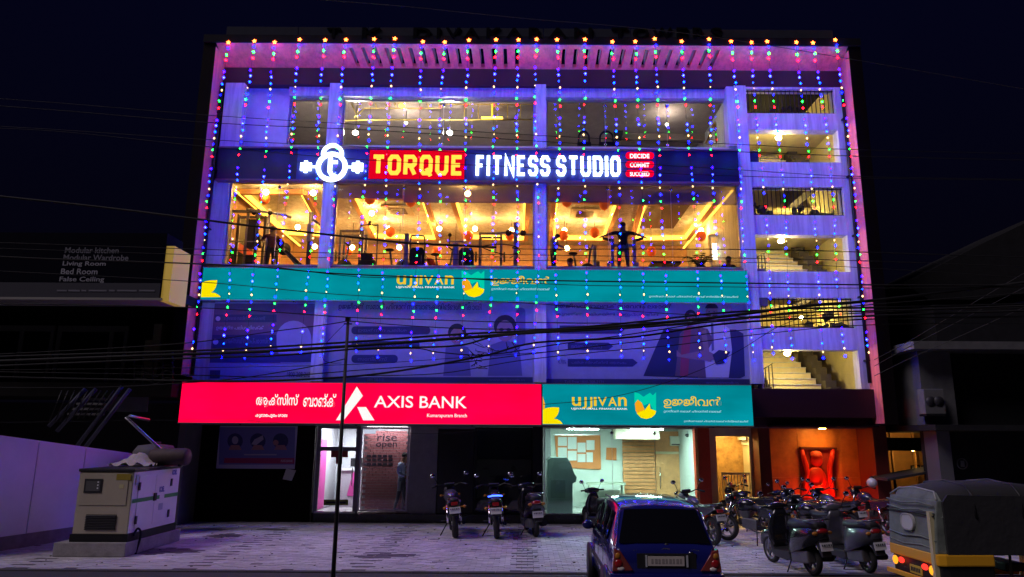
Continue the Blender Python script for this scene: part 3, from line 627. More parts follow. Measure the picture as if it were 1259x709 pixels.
cx, cy = X(407.5, 205, Yg - .1), Z(407.5, 204.5, Yg - .1); u = X(408.5, 205, Yg - .1) - X(407.5, 205, Yg - .1)
mb = MB(); ring(mb, cx, cy, 16.6 * u, 5.5 * u, 0, 360, Yg - .1); mb.build('logo_ring', LWHT, s)
mb = MB(); ring(mb, cx, cy + 16.5 * u, 11.5 * u, 4.6 * u, -8, 188, Yg - .107); mb.build('logo_handle', LWHT, s)
mb = MB(); ribbon(mb, [(cx - 2 * u, cy + 15 * u), (cx - 2 * u, cy - 6 * u), (cx + 1 * u, cy - 11 * u), (cx + 6 * u, cy - 13 * u)], 0, 5 * u, Yg - .11, Yg - .06); ribbon(mb, [(cx - 1 * u, cy + 6 * u), (cx + 7 * u, cy + 6 * u)], 0, 4 * u, Yg - .112, Yg - .062); mb.build('logo_letter', LWHT, s)
for sg in (-1, 1):
    mb = MB(); mb.box(cx + sg * 20 * u, cx + sg * 37 * u, Yg - .09, Yg - .05, cy - 1.2 * u, cy + 1.2 * u)
    for a, b, h in ((25, 29.5, 5), (30, 34, 7.5), (34.5, 38.5, 5)): mb.box(cx + sg * a * u, cx + sg * b * u, Yg - .1, Yg - .04, cy - h * u, cy + h * u)
    mb.build('logo_dumbbell', LWHT, s)
# rooftop name letters
rl = empty('roof_name_letters', (0, CF - .1, ZF + .3), label='dark raised capital letters along the roof parapet', cat='lettering')
LTR = mat('dark_letter', (.004, .004, .006), .9, spec=.05)
seq = [('T', 395, 408), ('.', 410, 412), ('K', 432, 452), ('.', 455, 457), ('D', 508, 528), ('I', 534, 541), ('V', 546, 566), ('A', 568, 590), ('K', 596, 616), ('A', 618, 640), ('R', 646, 666), ('A', 670, 692), ('N', 700, 722), ('T', 752, 770), ('O', 774, 794), ('W', 798, 822), ('E', 828, 844), ('R', 850, 868), ('S', 874, 890)]
seq = [('T', 402, 418), ('.', 424, 427), ('K', 445, 470), ('.', 478, 481), ('D', 508, 530), ('I', 537, 541), ('V', 548, 566), ('A', 570, 590), ('K', 598, 617), ('A', 622, 643), ('R', 650, 668), ('A', 674, 698), ('N', 706, 728), ('T', 752, 772), ('O', 778, 798), ('W', 802, 826), ('E', 832, 846), ('R', 852, 868), ('S', 874, 888)]
for ch, a, b in seq: ptext('letter', ch, LTR, rl, (a, 48 if ch == '.' else 33.5, b, 47), CF - .075, bold=.02, ext=.05)
# ------------------------------------------------------------------ posters on the first floor glass
PBG = mat('poster_vinyl', (.36, .38, .52), .45, var=.1); PDK = mat('poster_dark', (.035, .045, .13), .45); PMD = mat('poster_mid', (.14, .15, .3), .45); PLT = mat('poster_pale', (.6, .62, .75), .5); PSK = mat('poster_skin', (.30, .20, .24), .6)
PHR = mat('poster_hair', (.02, .02, .05), .6); PRD = mat('poster_red', (.35, .06, .12), .6); PWM = mat('poster_brown', (.16, .11, .17), .5)
Yp = -.01
def poster(label, px):
    cx = (px[0] + px[2]) / 2; cy = (px[1] + px[3]) / 2; x0, x1, z0, z1 = X(px[0], cy, Yp), X(px[2], cy, Yp), Z(cx, px[3], Yp), Z(cx, px[1], Yp)
    s = empty('window_poster', ((x0 + x1) / 2, Yp, z0), label=label, cat='poster'); MB().box(x0, x1, Yp, Yp + .02, z0, z1).build('vinyl_sheet', PBG, s); return s
K = .004
s = poster('first floor window poster at the left end, with an arch and stacked brown text boxes', (260, 371, 385, 470))
flat('print', PWM, s, [(264, 373), (389, 373), (388, 446), (256, 446)][0:2] + [(384.5, 446), (257.5, 446)], Yp - K)
flat('print', PBG, s, [(345, 446)] + [(361 + 22 * math.cos(math.radians(a)), 418 - 24 * math.sin(math.radians(a))) for a in range(180, -1, -15)] + [(382, 446)], Yp - 2 * K)
for a, b in (((264, 386.5), (340, 396)), ((261, 411.5), (340, 428)), ((258, 434.5), (384, 445))): flat('text_bar', PDK, s, [a, (b[0], a[1]), b, (a[0], b[1])], Yp - 3 * K)
ptext('lettering', 'ലളിതമായ സേവിങ്സ് അക്കൗണ്ട്', PMD, s, (276, 388.5, 326, 394), Yp - 4 * K); ptext('lettering', 'ഉയർന്ന പലിശ നിരക്ക്', PLT, s, (266, 400, 324, 406), Yp - 4 * K); ptext('lettering', 'ഫിക്സഡ് ഡെപ്പോസിറ്റ്', PMD, s, (276, 415, 335, 422), Yp - 4 * K)
flat('emblem', PLT, s, circ(268, 391.5, 3, 10), Yp - 4 * K); flat('emblem', PLT, s, circ(265, 420, 3.5, 10), Yp - 4 * K)
flat('emblem', PDK, s, [(258, 455), (271, 455), (270, 465), (258, 465)], Yp - 2 * K); ptext('lettering', '1800-208-2121', PDK, s, (353, 457, 383, 463), Yp - 2 * K)
s = poster('wide first floor poster in the middle, with two smiling faces at its right side', (397, 371, 656, 471))
ptext('lettering', 'ഉജജീവൻ സമാൾ ഫിനാൻസ് ബാങക് നിങ്ങൾക്കായി', PDK, s, (416, 372.5, 592, 382), Yp - K, bold=.01)
for a, b in (((432, 401), (529, 411)), ((432, 419), (516, 428)), ((432, 436), (489, 446))): flat('text_bar', PDK, s, rrect(a[0], a[1], b[0], b[1], 4.5), Yp - K)
for (a, b, c, d, t) in ((440, 403.5, 500, 408.5, 'ഉയർന്ന പലിശ'), (440, 421, 500, 426, 'ഡിജിറ്റൽ ബാങ്കിംഗ്'), (440, 438.5, 476, 443.5, 'സേവിങ്സ്')): ptext('lettering', t, PMD, s, (a, b, c, d), Yp - 2 * K)
flat('print', PDK, s, [(397.5, 463.5), (655, 463.5), (655, 470.5), (397.5, 470.5)], Yp - K)
ptext('lettering', '1800-208-2121', PMD, s, (452, 465, 472, 468.5), Yp - 2 * K); ptext('lettering', 'www.ujjivansfb.in', PMD, s, (601, 465.5, 645, 469), Yp - 2 * K)
flat('print', PMD, s, rrect(635, 378, 646, 425, 5), Yp - K)
for cxx, cyy, r in ((562, 412, 10), (621, 405, 12.5)):
    flat('print', PMD if r < 11 else PMD, s, [(cxx - r * 1.7, 462), (cxx - r * 1.4, cyy + r * 1.5), (cxx, cyy + r), (cxx + r * 1.4, cyy + r * 1.5), (cxx + r * 1.7, 462)], Yp - K)
    flat('print', PHR, s, circ(cxx, cyy - r * .35, r * 1.12, 20, r * 1.1), Yp - 1.5 * K); flat('print', PSK, s, circ(cxx, cyy + r * .12, r * .85, 18, r * 1.05), Yp - 2.2 * K)
    for e in (-1, 1): flat('print', PHR, s, circ(cxx + e * r * .36, cyy, r * .24, 10, r * .16), Yp - 3 * K)
    flat('print', PLT, s, circ(cxx, cyy + r * .6, r * .3, 10, r * .12), Yp - 3 * K)
s = poster('first floor poster at the right end, with a standing couple before a dark blue shape', (670.5, 371, 921, 473.5))
ptext('lettering', 'ഉജജീവൻ ബാങക് സേവനം ലോൺ', PDK, s, (682, 373, 826, 380), Yp - K, bold=.01); ptext('lettering', 'കുറഞ്ഞ പലിശയിൽ എളുപ്പത്തിൽ', PDK, s, (684, 384, 810, 389), Yp - K)
for a, b in (((688, 400), (762, 410)), ((698, 421), (748, 430)), ((698, 441), (778, 450.5))):
    flat('text_bar', PDK, s, [a, (b[0], a[1]), (b[0] + 6, (a[1] + b[1]) / 2), b, (a[0], b[1])], Yp - K)
ptext('lettering', '4.70%', PDK, s, (686, 442, 696, 447), Yp - K); ptext('lettering', 'പലിശ നിരക്കിൽ ആരംഭം', PMD, s, (702, 443.5, 770, 448), Yp - 2 * K); ptext('lettering', 'ഭവന വായ്പ', PMD, s, (702, 423, 740, 428), Yp - 2 * K)
flat('print', PDK, s, [(670.8, 465.5), (921.5, 466), (922, 473.2), (670.8, 473)], Yp - K)
ptext('lettering', 'Toll Free 1800-208-2121', PMD, s, (694, 467.5, 742, 471), Yp - 2 * K); ptext('lettering', 'www.ujjivansfb.in', PMD, s, (868, 469, 908, 472.5), Yp - 2 * K)
flat('print', PDK, s, [(791, 462), (816, 404), (826, 404), (852, 404), (852, 464)], Yp - K); flat('print', PDK, s, [(852, 404), (905, 405), (914, 410), (916, 462), (910, 465), (852, 464)], Yp - K)
flat('print', PLT, s, [(858, 464), (866, 420), (862, 406), (870, 396), (886, 396), (897, 404), (900, 430), (896, 464)], Yp - 2 * K)   # man's shirt
flat('print', PSK, s, circ(875, 384, 7.5, 16, 9.5), Yp - 3 * K); flat('print', PHR, s, circ(875, 379, 8, 16, 6.5, 180, 360), Yp - 3.5 * K)
flat('print', PWM, s, [(830, 462), (836, 410), (846, 400), (870, 404), (877, 418), (866, 438), (868, 464)], Yp - 3 * K)  # shawl
flat('print', PRD, s, [(836, 462), (838, 424), (842, 404), (850, 400), (848, 430), (846, 462)], Yp - 4 * K)
flat('print', PSK, s, [(832, 430), (838, 436), (866, 430), (878, 440), (874, 444), (848, 441), (832, 438)], Yp - 4.5 * K)
flat('print', PHR, s, circ(849, 389, 7.5, 16, 8.5), Yp - 3.4 * K); flat('print', PSK, s, circ(850, 392, 5.6, 16, 7.5), Yp - 4 * K)
for cx_, cy_, e_ in ((875, 383, 3.0), (850, 391, 2.2)):
    for q in (-1, 1): flat('print', PHR, s, circ(cx_ + q * e_, cy_, 1.0, 8, .6), Yp - 5 * K)
    flat('print', PLT, s, circ(cx_, cy_ + 4.6, 2.0, 10, .9), Yp - 5 * K)
flat('print', PMD, s, [(874, 397), (877, 397), (878, 430), (875, 432)], Yp - 2.6 * K)
flat('print', PSK, s, [(862, 408), (868, 404), (872, 432), (884, 438), (880, 443), (866, 436)], Yp - 4.2 * K)
flat('print', PDK, s, [(876, 436), (884, 430), (898, 432), (890, 446), (880, 448)], Yp - 5 * K)
# poster on the dark ground floor wall
Yw = gy2 - .08
cx = 316; x0, x1, z0, z1 = X(268, 550, Yw), X(364, 550, Yw), Z(cx, 576, Yw), Z(cx, 523.5, Yw)
s = empty('wall_poster', ((x0 + x1) / 2, Yw, z0), label='blue health notice with three round pictures on the dark ground floor wall', cat='poster')
WPB = mat('notice_blue', (.16, .17, .42), .5); MB().box(x0, x1, Yw, Yw + .02, z0, z1).build('sheet', mat('notice_white', (.5, .5, .62), .5), s)
flat('print', WPB, s, [(270, 525), (363, 525), (362, 571), (269, 571)], Yw - K)
for i, cxx in enumerate((289, 317, 345)):
    flat('print', PDK, s, circ(cxx, 542, 9.5, 20, 9.5), Yw - 2 * K)
    flat('print', mat('print_orange', (.45, .22, .2), .6), s, [(cxx - 8, 553), (cxx - 5, 547), (cxx + 5, 547), (cxx + 8, 553)], Yw - 3 * K)
    if i == 0: flat('print', mat('print_pale', (.45, .42, .5), .6), s, circ(cxx, 541, 4, 12, 5), Yw - 3 * K)
    elif i == 1: flat('print', mat('print_pale'), s, [(cxx - 8, 546), (cxx - 4, 540), (cxx + 6, 535), (cxx + 7, 540), (cxx - 2, 547)], Yw - 3 * K)
    else: flat('print', mat('print_orange'), s, circ(cxx - 6, 544, 3.5, 10), Yw - 3 * K)
flat('print', mat('notice_red', (.4, .04, .12), .5), s, [(276, 563), (362, 563), (362, 570), (275, 569)], Yw - 2 * K)
flat('worn_print_line', mat('print_pale'), s, [(300, 558), (340, 558), (340, 559.6), (300, 559.6)], Yw - 2 * K); ptext('lettering', 'AXIS BANK', WHITE, s, (345, 565, 360, 568), Yw - 3 * K)
s = flat('paper_tag', mat('paper', (.6, .6, .55), .8), None, [(352, 576), (364, 578), (358.5, 591), (347.5, 589)], Yw - .03, t=.01, label='small white paper tag hanging below the blue wall notice', cat='tag')
# ------------------------------------------------------------------ fairy light strings
def bulb_mesh(name, r, m, star=False):
    mb = MB()
    if star:
        P = []
        for i in range(10): a = PI / 2 + i * PI / 5; q = r if i % 2 == 0 else r * .45; P.append((q * math.cos(a), q * math.sin(a)))
        vs = [(p[0], 0, p[1]) for p in P] + [(0, -r * .35, 0), (0, r * .35, 0)]
        mb.add(vs, [(i, (i + 1) % 10, 10) for i in range(10)] + [((i + 1) % 10, i, 11) for i in range(10)])
    else:
        mb.add([(r, 0, 0), (-r, 0, 0), (0, r, 0), (0, -r, 0), (0, 0, r * 1.25), (0, 0, -r * 1.25)], [(0, 2, 4), (2, 1, 4), (1, 3, 4), (3, 0, 4), (2, 0, 5), (1, 2, 5), (3, 1, 5), (0, 3, 5)])
    return mb.mesh(name, m)
LE = 13.0
BC = {'violet': (.5, .05, 90), 'blue': (.08, .16, 190), 'sky': (.6, .9, 130), 'cyan': (.03, .85, 30), 'yellow': (4.0, 2.4, 1.0), 'green': (.2, 60, 1.2), 'red': (80, .12, .4)}   # W/m2/sr per channel
BS = {'violet': 1.25, 'blue': 1.9, 'sky': 1.3, 'cyan': .55, 'yellow': .28, 'green': .28, 'red': .22}
BM = {k: bulb_mesh('bulb', .034, emat('led_' + k, c, 1.0)) for k, c in BC.items()}
BMM = {k: bulb_mesh('bulb', .029, MT['led_' + k]) for k in BC}; BSM = {k: bulb_mesh('bulb', .021, MT['led_' + k]) for k in BC}  # larger bulbs higher up put their stronger glare into the size
STAR = bulb_mesh('glare_bulb', .070, emat('led_glare', (1, .11, .015), 26), True)  # lens glare of the topmost bulb put into a star-shaped mesh
CYC = ['violet', 'sky', 'cyan', 'yellow', 'blue', 'green', 'red', None]
tops = [280, 312, 338.5, 369.6, 401.3, 425.4, 459.6, 484.6, 520.5, 546.9, 576, 609.8, 637.6, 660.9, 686, 718, 754, 782.7, 804.7, 839.2, 868.7, 898, 923.8, 945.8, 980.3, 1002, 1028.7]
bots = [234, 272, 303, 335, 372, 396, 437, 465, 507, 534, 568, 602, 634, 659, 686, 721, 766, 793, 822, 862, 890, 925, 952, 976, 1015, 1040, 1070]
ORD = 'first second third fourth fifth sixth seventh eighth ninth tenth eleventh twelfth thirteenth'.split()
for i, (a, b) in enumerate(zip(tops, bots)):
    ty = 50 + random.uniform(-2.5, 2.5); P0 = at(a, ty, CF - .09); P1 = at(b, 438 + random.uniform(-6, 6), CF - random.uniform(.0, .12))
    if i < 13: lab = ORD[i] + ' string of coloured fairy lights from the left, hanging from the roof edge'
    elif i == 13: lab = 'middle string of coloured fairy lights, in line with the centre pillar'
    else: lab = ORD[26 - i] + ' string of coloured fairy lights from the right, hanging from the roof edge'
    st = empty('fairy_light_string', P0, label=lab, cat='fairy lights', group='fairy light strings hanging from the roof')
    amp = random.uniform(.02, .065); ph = random.uniform(0, 6)
    def pos(t): p = P0.lerp(P1, t) - P0; p.x += amp * math.sin(t * 7 + ph); p.y -= .08 * math.sin(PI * t) * (1 if i % 2 else .5); return p
    MB().tube([pos(k / 24) for k in range(25)], .004, 4).build('wire', CABLE, st, world=False)
    N = 50
    for k in range(N):
        if k == 0: me = STAR
        elif k < 5: c = ['blue', 'green', 'red', None][k - 1]; me = BM[c] if c else None
        else:
            c = CYC[(k - 5) % 8]; me = None
            if c and random.random() > .035: me = BSM[c] if (c in ('red', 'green') and k > 12) or random.random() < (.15 if k < 28 else .4) else (BM[c] if k < 20 and c not in ('red', 'green') else BMM[c])
        if me is None: continue
        o = bpy.data.objects.new('glare_bulb' if k == 0 else 'bulb', me); COL.objects.link(o); o.parent = st
        p = pos((k + random.uniform(-.12, .12)) / (N - 1)); p.x += random.uniform(-.02, .02); o.location = p
        o.rotation_euler = (0, 0, random.uniform(0, 1.5)) if k else (0, random.uniform(-.3, .3), 0)
# ------------------------------------------------------------------ pole and overhead cables
pole_p = at(428, 394, -9.0); pole = empty('utility_pole', (pole_p.x, -9, -.13), label='slim dark metal pole standing in front of the red bank sign', cat='pole')
MB().tube([(pole_p.x, -9, -.13), (pole_p.x, -9, 2.2), (pole_p.x, -9, pole_p.z)], [.032, .028, .022], 10).build('shaft', mat('weathered_pole', (.05, .045, .045), .6, .3, var=.3), pole)
MB().tube([(pole_p.x - .06, -9, pole_p.z - .05), (pole_p.x + .06, -9, pole_p.z - .05)], .012, 6).box(pole_p.x - .035, pole_p.x + .035, -9.04, -8.96, pole_p.z - .02, pole_p.z + .05).build('cap', BLACKM, pole)
def smooth(P, n=8):
    Q = [P[0]] + list(P) + [P[-1]]; out = []
    for i in range(1, len(Q) - 2):
        p0, p1, p2, p3 = [Vector(q) for q in Q[i - 1:i + 3]]
        for k in range(n):
            t = k / n; out.append(.5 * ((2 * p1) + (p2 - p0) * t + (2 * p0 - 5 * p1 + 4 * p2 - p3) * t * t + (3 * p1 - p0 - 3 * p2 + p3) * t ** 3))
    out.append(Vector(P[-1])); return out
CABG = mat('grey_cable', (.05, .045, .05), .7)
cabs = [  # description, pixels, Y, radius, material
 ('pale thin wire crossing the sky above the roof', [(300, -9), (400, 0), (500, 8), (640, 22), (800, 36), (960, 58), (1320, 120)], -9, .005, CABG),
 ('highest thin wire of the set crossing the top floor windows', [(-60, 117), (67, 126), (265, 142), (460, 154), (640, 165), (780, 172), (900, 177), (1060, 184), (1320, 190)], -9, .005, CABLE),
 ('thin wire just under the highest one across the top floor', [(-60, 126), (67, 135), (265, 151), (460, 160), (640, 172), (780, 180), (900, 186), (1060, 192), (1320, 198)], -9, .006, CABLE),
 ('thin wire running level with the top of the gym sign', [(-60, 152), (67, 159), (265, 172), (460, 181), (640, 192), (900, 208), (1060, 217), (1320, 221)], -9, .005, CABLE),
 ('thin wire drooping in front of the gym sign letters', [(-60, 156), (67, 161), (265, 181), (460, 197), (640, 205), (900, 216), (1060, 219), (1320, 222)], -9, .005, CABLE),
 ('thick dark cable slanting across the gym windows to a splice', [(-60, 235), (120, 254), (245, 269.5), (330, 280), (475, 296), (520, 299.5), (590, 303), (610, 304)], -9, .017, CABLE),
 ('cable leaving the splice and running level across the right gym windows', [(590, 303), (612, 300), (632, 302), (645, 306), (800, 306), (960, 307), (1100, 311), (1320, 318)], -9, .008, CABLE),
 ('short looping cable hanging under the splice', [(590, 303), (606, 309), (625, 313), (640, 309), (632, 302)], -9, .008, CABLE),
 ('first thin wire over the lower edge of the gym windows', [(-60, 296), (240, 306), (420, 311), (640, 313), (900, 317), (1080, 321), (1320, 330)], -9, .006, CABLE),
 ('second thin wire over the lower edge of the gym windows', [(-60, 303), (240, 313), (420, 317), (640, 320), (900, 322), (1080, 330), (1320, 345)], -9, .005, CABLE),
 ('wire along the top edge of the upper teal sign', [(-60, 312), (60, 318), (240, 324), (330, 329), (430, 337), (640, 344), (920, 348), (1075, 350), (1320, 351)], -9, .011, CABLE),
 ('wire crossing the middle of the upper teal sign', [(330, 327), (440, 340), (560, 342), (700, 350), (850, 352), (1075, 354), (1320, 352)], -9, .006, CABLE),
 ('thin wire sloping down the upper teal sign from its left end', [(-60, 330), (240, 346), (420, 362), (640, 372), (800, 384), (940, 390), (1075, 392), (1320, 389)], -9, .006, CABLE),
 ('wire across the tops of the first floor posters', [(-60, 372), (240, 378), (430, 390), (500, 392), (640, 396), (800, 396), (1075, 384), (1320, 372)], -9, .008, CABLE),
 ('thick black cable bundle rising to the right past the poster couple', [(-60, 446), (235, 435), (340, 431), (450, 424), (560, 416), (660, 408), (760, 401), (880, 390), (990, 376), (1075, 369), (1320, 340)], -9, .024, CABLE),
 ('upper strand of the thick black cable bundle', [(-60, 440), (235, 431), (340, 426), (450, 419), (560, 411), (660, 406), (760, 398), (880, 385), (990, 379), (1075, 378), (1320, 372)], -8.9, .016, CABLE),
 ('lower strand of the thick black cable bundle', [(-60, 452), (235, 440), (340, 437), (450, 428), (560, 425), (620, 412), (760, 404), (880, 395), (990, 384), (1075, 382), (1320, 374)], -9.1, .014, CABLE),
 ('cable fork drooping between the centre poster faces', [(440, 430), (510, 428), (540, 433), (600, 436), (680, 424), (780, 410), (900, 392), (1075, 374), (1320, 356)], -9, .009, CABLE),
 ('heavy cable running just above the red bank sign', [(-60, 462), (120, 466), (235, 468), (330, 468), (440, 462), (520, 451), (600, 436), (660, 421), (780, 414), (900, 397), (1075, 388), (1320, 380)], -9, .016, CABLE),
 ('thin cable just above the heavy one over the red sign', [(-60, 456), (235, 461), (330, 463), (440, 455), (560, 446), (660, 434), (800, 418), (930, 404), (1075, 392), (1320, 388)], -9, .008, CABLE),
 ('wire sloping across the lower half of the middle poster', [(430, 462), (540, 459), (640, 443), (740, 432), (830, 424), (940, 410), (1075, 399), (1320, 396)], -9, .007, CABLE),
 ('cable from the pole top leftwards to the building edge', [(-60, 438), (100, 430), (235, 421), (330, 408), (400, 399), (427, 394.5)], -9, .008, CABLE),
 ('cable from the pole top rightwards across the posters', [(429, 394.5), (500, 400), (580, 404), (680, 404), (800, 400), (960, 386), (1075, 382), (1320, 377)], -9, .008, CABLE),
 ('slack loop of wire hanging left of the pole', [(425, 397), (408, 414), (397, 428), (398, 442), (408, 446), (420, 446)], -9, .004, CABLE),
 ('wire tied low on the pole and sloping left', [(-60, 476), (120, 476), (235, 470), (300, 464), (380, 451), (424, 441)], -9, .008, CABLE),
 ('thin wire in front of the poster floor below the bundle', [(-60, 455), (235, 452), (430, 448), (560, 440), (680, 432)], -9, .005, CABLE),
 ('thin slack wire slanting down over the lower right poster corner', [(668, 497), (740, 490), (800, 476), (860, 455), (910, 430), (960, 400), (1010, 384)], -9, .005, CABLE),
 ('upper one of the wires leaving the building towards the right neighbour', [(1075, 442), (1120, 418), (1192, 375), (1320, 300)], -6, .006, CABG),
 ('middle wire leaving the building towards the right neighbour', [(1075, 450), (1120, 425), (1192, 388), (1320, 322)], -6, .006, CABG),
 ('lower wire leaving the building towards the right neighbour', [(1075, 462), (1120, 440), (1192, 408), (1320, 350)], -6, .006, CABG),
 ('thin wire under the bank signs across the shop fronts', [(-60, 520), (260, 516), (330, 519), (420, 524), (520, 533), (600, 528)], -4, .004, CABLE),
]
for lab, P, Yc, r, mm in cabs:
    pts = smooth([at(a, b, Yc + .05 * math.sin(i * 2.3)) for i, (a, b) in enumerate(P)], 6)
    c0 = Vector(pts[0]); e = empty('overhead_cable', c0, label=lab, cat='cable', group='cables strung across the street front')
    MB().tube(pts, r, 6).build('strand', mm, e)
# dangling knots of wire by the middle poster
kn = empty('wire_tangle', at(585, 430, -9), label='tangle of short loose wire ends dangling before the middle poster', cat='wire tangle')
for i in range(16):
    a, b = 575 + random.gauss(8, 22), 428 + random.gauss(6, 11); q = at(a, b, -9); mb = MB()
    mb.tube([q + Vector((random.uniform(-.12, .12), random.uniform(-.03, .03), random.uniform(-.10, .1))) for _ in range(4)], .006, 5); mb.build('wire_end', CABLE, kn)
# black pipes down both sides
for nm, xx, zz, lb in (('a', XL + .07, 3.98, 'thin black downpipe along the left inner edge of the facade'), ('b', XR - .06, 3.9, 'thin black downpipe along the right inner edge of the facade')):
    e = empty('downpipe', (xx, -.15, zz), label=lb, cat='pipe'); MB().tube([(xx, -.16, zz), (xx, -.16, 12.7)], .05, 8).build('pipe', BLACKM, e)
    for k in range(5): MB().box(xx - .07, xx + .07, -.2, -.02 if nm == 'a' else -.055, zz + .6 + k * 1.8, zz + .64 + k * 1.8).build('clamp', BLACKM, e)
# ------------------------------------------------------------------ gym interior (first the ceiling with its lit trays)
CEIL = mat('gym_ceiling', (.78, .46, .26), .95, spec=.1, var=.05); GZ = 9.94
bx('gym_back_wall', mat('gym_wall', (.66, .42, .25), .7, var=.1), B, -9.34, 6.49, 7.7, 7.8, 7.03, 9.94)
def tray(p):
    pts = [onz(a, b, GZ) for a, b in p]; t = empty('ceiling_tray', (0, 0, 0)); t.parent = B
    n = len(pts); c = sum(pts, Vector()) / n
    for i in range(n):
        a, b = pts[i], pts[(i + 1) % n]; d = (b - a).normalized(); q = Vector((-d.y, d.x, 0)); L = (b - a).length
        if (c - a).dot(q) < 0: q = -q
        M_ = Matrix.Translation(a) @ Matrix.Rotation(math.atan2(d.y, d.x), 4, 'Z'); s_ = 1 if (M_.to_3x3() @ Vector((0, 1, 0))).dot(q) > 0 else -1
        MB().box(.06, L - .06, s_ * .0, s_ * .05, -.13, -.001, M_).build('cove_strip', L_COVE, t)
        MB().box(-.06, L + .06, s_ * -.16, s_ * -.004, -.16, -.001, M_).build('tray_rim', CEIL, t)
tray([(300, 234), (352, 284), (400, 286), (372, 234)])
tray([(436, 238), (462, 288), (536, 290), (521, 243)])
tray([(560, 243), (574, 289), (644, 291), (646, 244)])
tray([(684, 244), (680, 290), (742, 291), (758, 247)])
tray([(792, 247), (780, 291), (843, 290), (878, 242)])
bx('ceiling_panel', mat('dark_ceiling_panel', (.10, .06, .06), .6), B, X(795, 268, 3), X(845, 268, 3), 1.5, 5.2, GZ - .03, GZ - .002)
bx('side_cove', L_COVE, B, 6.3, 6.36, .8, 7.5, 9.78, 9.82); bx('side_cove', L_COVE, B, -9.0, -8.94, .8, 7.5, 9.78, 9.82)
bx('back_cove', emat('back_cove_strip', (1, .45, .06), 14), B, -8.9, 6.2, 7.5, 7.56, 8.75, 8.8); bx('back_bulkhead', CEIL, B, -9.3, 6.4, 7.2, 7.68, 8.83, 9.1)
# wall art at the left end and mirrors
pic = empty('framed_poster', (-9.2, 3, 8.4), label='dark framed poster with a red lower half on the left gym wall', cat='picture')
MB().box(-9.298, -9.27, 2.2, 3.6, 8.0, 9.4).build('frame', BLACKM, pic); MB().box(-9.269, -9.26, 2.25, 3.55, 8.05, 8.5).build('print', mat('print_red', (.5, .04, .03), .6), pic)
# hanging globe lamps and orange balloons
LG = emat('globe_lamp', (1, .47, .11), 225); BAL = mat('orange_balloon_glow', (.95, .16, .03), .35, em=(1, .12, .01), es=.18)  # faint glow put into the balloon skins, which hold no lamp
BAM = None
DESC = ['near the left corner above the racks', 'in front of the first pillar, near the glass', 'deep in the room left of the first pillar', 'low behind the crossed machine', 'left of the hoop frame', 'low by the weight stack', 'over the second tray edge', 'below the middle ceiling vent',
        'hanging before the blue header', 'above the twin machines', 'left of the cross-armed tower', 'right behind the tower mast', 'above the bowed man', 'behind the bowed man', 'between the two seated figures', 'behind the tall man on the machine', 'over the low table', 'by the far shelves']
for i, (a, b, zd) in enumerate([(327, 236, 9.7), (385, 237, 9.7), (366, 279, 9.6), (387, 303, 9.1), (478, 281, 9.6), (433, 304, 9.0), (457, 262, 9.7), (491, 304, 9.0), (575, 238, 9.7), (540, 281, 9.6), (584, 281, 9.6), (629, 283, 9.5), (694, 283, 9.5), (731, 283, 9.6), (697, 305, 9.0), (801, 306, 9.0), (862, 283, 9.6), (560, 305, 9.0)]):
    p = onz(a, b, zd)
    if p.y > 7.3 or p.y < .4: p = at(a, b, 6.6 if p.y > 7 else .6)
    l = empty('globe_lamp', p, label='small warm globe lamp ' + DESC[i], cat='lamp', group='globe lamps in the gym')
    if BAM is None: BAM = MB().ball((0, 0, 0), .085, n=12, m=8).mesh('globe', LG)
    o = bpy.data.objects.new('globe', BAM); COL.objects.link(o); o.parent = l
    MB().tube([(0, 0, .08), (0, 0, max(.12, GZ - p.z))], .008, 5).build('stem', BLACKM, l, world=False)
BD = ['near the left corner lamp', 'large one above the hoop frame', 'above the weight stack', 'beside the low lamp by the hoop', 'low behind the crossed machine', 'left of the tower mast', 'right behind the tower', 'over the bowed man', 'in front of the right header panel', 'behind the bowed man', 'between the lamp and the seated man', 'behind the tall man', 'near the red seated person', 'above the low table']
bal = MB().ball((0, 0, 0), .17, (1, 1, 1.12), 14, 10).mesh('skin', BAL)
for i, (a, b, zd) in enumerate([(325, 244, 9.6), (455, 244, 9.65), (505, 247, 9.6), (480, 285, 9.4), (428, 308, 8.9), (576, 290, 9.3), (627, 289, 9.3), (697, 247, 9.6), (743, 251, 9.6), (693, 289, 9.3), (731, 286, 9.3), (801, 309, 8.8), (537, 309, 8.8), (862, 290, 9.3)]):
    p = onz(a, b, zd)
    if p.y > 7.1 or p.y < .5: p = at(a, b, 6.3 if p.y > 7 else .7)
    o = empty('balloon', p, label='round orange balloon ' + BD[i], cat='balloon', group='orange balloons under the gym ceiling')
    q = bpy.data.objects.new('skin', bal); COL.objects.link(q); q.parent = o
    MB().lathe([(.001, -.22), (.018, -.215), (.006, -.18)], n=8).build('knot', BAL, o, world=False)
# ceiling vents
for (a, b, yy, lb) in ((489, 258, 0, 'left of the middle of the gym ceiling'), (719, 262, 0, 'in the right gym ceiling tray')):
    p = onz(a, b, GZ - .02); v = empty('ceiling_vent', p, label='square slatted ceiling air unit ' + lb, cat='air conditioner', group='ceiling air units')
    MB().box(-.5, .5, -.5, .5, -.04, -.001).build('panel', mat('vent_white', (.6, .5, .4), .5), v, world=False)
    for k in range(5): MB().box(-.3, .3, -.3 + k * .13, -.22 + k * .13, -.06, -.041).build('slat', mat('vent_dark', (.12, .08, .06), .5), v, world=False)
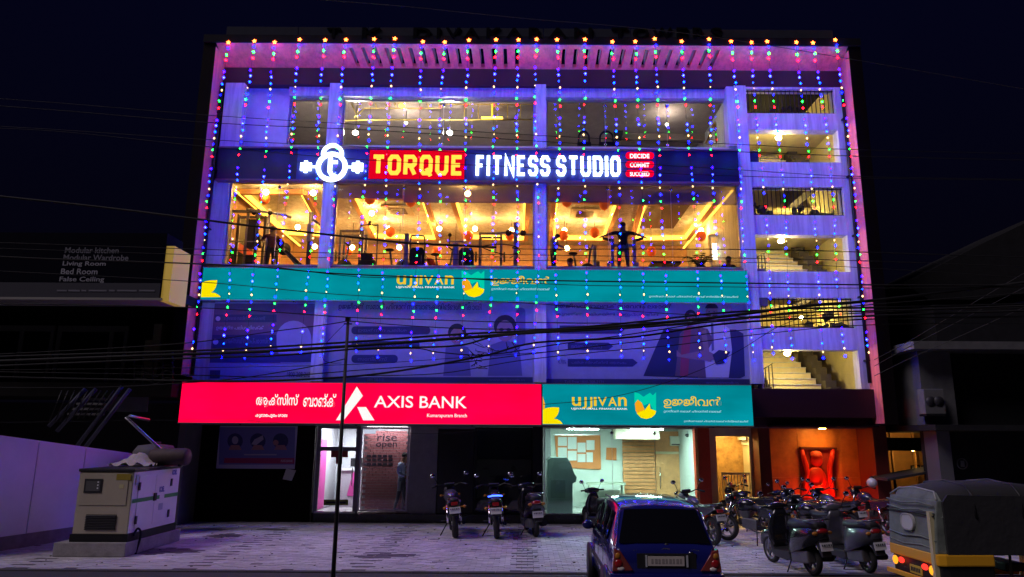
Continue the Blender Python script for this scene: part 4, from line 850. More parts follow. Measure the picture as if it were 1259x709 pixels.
# ------------------------------------------------------------------ gym machines
FZ = 7.03
GM = mat('machine_frame', (.13, .13, .16), .4, .4); GK = mat('machine_dark', (.025, .024, .028), .5); GRY = mat('machine_grey', (.35, .35, .4), .4, .3)
def mroot(name, px, py, Y, label, cat='gym machine', rz=0.0):
    p = at(px, py, Y); return empty(name, (p.x, Y, FZ), rz, label=label, cat=cat)
def weights(r, x, y, z0, n=12, w=.3):
    for k in range(n): MB().box(x - w / 2, x + w / 2, y - .08, y + .08, z0 + k * .055, z0 + k * .055 + .047).build('weight_plate', GK, r, world=False)
# twin upright cable station, left
r = mroot('cable_station', 317, 290, 1.3, 'tall grey twin column cable machine at the left end of the gym')
for i, x in enumerate((-.35, -.05, .3)):
    MB().tube([(x, 0, 0), (x, 0, 2.25)], .05, 8).build('upright', GRY if i != 1 else GM, r, world=False)
MB().tube([(-.42, 0, 2.24), (.75, .1, 2.1), (.95, .12, 2.0)], .045, 8).build('top_arm', GRY, r, world=False); MB().box(-.45, .4, -.3, .5, 0, .08).build('base', GM, r, world=False)
weights(r, -.2, .05, .12); MB().box(-.3, -.1, -.06, .16, 1.0, 1.9).build('shroud', GK, r, world=False)
for s in (-1, 1): MB().lathe([(.001, -.02), (.07, -.02), (.07, .02), (.001, .02)], (.1 + s * .25, -.08, 2.1), 'y', 14).build('pulley', BLACKM, r, world=False)
MB().tube([(.35, 0, 1.7), (.6, -.2, 1.2), (.75, -.2, .9)], .03, 6).build('lever', GRY, r, world=False)
r = mroot('incline_press', 357, 310, 1.5, 'machine with a long diagonal beam between the left columns')
MB().tube([(-.4, 0, 1.2), (.5, 0, .25)], .05, 8).build('beam', GRY, r, world=False); MB().tube([(-.4, 0, 0), (-.4, 0, 1.25)], .04, 8).build('upright', GM, r, world=False); MB().tube([(.2, 0, 0), (.62, 0, .0), (.62, 0, .35)], .04, 8).build('foot', GM, r, world=False)
MB().cbox((.1, 0, .75), (.6, .3, .08), (0, .75, 0)).build('pad', GK, r, world=False)
for s in (-1, 1): MB().lathe([(.001, -.03), (.2, -.03), (.2, .03), (.001, .03)], (-.3, s * .3, 1.1), 'y', 20).build('disc', GK, r, world=False)
r = mroot('mast_rack', 381, 290, 1.3, 'single dark mast with splayed feet left of the first pillar')
MB().tube([(0, 0, 0), (0, 0, 2.15)], .07, 8).build('mast', GM, r, world=False)
for s in (-1, 1): MB().tube([(0, 0, .45), (s * .35, -.1, 0)], .05, 8).build('leg', GM, r, world=False)
MB().tube([(-.02, 0, 2.0), (.28, .0, 1.75)], .035, 8).build('arm', GM, r, world=False); MB().box(-.06, .06, -.12, .1, 1.2, 1.75).build('carriage', GRY, r, world=False)
# treadmill with hoop
r = mroot('hoop_machine', 453, 300, .9, 'dark machine under a thin tall hoop frame right of the first pillar')
MB().tube(smooth([(-.26, 0, 0), (-.26, 0, 1.5), (-.2, 0, 1.62), (.2, 0, 1.62), (.26, 0, 1.5), (.26, 0, 0)], 4), .022, 8).build('hoop', GM, r, world=False)
MB().box(-.26, .24, -.1, .25, .02, .52).build('housing', GK, r, world=False, bevel=.03); MB().cbox((0, -.08, .62), (.34, .1, .2), (.4, 0, 0)).build('console', GK, r, world=False)
MB().box(-.22, .22, .25, 1.7, .05, .16).build('deck', GK, r, world=False); MB().tube([(0, 0, 1.62), (0, 0, 1.75)], .05, 8).build('pulley_box', GK, r, world=False)
for k, (px, lb, nm) in enumerate(((513, 'weight stack machine with an arched guard, left one of the twin pair', 'stack_machine'), (573, 'weight stack machine with rounded top, right one of the twin pair', 'stack_machine'))):
    r = mroot(nm, px, 300, .9, lb)
    if k == 0:
        MB().box(-.38, -.25, -.1, .1, 0, 1.35).build('column', GRY, r, world=False, bevel=.02); MB().tube(smooth([(-.2, 0, .5), (-.2, 0, 1.22), (-.12, 0, 1.3), (.12, 0, 1.3), (.22, 0, 1.2), (.22, 0, .5)], 4), .025, 8).build('guard', GM, r, world=False)
    else:
        MB().box(-.38, -.22, -.1, .1, 0, 1.05).build('column', GRY, r, world=False, bevel=.02); MB().tube([(-.5, 0, 1.05), (-.5, 0, 1.3)], .02, 6).ball((-.5, 0, 1.33), .06).build('grip', GK, r, world=False)
        MB().tube([(-.55, 0, 1.12), (.02, 0, 1.12)], .025, 6).build('cross_arm', GRY, r, world=False)
    MB().prism([(-.2, 0), (.25, 0), (.25, .75), (.18, .9), (-.12, .9), (-.2, .8)], -.12, .14).build('housing', GK, r, world=False); weights(r, .02, -.2, .1, 10)
    MB().box(-.3, .3, -.4, .8, 0, .05).build('base', GM, r, world=False)
r = mroot('cross_arm_tower', 634, 295, .9, 'tall mast with a horizontal cross arm and tripod foot left of the centre pillar')
MB().box(-.06, .06, -.06, .06, .35, 1.72).build('mast', GRY, r, world=False)
for s in (-1, 1): MB().tube([(0, 0, .38), (s * .3, 0, .0)], .045, 8).build('leg', GRY, r, world=False)
MB().tube([(-.62, 0, 1.4), (-.2, 0, 1.42), (.2, 0, 1.36), (.55, 0, 1.36)], .03, 8).build('cross_arm', GRY, r, world=False)
for s in (-1, 1): MB().lathe([(.001, -.03), (.09, -.03), (.09, .03), (.001, .03)], (s * .22, -.08, 1.38), 'y', 14).build('pulley', GK, r, world=False)
MB().tube([(-.6, 0, 1.4), (-.6, 0, .75), (-.68, 0, .68)], .02, 6).build('handle', GRY, r, world=False); MB().tube([(-.18, 0, .62), (0, 0, .72), (.14, 0, .6)], .018, 6).build('bar', GM, r, world=False)
r = mroot('chest_press', 766, 300, .95, 'pale framed press machine that the tall man stands in')
for s in (-1, 1):
    MB().box(s * .33 - .05, s * .33 + .05, -.05, .05, 0, 1.25).build('upright', GRY, r, world=False); MB().box(s * .44 - .04, s * .44 + .04, .1, .2, 0, .55).build('stand', GRY, r, world=False)
    MB().tube([(s * .33, 0, 1.2), (s * .62, 0, 1.28)], .045, 8).build('arm_pad', GK, r, world=False)
MB().box(-.33, .33, -.045, .045, 1.0, 1.08).build('cross_bar', GRY, r, world=False)
r = mroot('upright_rack', 731, 305, 1.6, 'narrow grey post beside the seated dark figure'); MB().tube([(0, 0, 0), (0, 0, 1.2)], .07, 8).build('post', GRY, r, world=False); MB().tube([(.05, 0, 0), (.12, 0, .7)], .05, 8).build('brace', GM, r, world=False)
r = mroot('side_table', 817, 320, 1.2, 'dark low table on a white pedestal', 'table'); MB().box(-.45, .45, -.3, .3, .5, .56).build('table_top', GK, r, world=False, bevel=.01); MB().lathe([(.2, 0), (.06, .1), (.05, .5)], n=14).build('pedestal', WHITE, r, world=False)
for k, dx in enumerate((-.32, .42)):
    c = mroot('stool', 817 + dx * 44, 325, .75, ('left' if k == 0 else 'right') + ' one of the two low dark stools by the low table', 'stool'); MB().box(-.2, .2, -.15, .15, .0, .2).build('seat', GK, c, world=False, bevel=.04); MB().box(-.18, .18, .1, .16, .2, .28).build('backrest', GK, c, world=False)
r = mroot('sofa', 889, 325, 1.1, 'black low sofa at the right end of the gym', 'sofa')
MB().box(-.6, .6, -.3, .3, 0, .28).build('seat', GK, r, world=False, bevel=.04); MB().box(-.6, .6, .2, .34, .28, .5).build('backrest', GK, r, world=False, bevel=.04); MB().box(-.7, -.6, -.3, .3, 0, .4).build('armrest', GK, r, world=False, bevel=.03); MB().box(.6, .7, -.3, .3, 0, .4).build('armrest', GK, r, world=False, bevel=.03)
# more machines along the glass
for nm_, px, Yd, sc, lb in (('functional_rack', 298, 1.2, 1.0, 'dark squat rack with crossed bars at the far left gym window'), ('functional_rack', 432, 2.2, .85, 'dark squat rack deeper in the room, left of the hoop machine'), ('functional_rack', 603, 2.0, .8, 'dark squat rack between the rounded stack machine and the cross armed tower')):
    r = mroot(nm_, px, 300, Yd, lb); r.scale = (sc, sc, sc)
    for s in (-1, 1):
        for yy in (0, .6): MB().box(s * .42 - .04, s * .42 + .04, yy - .04, yy + .04, 0, 2.1).build('upright', GM, r, world=False)
        MB().lathe([(.001, -.03), (.2, -.03), (.22, 0), (.2, .03), (.001, .03)], (s * .56, -.08, 1.15), 'x', 20).build('disc', GK, r, world=False)
    MB().box(-.46, .46, -.04, .04, 2.1, 2.17).box(-.46, .46, .56, .64, 2.1, 2.17).build('top_bar', GM, r, world=False); MB().tube([(-.7, -.08, 1.15), (.7, -.08, 1.15)], .018, 8).build('barbell', STEEL, r, world=False)
    MB().box(-.16, .16, .0, 1.1, .4, .48).build('bench_pad', GK, r, world=False, bevel=.02)
for px, Yd, lb in ((417, 1.0, 'low dark exercise bike just right of the first pillar'), (489, 1.0, 'low dark exercise bike left of the twin stack machines'), (545, 1.5, 'low dark exercise bike between the twin stack machines'), (714, 1.3, 'low dark exercise bike between the seated figure and the grey post')):
    r = mroot('exercise_bike', px, 300, Yd, lb, 'exercise bike')
    MB().lathe([(.001, -.05), (.22, -.05), (.22, .05), (.001, .05)], (.2, 0, .35), 'y', 20).build('flywheel', GK, r, world=False); MB().tube([(-.4, 0, .05), (-.15, 0, .4), (-.22, 0, .85)], .035, 8).tube([(-.15, 0, .4), (.2, 0, .35), (.3, 0, 1.0)], .035, 8).build('frame', GM, r, world=False)
    MB().ball((-.24, 0, .88), .12, (1.2, .8, .4)).build('saddle', GK, r, world=False); MB().tube([(.2, -.2, 1.05), (.32, 0, 1.0), (.2, .2, 1.05)], .02, 6).build('handlebar', GK, r, world=False); MB().cbox((.34, 0, 1.08), (.05, .2, .14), (0, .3, 0)).build('console', GRY, r, world=False)
# potted palm
r = mroot('potted_palm', 860, 315, .9, 'leafy potted palm standing inside the right gym window', 'plant'); LEAF = mat('palm_leaf', (.03, .07, .02), .5, var=.3)
MB().lathe([(.001, 0), (.15, 0), (.2, .3), (.17, .3), (.16, .26), (.001, .26)], n=16).build('pot', GK, r, world=False)
for k in range(15):
    an = k * 2.4; L = random.uniform(.55, .9); mb = MB(); pts = []
    for j in range(7):
        t = j / 6; pts.append(Vector((math.cos(an) * L * .55 * t, math.sin(an) * L * .4 * t, .28 + L * (1.25 * t - .75 * t * t))))
    for j in range(1, 7):
        p, d = pts[j], (pts[j] - pts[j - 1]).normalized(); sd = d.cross(Vector((0, 0, 1))).normalized()
        for s in (-1, 1):
            for q in (0, .5):
                b0 = p - d * .06 * q * 2; tip = b0 + sd * s * .16 * (1.1 - j / 9) + d * .09 - Vector((0, 0, .05)); mb.add([b0 - d * .018, b0 + d * .018, tip], [(0, 1, 2)])
    mb.tube(pts, .006, 4); mb.build('leaf', LEAF, r, world=False, fix=False)
# bright glass cabinet
r = mroot('lit_cabinet', 888, 300, 3.2, 'brightly lit white display cabinet at the far right of the gym', 'cabinet')
MB().box(-.45, .45, -.1, .1, .9, 1.0).box(-.45, .45, -.1, .1, 2.0, 2.05).box(-.45, -.4, -.1, .1, 1, 2).box(.4, .45, -.1, .1, 1, 2).build('case', WHITE, r, world=False)
for k in range(3): MB().box(-.35 + k * .27, -.2 + k * .27, -.05, -.02, 1.2, 1.75 - k * .1).build('lamp_tube', emat('cabinet_light', (1, .85, .6), 6), r, world=False)
# dumbbell rack far back & counters for depth
r = mroot('dumbbell_rack', 600, 325, 4.5, 'long low rack of dumbbells deep in the gym', 'rack'); MB().box(-2.2, 2.2, -.2, .2, .85, .92).box(-2.2, -2.1, -.2, .2, 0, .85).box(2.1, 2.2, -.2, .2, 0, .85).build('shelf', GM, r, world=False)
for k in range(14): MB().lathe([(.001, -.16), (.09, -.16), (.09, -.06), (.02, -.06), (.02, .06), (.09, .06), (.09, .16), (.001, .16)], (-1.9 + k * .29, 0, 1.02), 'y', 10).build('dumbbell', GK, r, world=False)
# ------------------------------------------------------------------ top floor interior
TB = mat('top_wall', (.42, .35, .33), .8, var=.15)
bx('top_back_wall', TB, B, -9.34, 6.49, 6.5, 6.6, 10.56, 13.35); bx('top_ceiling', mat('top_ceiling_paint', (.35, .29, .27), .8, var=.15), B, -9.34, 6.49, .36, 6.49, 13.2, 13.34)
LT = emat('top_lamp', (1, .80, .62), 1000)
for i, (a, b, yy, rr, lb) in enumerate(((375, 129, 3, .05, 'small pale lamp in the leftmost top floor window'), (437, 163, 1.4, .085, 'big bright round lamp, left one of the pair low in the top floor window'), (553, 163, 1.4, .085, 'big bright round lamp, right one of the pair low in the top floor window'),
                        (499, 151, 2.5, .04, 'faint small lamp between the two big round lamps'), (831, 130, 2.5, .045, 'upper small lamp behind the right top floor window'), (820, 153, 2.5, .04, 'lower small lamp behind the right top floor window'))):
    p = at(a, b, yy); l = empty('ceiling_lamp', p, label=lb, cat='lamp', group='lamps on the top floor'); MB().ball((0, 0, 0), rr, (1, 1, .75)).build('globe', LT, l, world=False); MB().tube([(0, 0, rr * .7), (0, 0, 13.19 - p.z)], .01, 5).build('stem', BLACKM, l, world=False)
yl = emat('amber_lamp', (1, .55, .05), 9)
p = at(494, 130, 2); l = empty('ceiling_lamp', p, label='amber lamp under the roof frame left of centre', cat='lamp'); MB().ball((0, 0, 0), .1, (1, 1, .6)).build('globe', yl, l, world=False); MB().tube([(0, 0, .05), (0, 0, 13.19 - p.z)], .02, 5).build('stem', BLACKM, l, world=False)
p = at(605, 145, 2); l = empty('pendant_lamp', p, label='amber inverted T pendant lamp in the middle top floor window', cat='lamp'); MB().box(-.35, .35, -.06, .06, -.03, .02).build('shade', yl, l, world=False); MB().tube([(0, 0, .02), (0, 0, .5)], .035, 8).build('stem', emat('amber_stem', (1, .6, .05), 2.2), l, world=False); MB().ball((0, 0, .6), .06).build('bulb', LT, l, world=False); MB().tube([(0, 0, .65), (0, 0, 13.19 - p.z)], .01, 5).build('cord', BLACKM, l, world=False)
# yellow pipe frames below the roof
YP = mat('yellow_pipe', (.65, .48, .12), .5)
fr = empty('pipe_frame', (0, 2, 12.4), label='yellow ladder like pipe frame hung under the top floor ceiling', cat='frame')
def pp(a, b, Yd=2.0): return at(a, b, Yd)
MB().tube([pp(424, 148), pp(480, 147), pp(560, 147), pp(656, 147)], .025, 6).build('rail', YP, fr); MB().tube([pp(448, 133), pp(540, 133), pp(545, 128), pp(656, 128)], .02, 6).build('rail', YP, fr)
for a in (571, 588, 606, 624, 640, 655): MB().tube([pp(a, 128), pp(a, 147)], .02, 6).build('rung', YP, fr)
for a, b, c, d in ((430, 122, 440, 145), (446, 122, 436, 145), (436, 145, 448, 133), (460, 122, 463, 133), (470, 122, 477, 133), (482, 122, 488, 133), (523, 122, 528, 133), (538, 122, 541, 133), (405, 126, 415, 126), (405, 126, 411, 134)): MB().tube([pp(a, b), pp(c, d)], .018, 6).build('strut', YP, fr)
sm = empty('stair_flight', (3.2, 2, 11), label='dark sloping stair underside behind the right top floor window', cat='staircase'); MB().prism(pxpoly([(768, 126), (757, 166), (780, 172), (905, 172), (905, 124)], 4.2), 4.2, 4.5).build('wall_panel', mat('tan_board', (.26, .21, .17), .8, var=.1), sm)
MB().prism(pxpoly([(765, 126), (772, 126), (764, 172), (752, 172)], 4.1), 4.0, 4.15).build('soffit', mat('dark_soffit_board', (.03, .03, .04), .8), sm)  # one even dark colour along the sloping underside
ld = empty('step_ladder', at(876, 176, 1.2), label='yellow folding step ladder at the right end of the top floor', cat='ladder'); AY = mat('ladder_yellow', (.75, .42, .04), .45)
for a, b, c, d in ((868, 176, 879, 150), (879, 150, 881, 176)): MB().tube([at(a, b, 1.2), at(c, d, 1.2)], .028, 6).build('leg', AY, ld)
for k in range(4): MB().tube([at(870 + k * 2.5, 171 - k * 5.5, 1.2), at(881 - k * .4, 171 - k * 5.5, 1.2)], .012, 6).build('rung', AY, ld)
for k, (a, w_) in enumerate(((718, .16), (746, .2))):
    e = empty('kettlebell_stand', at(a, 178, .9), label=('first' if k == 0 else 'second') + ' dark arched stand on the sill of the right top window, from the left', cat='stand')
    MB().tube(smooth([(-w_, 0, 0), (-w_ * .95, 0, .32), (0, 0, .46), (w_ * .95, 0, .32), (w_, 0, 0)], 5), .03, 6).build('arch', GK, e, world=False); MB().box(-w_ - .05, w_ + .05, -.1, .1, -.05, .06).build('base', GK, e, world=False)
# ------------------------------------------------------------------ stair tower lamps, junk behind the grilles
for k, (a, b) in ((1, (957, 167)), (3, (960, 293)), (5, (968, 436))):
    p = Vector((X(a, b, .45), .45, oz[k][1] - .05)); l = empty('landing_lamp', p, label='round landing lamp in the ' + {1: 'top', 3: 'middle', 5: 'lowest'}[k] + ' stair opening', cat='lamp', group='stair landing lamps'); MB().ball((0, 0, 0), .085, (1, 1, .7)).build('globe', L_STAIR, l, world=False); MB().lathe([(.001, .05), (.03, .05), (.03, .45), (.001, .45)], n=12).build('base', WHITE, l, world=False)
for k, (a, b, lb) in enumerate(((935, 126, 'highest'), (975, 248, 'second'), (985, 386, 'third'))):
    p = at(a, b, 2.5); l = empty('landing_lamp', (p.x, 2.5, oz[k * 2][1] + .1 - .25), label='lamp behind the ' + lb + ' barred stair opening from the top', cat='lamp', group='stair landing lamps'); MB().ball((0, 0, 0), .06).build('globe', L_STAIR, l, world=False)
JK = mat('stored_junk', (.04, .05, .03), .8, var=.4)
for (x0, x1, k, n, lb) in ((958, 1003, 0, 26, 'dark heap of stored plants and crates behind the highest stair grille'), (922, 950, 2, 18, 'dark clutter at the left behind the middle stair grille'), (975, 1025, 2, 22, 'dark pile at the right behind the middle stair grille'), (985, 1030, 4, 14, 'low clutter behind the lowest stair grille')):
    z0, z1 = oz[k]; a, b = X(x0, 250, .4), X(x1, 250, .4); e = empty('stored_clutter', ((a + b) / 2, .5, z0), label=lb, cat='clutter')
    for q in range(n):
        t = random.random(); h = (z1 - z0) * random.uniform(.25, .85) * (1 - abs(t - .5)); MB().cbox((a + (b - a) * t, .35 + random.random() * .5, z0 + h * random.random() + .05), [random.uniform(.05, .2) for _ in range(3)], [random.uniform(0, 1.5) for _ in range(3)]).build('box', JK, e)
# entrance relief
Yr = gy2 - .05; rl_ = empty('wall_relief', (X(1005, 580, Yr), Yr, .7), label='red lit relief of two raised arms round a bowed figure on the orange wall', cat='sculpture')
REDG = mat('relief_red_glow', (.65, .03, .015), .45, em=(1, .015, 0), es=.10); RDK = mat('relief_dark', (.10, .01, .01), .6)  # red glow put into the figure itself, besides its lamp
P = lambda *q: pxpoly(q, Yr)
MB().prism(P((984, 550), (1027, 551), (1029, 612), (986, 610)), Yr + .02, Yr + .049).build('panel', mat('relief_panel', (.30, .03, .015), .6), rl_)
MB().prism(P((983, 549), (1028, 550), (1028, 553), (983, 552)), Yr - .06, Yr + .02).build('frame_top', RDK, rl_)
for q in ([(986, 553, .05), (988, 562, .06), (991, 572, .07), (993, 583, .055), (990, 592, .05), (991, 604, .045)], [(1024, 552, .05), (1023, 562, .065), (1020, 574, .07), (1021, 588, .06), (1024, 602, .055), (1025, 610, .05)]):
    MB().tube([at(a, b, Yr - .02) for a, b, r in q], [r * 1.1 for a, b, r in q], 10).build('arm', REDG, rl_)
mb = MB(); c = at(1004, 566, Yr); mb.ball((c.x, Yr, c.z), .17, (1, .7, 1.05), 16, 10); mb.build('head', REDG, rl_)
c = at(1004, 588, Yr); MB().ball((c.x, Yr, c.z), .30, (.95, .45, 1.1), 16, 10).build('torso', REDG, rl_)
c = at(1003, 559, Yr); MB().lathe([(.17, 0), (.16, .1), (.1, .15), (.001, .16)], (c.x, Yr - .02, c.z - .04), 'z', 16, sc=(1, .8, 1)).build('cap', mat('relief_pale', (.75, .10, .05), .5), rl_)
MB().tube([at(a, b, Yr - .16) for a, b in ((997, 594), (1001, 598), (1007, 598), (1011, 594))], .03, 8).build('necklace', mat('relief_pale'), rl_)
MB().prism(P((986, 611), (1031, 613), (1032, 618), (986, 616)), Yr - .1, Yr + .02).build('ledge', RDK, rl_)
pl = bpy.data.lights.new('relief_lamp', 'POINT'); pl.energy = 30; pl.color = (1, .02, .0); pl.shadow_soft_size = .05; lo = bpy.data.objects.new('relief_lamp', pl); COL.objects.link(lo); lo.parent = rl_; lo.location = (0, -.35, .12)
MB().lathe([(.001, -.03), (.04, -.03), (.04, .03), (.001, .03)], (X(1005, 580, Yr), Yr - .3, .70), 'z', 10).build('lamp_housing', emat('red_lamp', (1, .02, 0), 3), rl_)
p = at(1010, 516, .75); l = empty('downlight', (p.x, .75, 2.74), label='round ceiling downlight above the orange entrance wall', cat='lamp'); MB().lathe([(.001, -.07), (.09, -.07), (.12, -.02), (.12, .0)], n=16).build('lens', emat('entrance_lamp', (1, .46, .08), 200), l, world=False)
# right bank unit contents
nb = empty('notice_board', at(711, 575, rY - .04), label='orange notice board covered with white papers on the mint wall', cat='notice board')
flat('board', mat('board_orange', (.75, .25, .08), .7), nb, [(682, 535), (738, 535), (739, 577), (697, 575), (684, 562)], rY - .05, t=.02)
flat('board_frame', ALU, nb, [(680.5, 533.5), (739.5, 533.5), (739.5, 535), (680.5, 535)], rY - .055, t=.03)
PPR = mat('paper_white', (.85, .87, .85), .8)
for (a, b, c, d) in ((686, 537, 697, 548), (698, 537, 709, 552), (710, 544, 720, 556), (721, 541, 731, 553), (686, 550, 697, 562), (698, 554, 709, 566), (710, 558, 720, 568), (721, 556, 729, 568)):
    q = flat('paper', PPR, nb, [(a, b), (c, b), (c, d), (a, d)], rY - .058 - random.uniform(0, .006), t=.002)
flat('poster_small', mat('board_orange'), None, [(745.5, 550), (758, 550.5), (758, 566), (745, 565)], rY - .03, t=.01, label='small orange notice to the right of the notice board', cat='notice'); bpy.data.objects['poster_small'].name = 'small_notice'
ac = empty('split_air_conditioner', at(831, 549, rY - .2), label='white wall air conditioner above the wooden office door', cat='air conditioner')
q0, q1 = X(824, 540, rY - .2), X(842, 540, rY - .2); MB().box(q0, q1, rY - .25, rY - .02, Z(831, 548, rY - .2), Z(831, 536, rY - .2)).build('casing', mat('ac_white', (.8, .78, .65), .4), ac, bevel=.02)
MB().box(q0 + .03, q1 - .03, rY - .256, rY - .251, Z(831, 547, rY - .2), Z(831, 545.5, rY - .2)).build('louvre', GK, ac)
cm = empty('dome_camera', at(845, 535, 2.4), label='small dark dome camera under the bank ceiling', cat='camera'); MB().ball((0, 0, 0), .07, (1, 1, .8)).build('dome', GK, cm, world=False); MB().tube([(0, 0, .03), (0, 0, .12)], .02, 6).build('bracket', WHITE, cm, world=False)
kk = empty('passbook_kiosk', at(690, 630, 1.75), label='tall grey kiosk cabinet just inside the lit bank window', cat='kiosk')
MB().prism(pxpoly([(673, 634), (673, 566), (677, 562), (697, 562), (702, 570), (706, 582), (709, 586), (708, 592), (704, 594), (704, 634)], 1.75), 1.7, 2.1).build('cabinet', mat('kiosk_grey', (.18, .24, .24), .5, var=.1), kk, bevel=.01)
MB().prism(pxpoly([(677, 590), (695, 590), (695, 612), (677, 612)], 1.72), 1.69, 1.699).build('panel', mat('kiosk_panel', (.12, .16, .16), .4), kk)
tb = empty('office_desk', at(745, 615, 3.3), label='pale desk behind the parked scooter in the mint bank office', cat='desk'); q = at(745, 590, 3.3)
MB().box(q.x - .6, q.x + .6, 3.1, 3.6, .95, 1.0).box(q.x - .55, q.x - .5, 3.1, 3.6, .16, .95).box(q.x + .5, q.x + .55, 3.1, 3.6, .16, .95).build('desk_top', mat('desk_mint', (.55, .62, .5), .4), tb)
# ------------------------------------------------------------------ people
def person(name, label, loc, rz, J, shirt, trousers, skin, hair, scale=1.0, fingers=True):
    D = dict(pel=(0, 0, .95), wst=(0, 0, 1.08), ch=(0, 0, 1.28), nk=(0, 0, 1.46), hd=(0, .01, 1.56), ht=(0, .015, 1.68), sL=(-.18, 0, 1.41), eL=(-.23, 0, 1.13), wL=(-.23, .06, .88), sR=(.18, 0, 1.41), eR=(.23, 0, 1.13), wR=(.23, .06, .88),
             hL=(-.09, 0, .9), kL=(-.1, .02, .49), aL=(-.1, -.01, .08), tL=(-.11, .15, .04), hR=(.09, 0, .9), kR=(.1, .02, .49), aR=(.1, -.01, .08), tR=(.11, .15, .04)); D.update(J)
    Rr = dict(pel=.15, wst=.135, ch=.15, nk=.058, hd=.085, ht=.08, sL=.07, eL=.047, wL=.03, sR=.07, eR=.047, wR=.03, hL=.095, kL=.062, aL=.042, tL=.035, hR=.095, kR=.062, aR=.042, tR=.035)
    E = [('pel', 'wst'), ('wst', 'ch'), ('ch', 'nk'), ('nk', 'hd'), ('hd', 'ht'), ('ch', 'sL'), ('sL', 'eL'), ('eL', 'wL'), ('ch', 'sR'), ('sR', 'eR'), ('eR', 'wR'), ('pel', 'hL'), ('hL', 'kL'), ('kL', 'aL'), ('aL', 'tL'), ('pel', 'hR'), ('hR', 'kR'), ('kR', 'aR'), ('aR', 'tR')]
    for s in 'LR':
        w_ = Vector(D['w' + s]); e_ = Vector(D['e' + s]); d = (w_ - e_).normalized(); sg = -1 if s == 'L' else 1; fwd = Vector((0, 1, 0)); fwd = (fwd - d * fwd.dot(d)); fwd = fwd.normalized() if fwd.length > .2 else Vector((sg, 0, 0))
        D['p' + s] = tuple(w_ + d * .07); Rr['p' + s] = .03; E.append(('w' + s, 'p' + s))
        for k, (o_, l_) in enumerate(((-.028, .065), (-.01, .08), (.01, .075), (.028, .06))):
            b = w_ + d * .085 + fwd * o_; t = b + d * l_ * .6; tt = t + d * l_ * .4 - Vector((sg * .015, 0, 0))
            D['f%d%s' % (k, s)] = tuple(t); D['g%d%s' % (k, s)] = tuple(tt); Rr['f%d%s' % (k, s)] = .009; Rr['g%d%s' % (k, s)] = .008; E += [('p' + s, 'f%d%s' % (k, s)), ('f%d%s' % (k, s), 'g%d%s' % (k, s))]
        D['th' + s] = tuple(w_ + d * .06 + fwd * .05); Rr['th' + s] = .01; E.append(('w' + s, 'th' + s))
    D['no'] = tuple(Vector(D['hd']) + Vector((0, .095, .03))); Rr['no'] = .016; E.append(('hd', 'no'))
    for s, sg in (('L', -1), ('R', 1)): D['ea' + s] = tuple(Vector(D['hd']) + Vector((sg * .082, 0, .035))); Rr['ea' + s] = .018; E.append(('hd', 'ea' + s))
    ks = list(D); me = bpy.data.meshes.new('b'); me.from_pydata([Vector(D[k]) * scale for k in ks], [(ks.index(a), ks.index(b)) for a, b in E], [])
    o = bpy.data.objects.new('b', me); COL.objects.link(o); md = o.modifiers.new('s', 'SKIN'); sv = me.skin_vertices[0].data
    for i, k in enumerate(ks):
        sv[i].radius = (Rr[k] * scale, Rr[k] * scale * (.75 if k in ('pel', 'wst', 'ch') else 1)); sv[i].use_root = (k == 'pel')
    md2 = o.modifiers.new('u', 'SUBSURF'); md2.levels = 1; md2.render_levels = 1; md.use_smooth_shade = True
    bpy.context.view_layer.update(); ev = o.evaluated_get(bpy.context.evaluated_depsgraph_get()); nm = bpy.data.meshes.new_from_object(ev); bpy.data.objects.remove(o)
    nm.materials.clear(); mats_ = [skin, shirt, trousers, GK, hair]
    for q in mats_: nm.materials.append(q)
    cls = {}
    for k in ks:
        cls[k] = 0 if k[0] in 'fgpt' and k not in ('pel', 'pL', 'pR', 'tL', 'tR') else 0
        if k in ('ch', 'wst', 'sL', 'sR', 'nk'): cls[k] = 1
        if k in ('pel', 'hL', 'hR', 'kL', 'kR', 'aL', 'aR'): cls[k] = 2
        if k in ('tL', 'tR'): cls[k] = 3
        if k == 'ht': cls[k] = 4
    for p in nm.polygons:
        c = p.center / scale; best = min(E, key=lambda e: ((Vector(D[e[0]]) + Vector(D[e[1]])) / 2 - c).length if False else (lambda A, Bv: ((A + (Bv - A) * max(0, min(1, (c - A).dot(Bv - A) / max(1e-9, (Bv - A).length_squared)))) - c).length)(Vector(D[e[0]]), Vector(D[e[1]])))
        A, Bv = Vector(D[best[0]]), Vector(D[best[1]]); t = (c - A).dot(Bv - A) / max(1e-9, (Bv - A).length_squared); p.use_smooth = True
        if best in (('sL', 'eL'), ('sR', 'eR')): p.material_index = 1 if t < SLV else 0
        elif best in (('eL', 'wL'), ('eR', 'wR')): p.material_index = 1 if SLV > 1.2 and t < .8 else 0
        elif best == ('hd', 'ht'): p.material_index = 4 if (t > .75 or (c.y < D['hd'][1] + .01)) else 0
        elif best == ('nk', 'hd') or best == ('ch', 'nk') and t > .75: p.material_index = 0
        elif best == ('pel', 'wst'): p.material_index = 1 if t > .1 else 2
        elif best[1] in ('tL', 'tR'): p.material_index = 3
        else: p.material_index = cls[best[0]] if best[0] != 'pel' else 2
    r = empty(name, loc, rz, label=label, cat='person'); b = bpy.data.objects.new('body', nm); COL.objects.link(b); b.parent = r
    h = Vector(D['ht']) * scale; hm = MB().ball((h.x, h.y - .02, h.z - .02), .098 * scale, (1, 1.05, .85), 14, 8); hm.build('hair', hair, r, world=False); return r
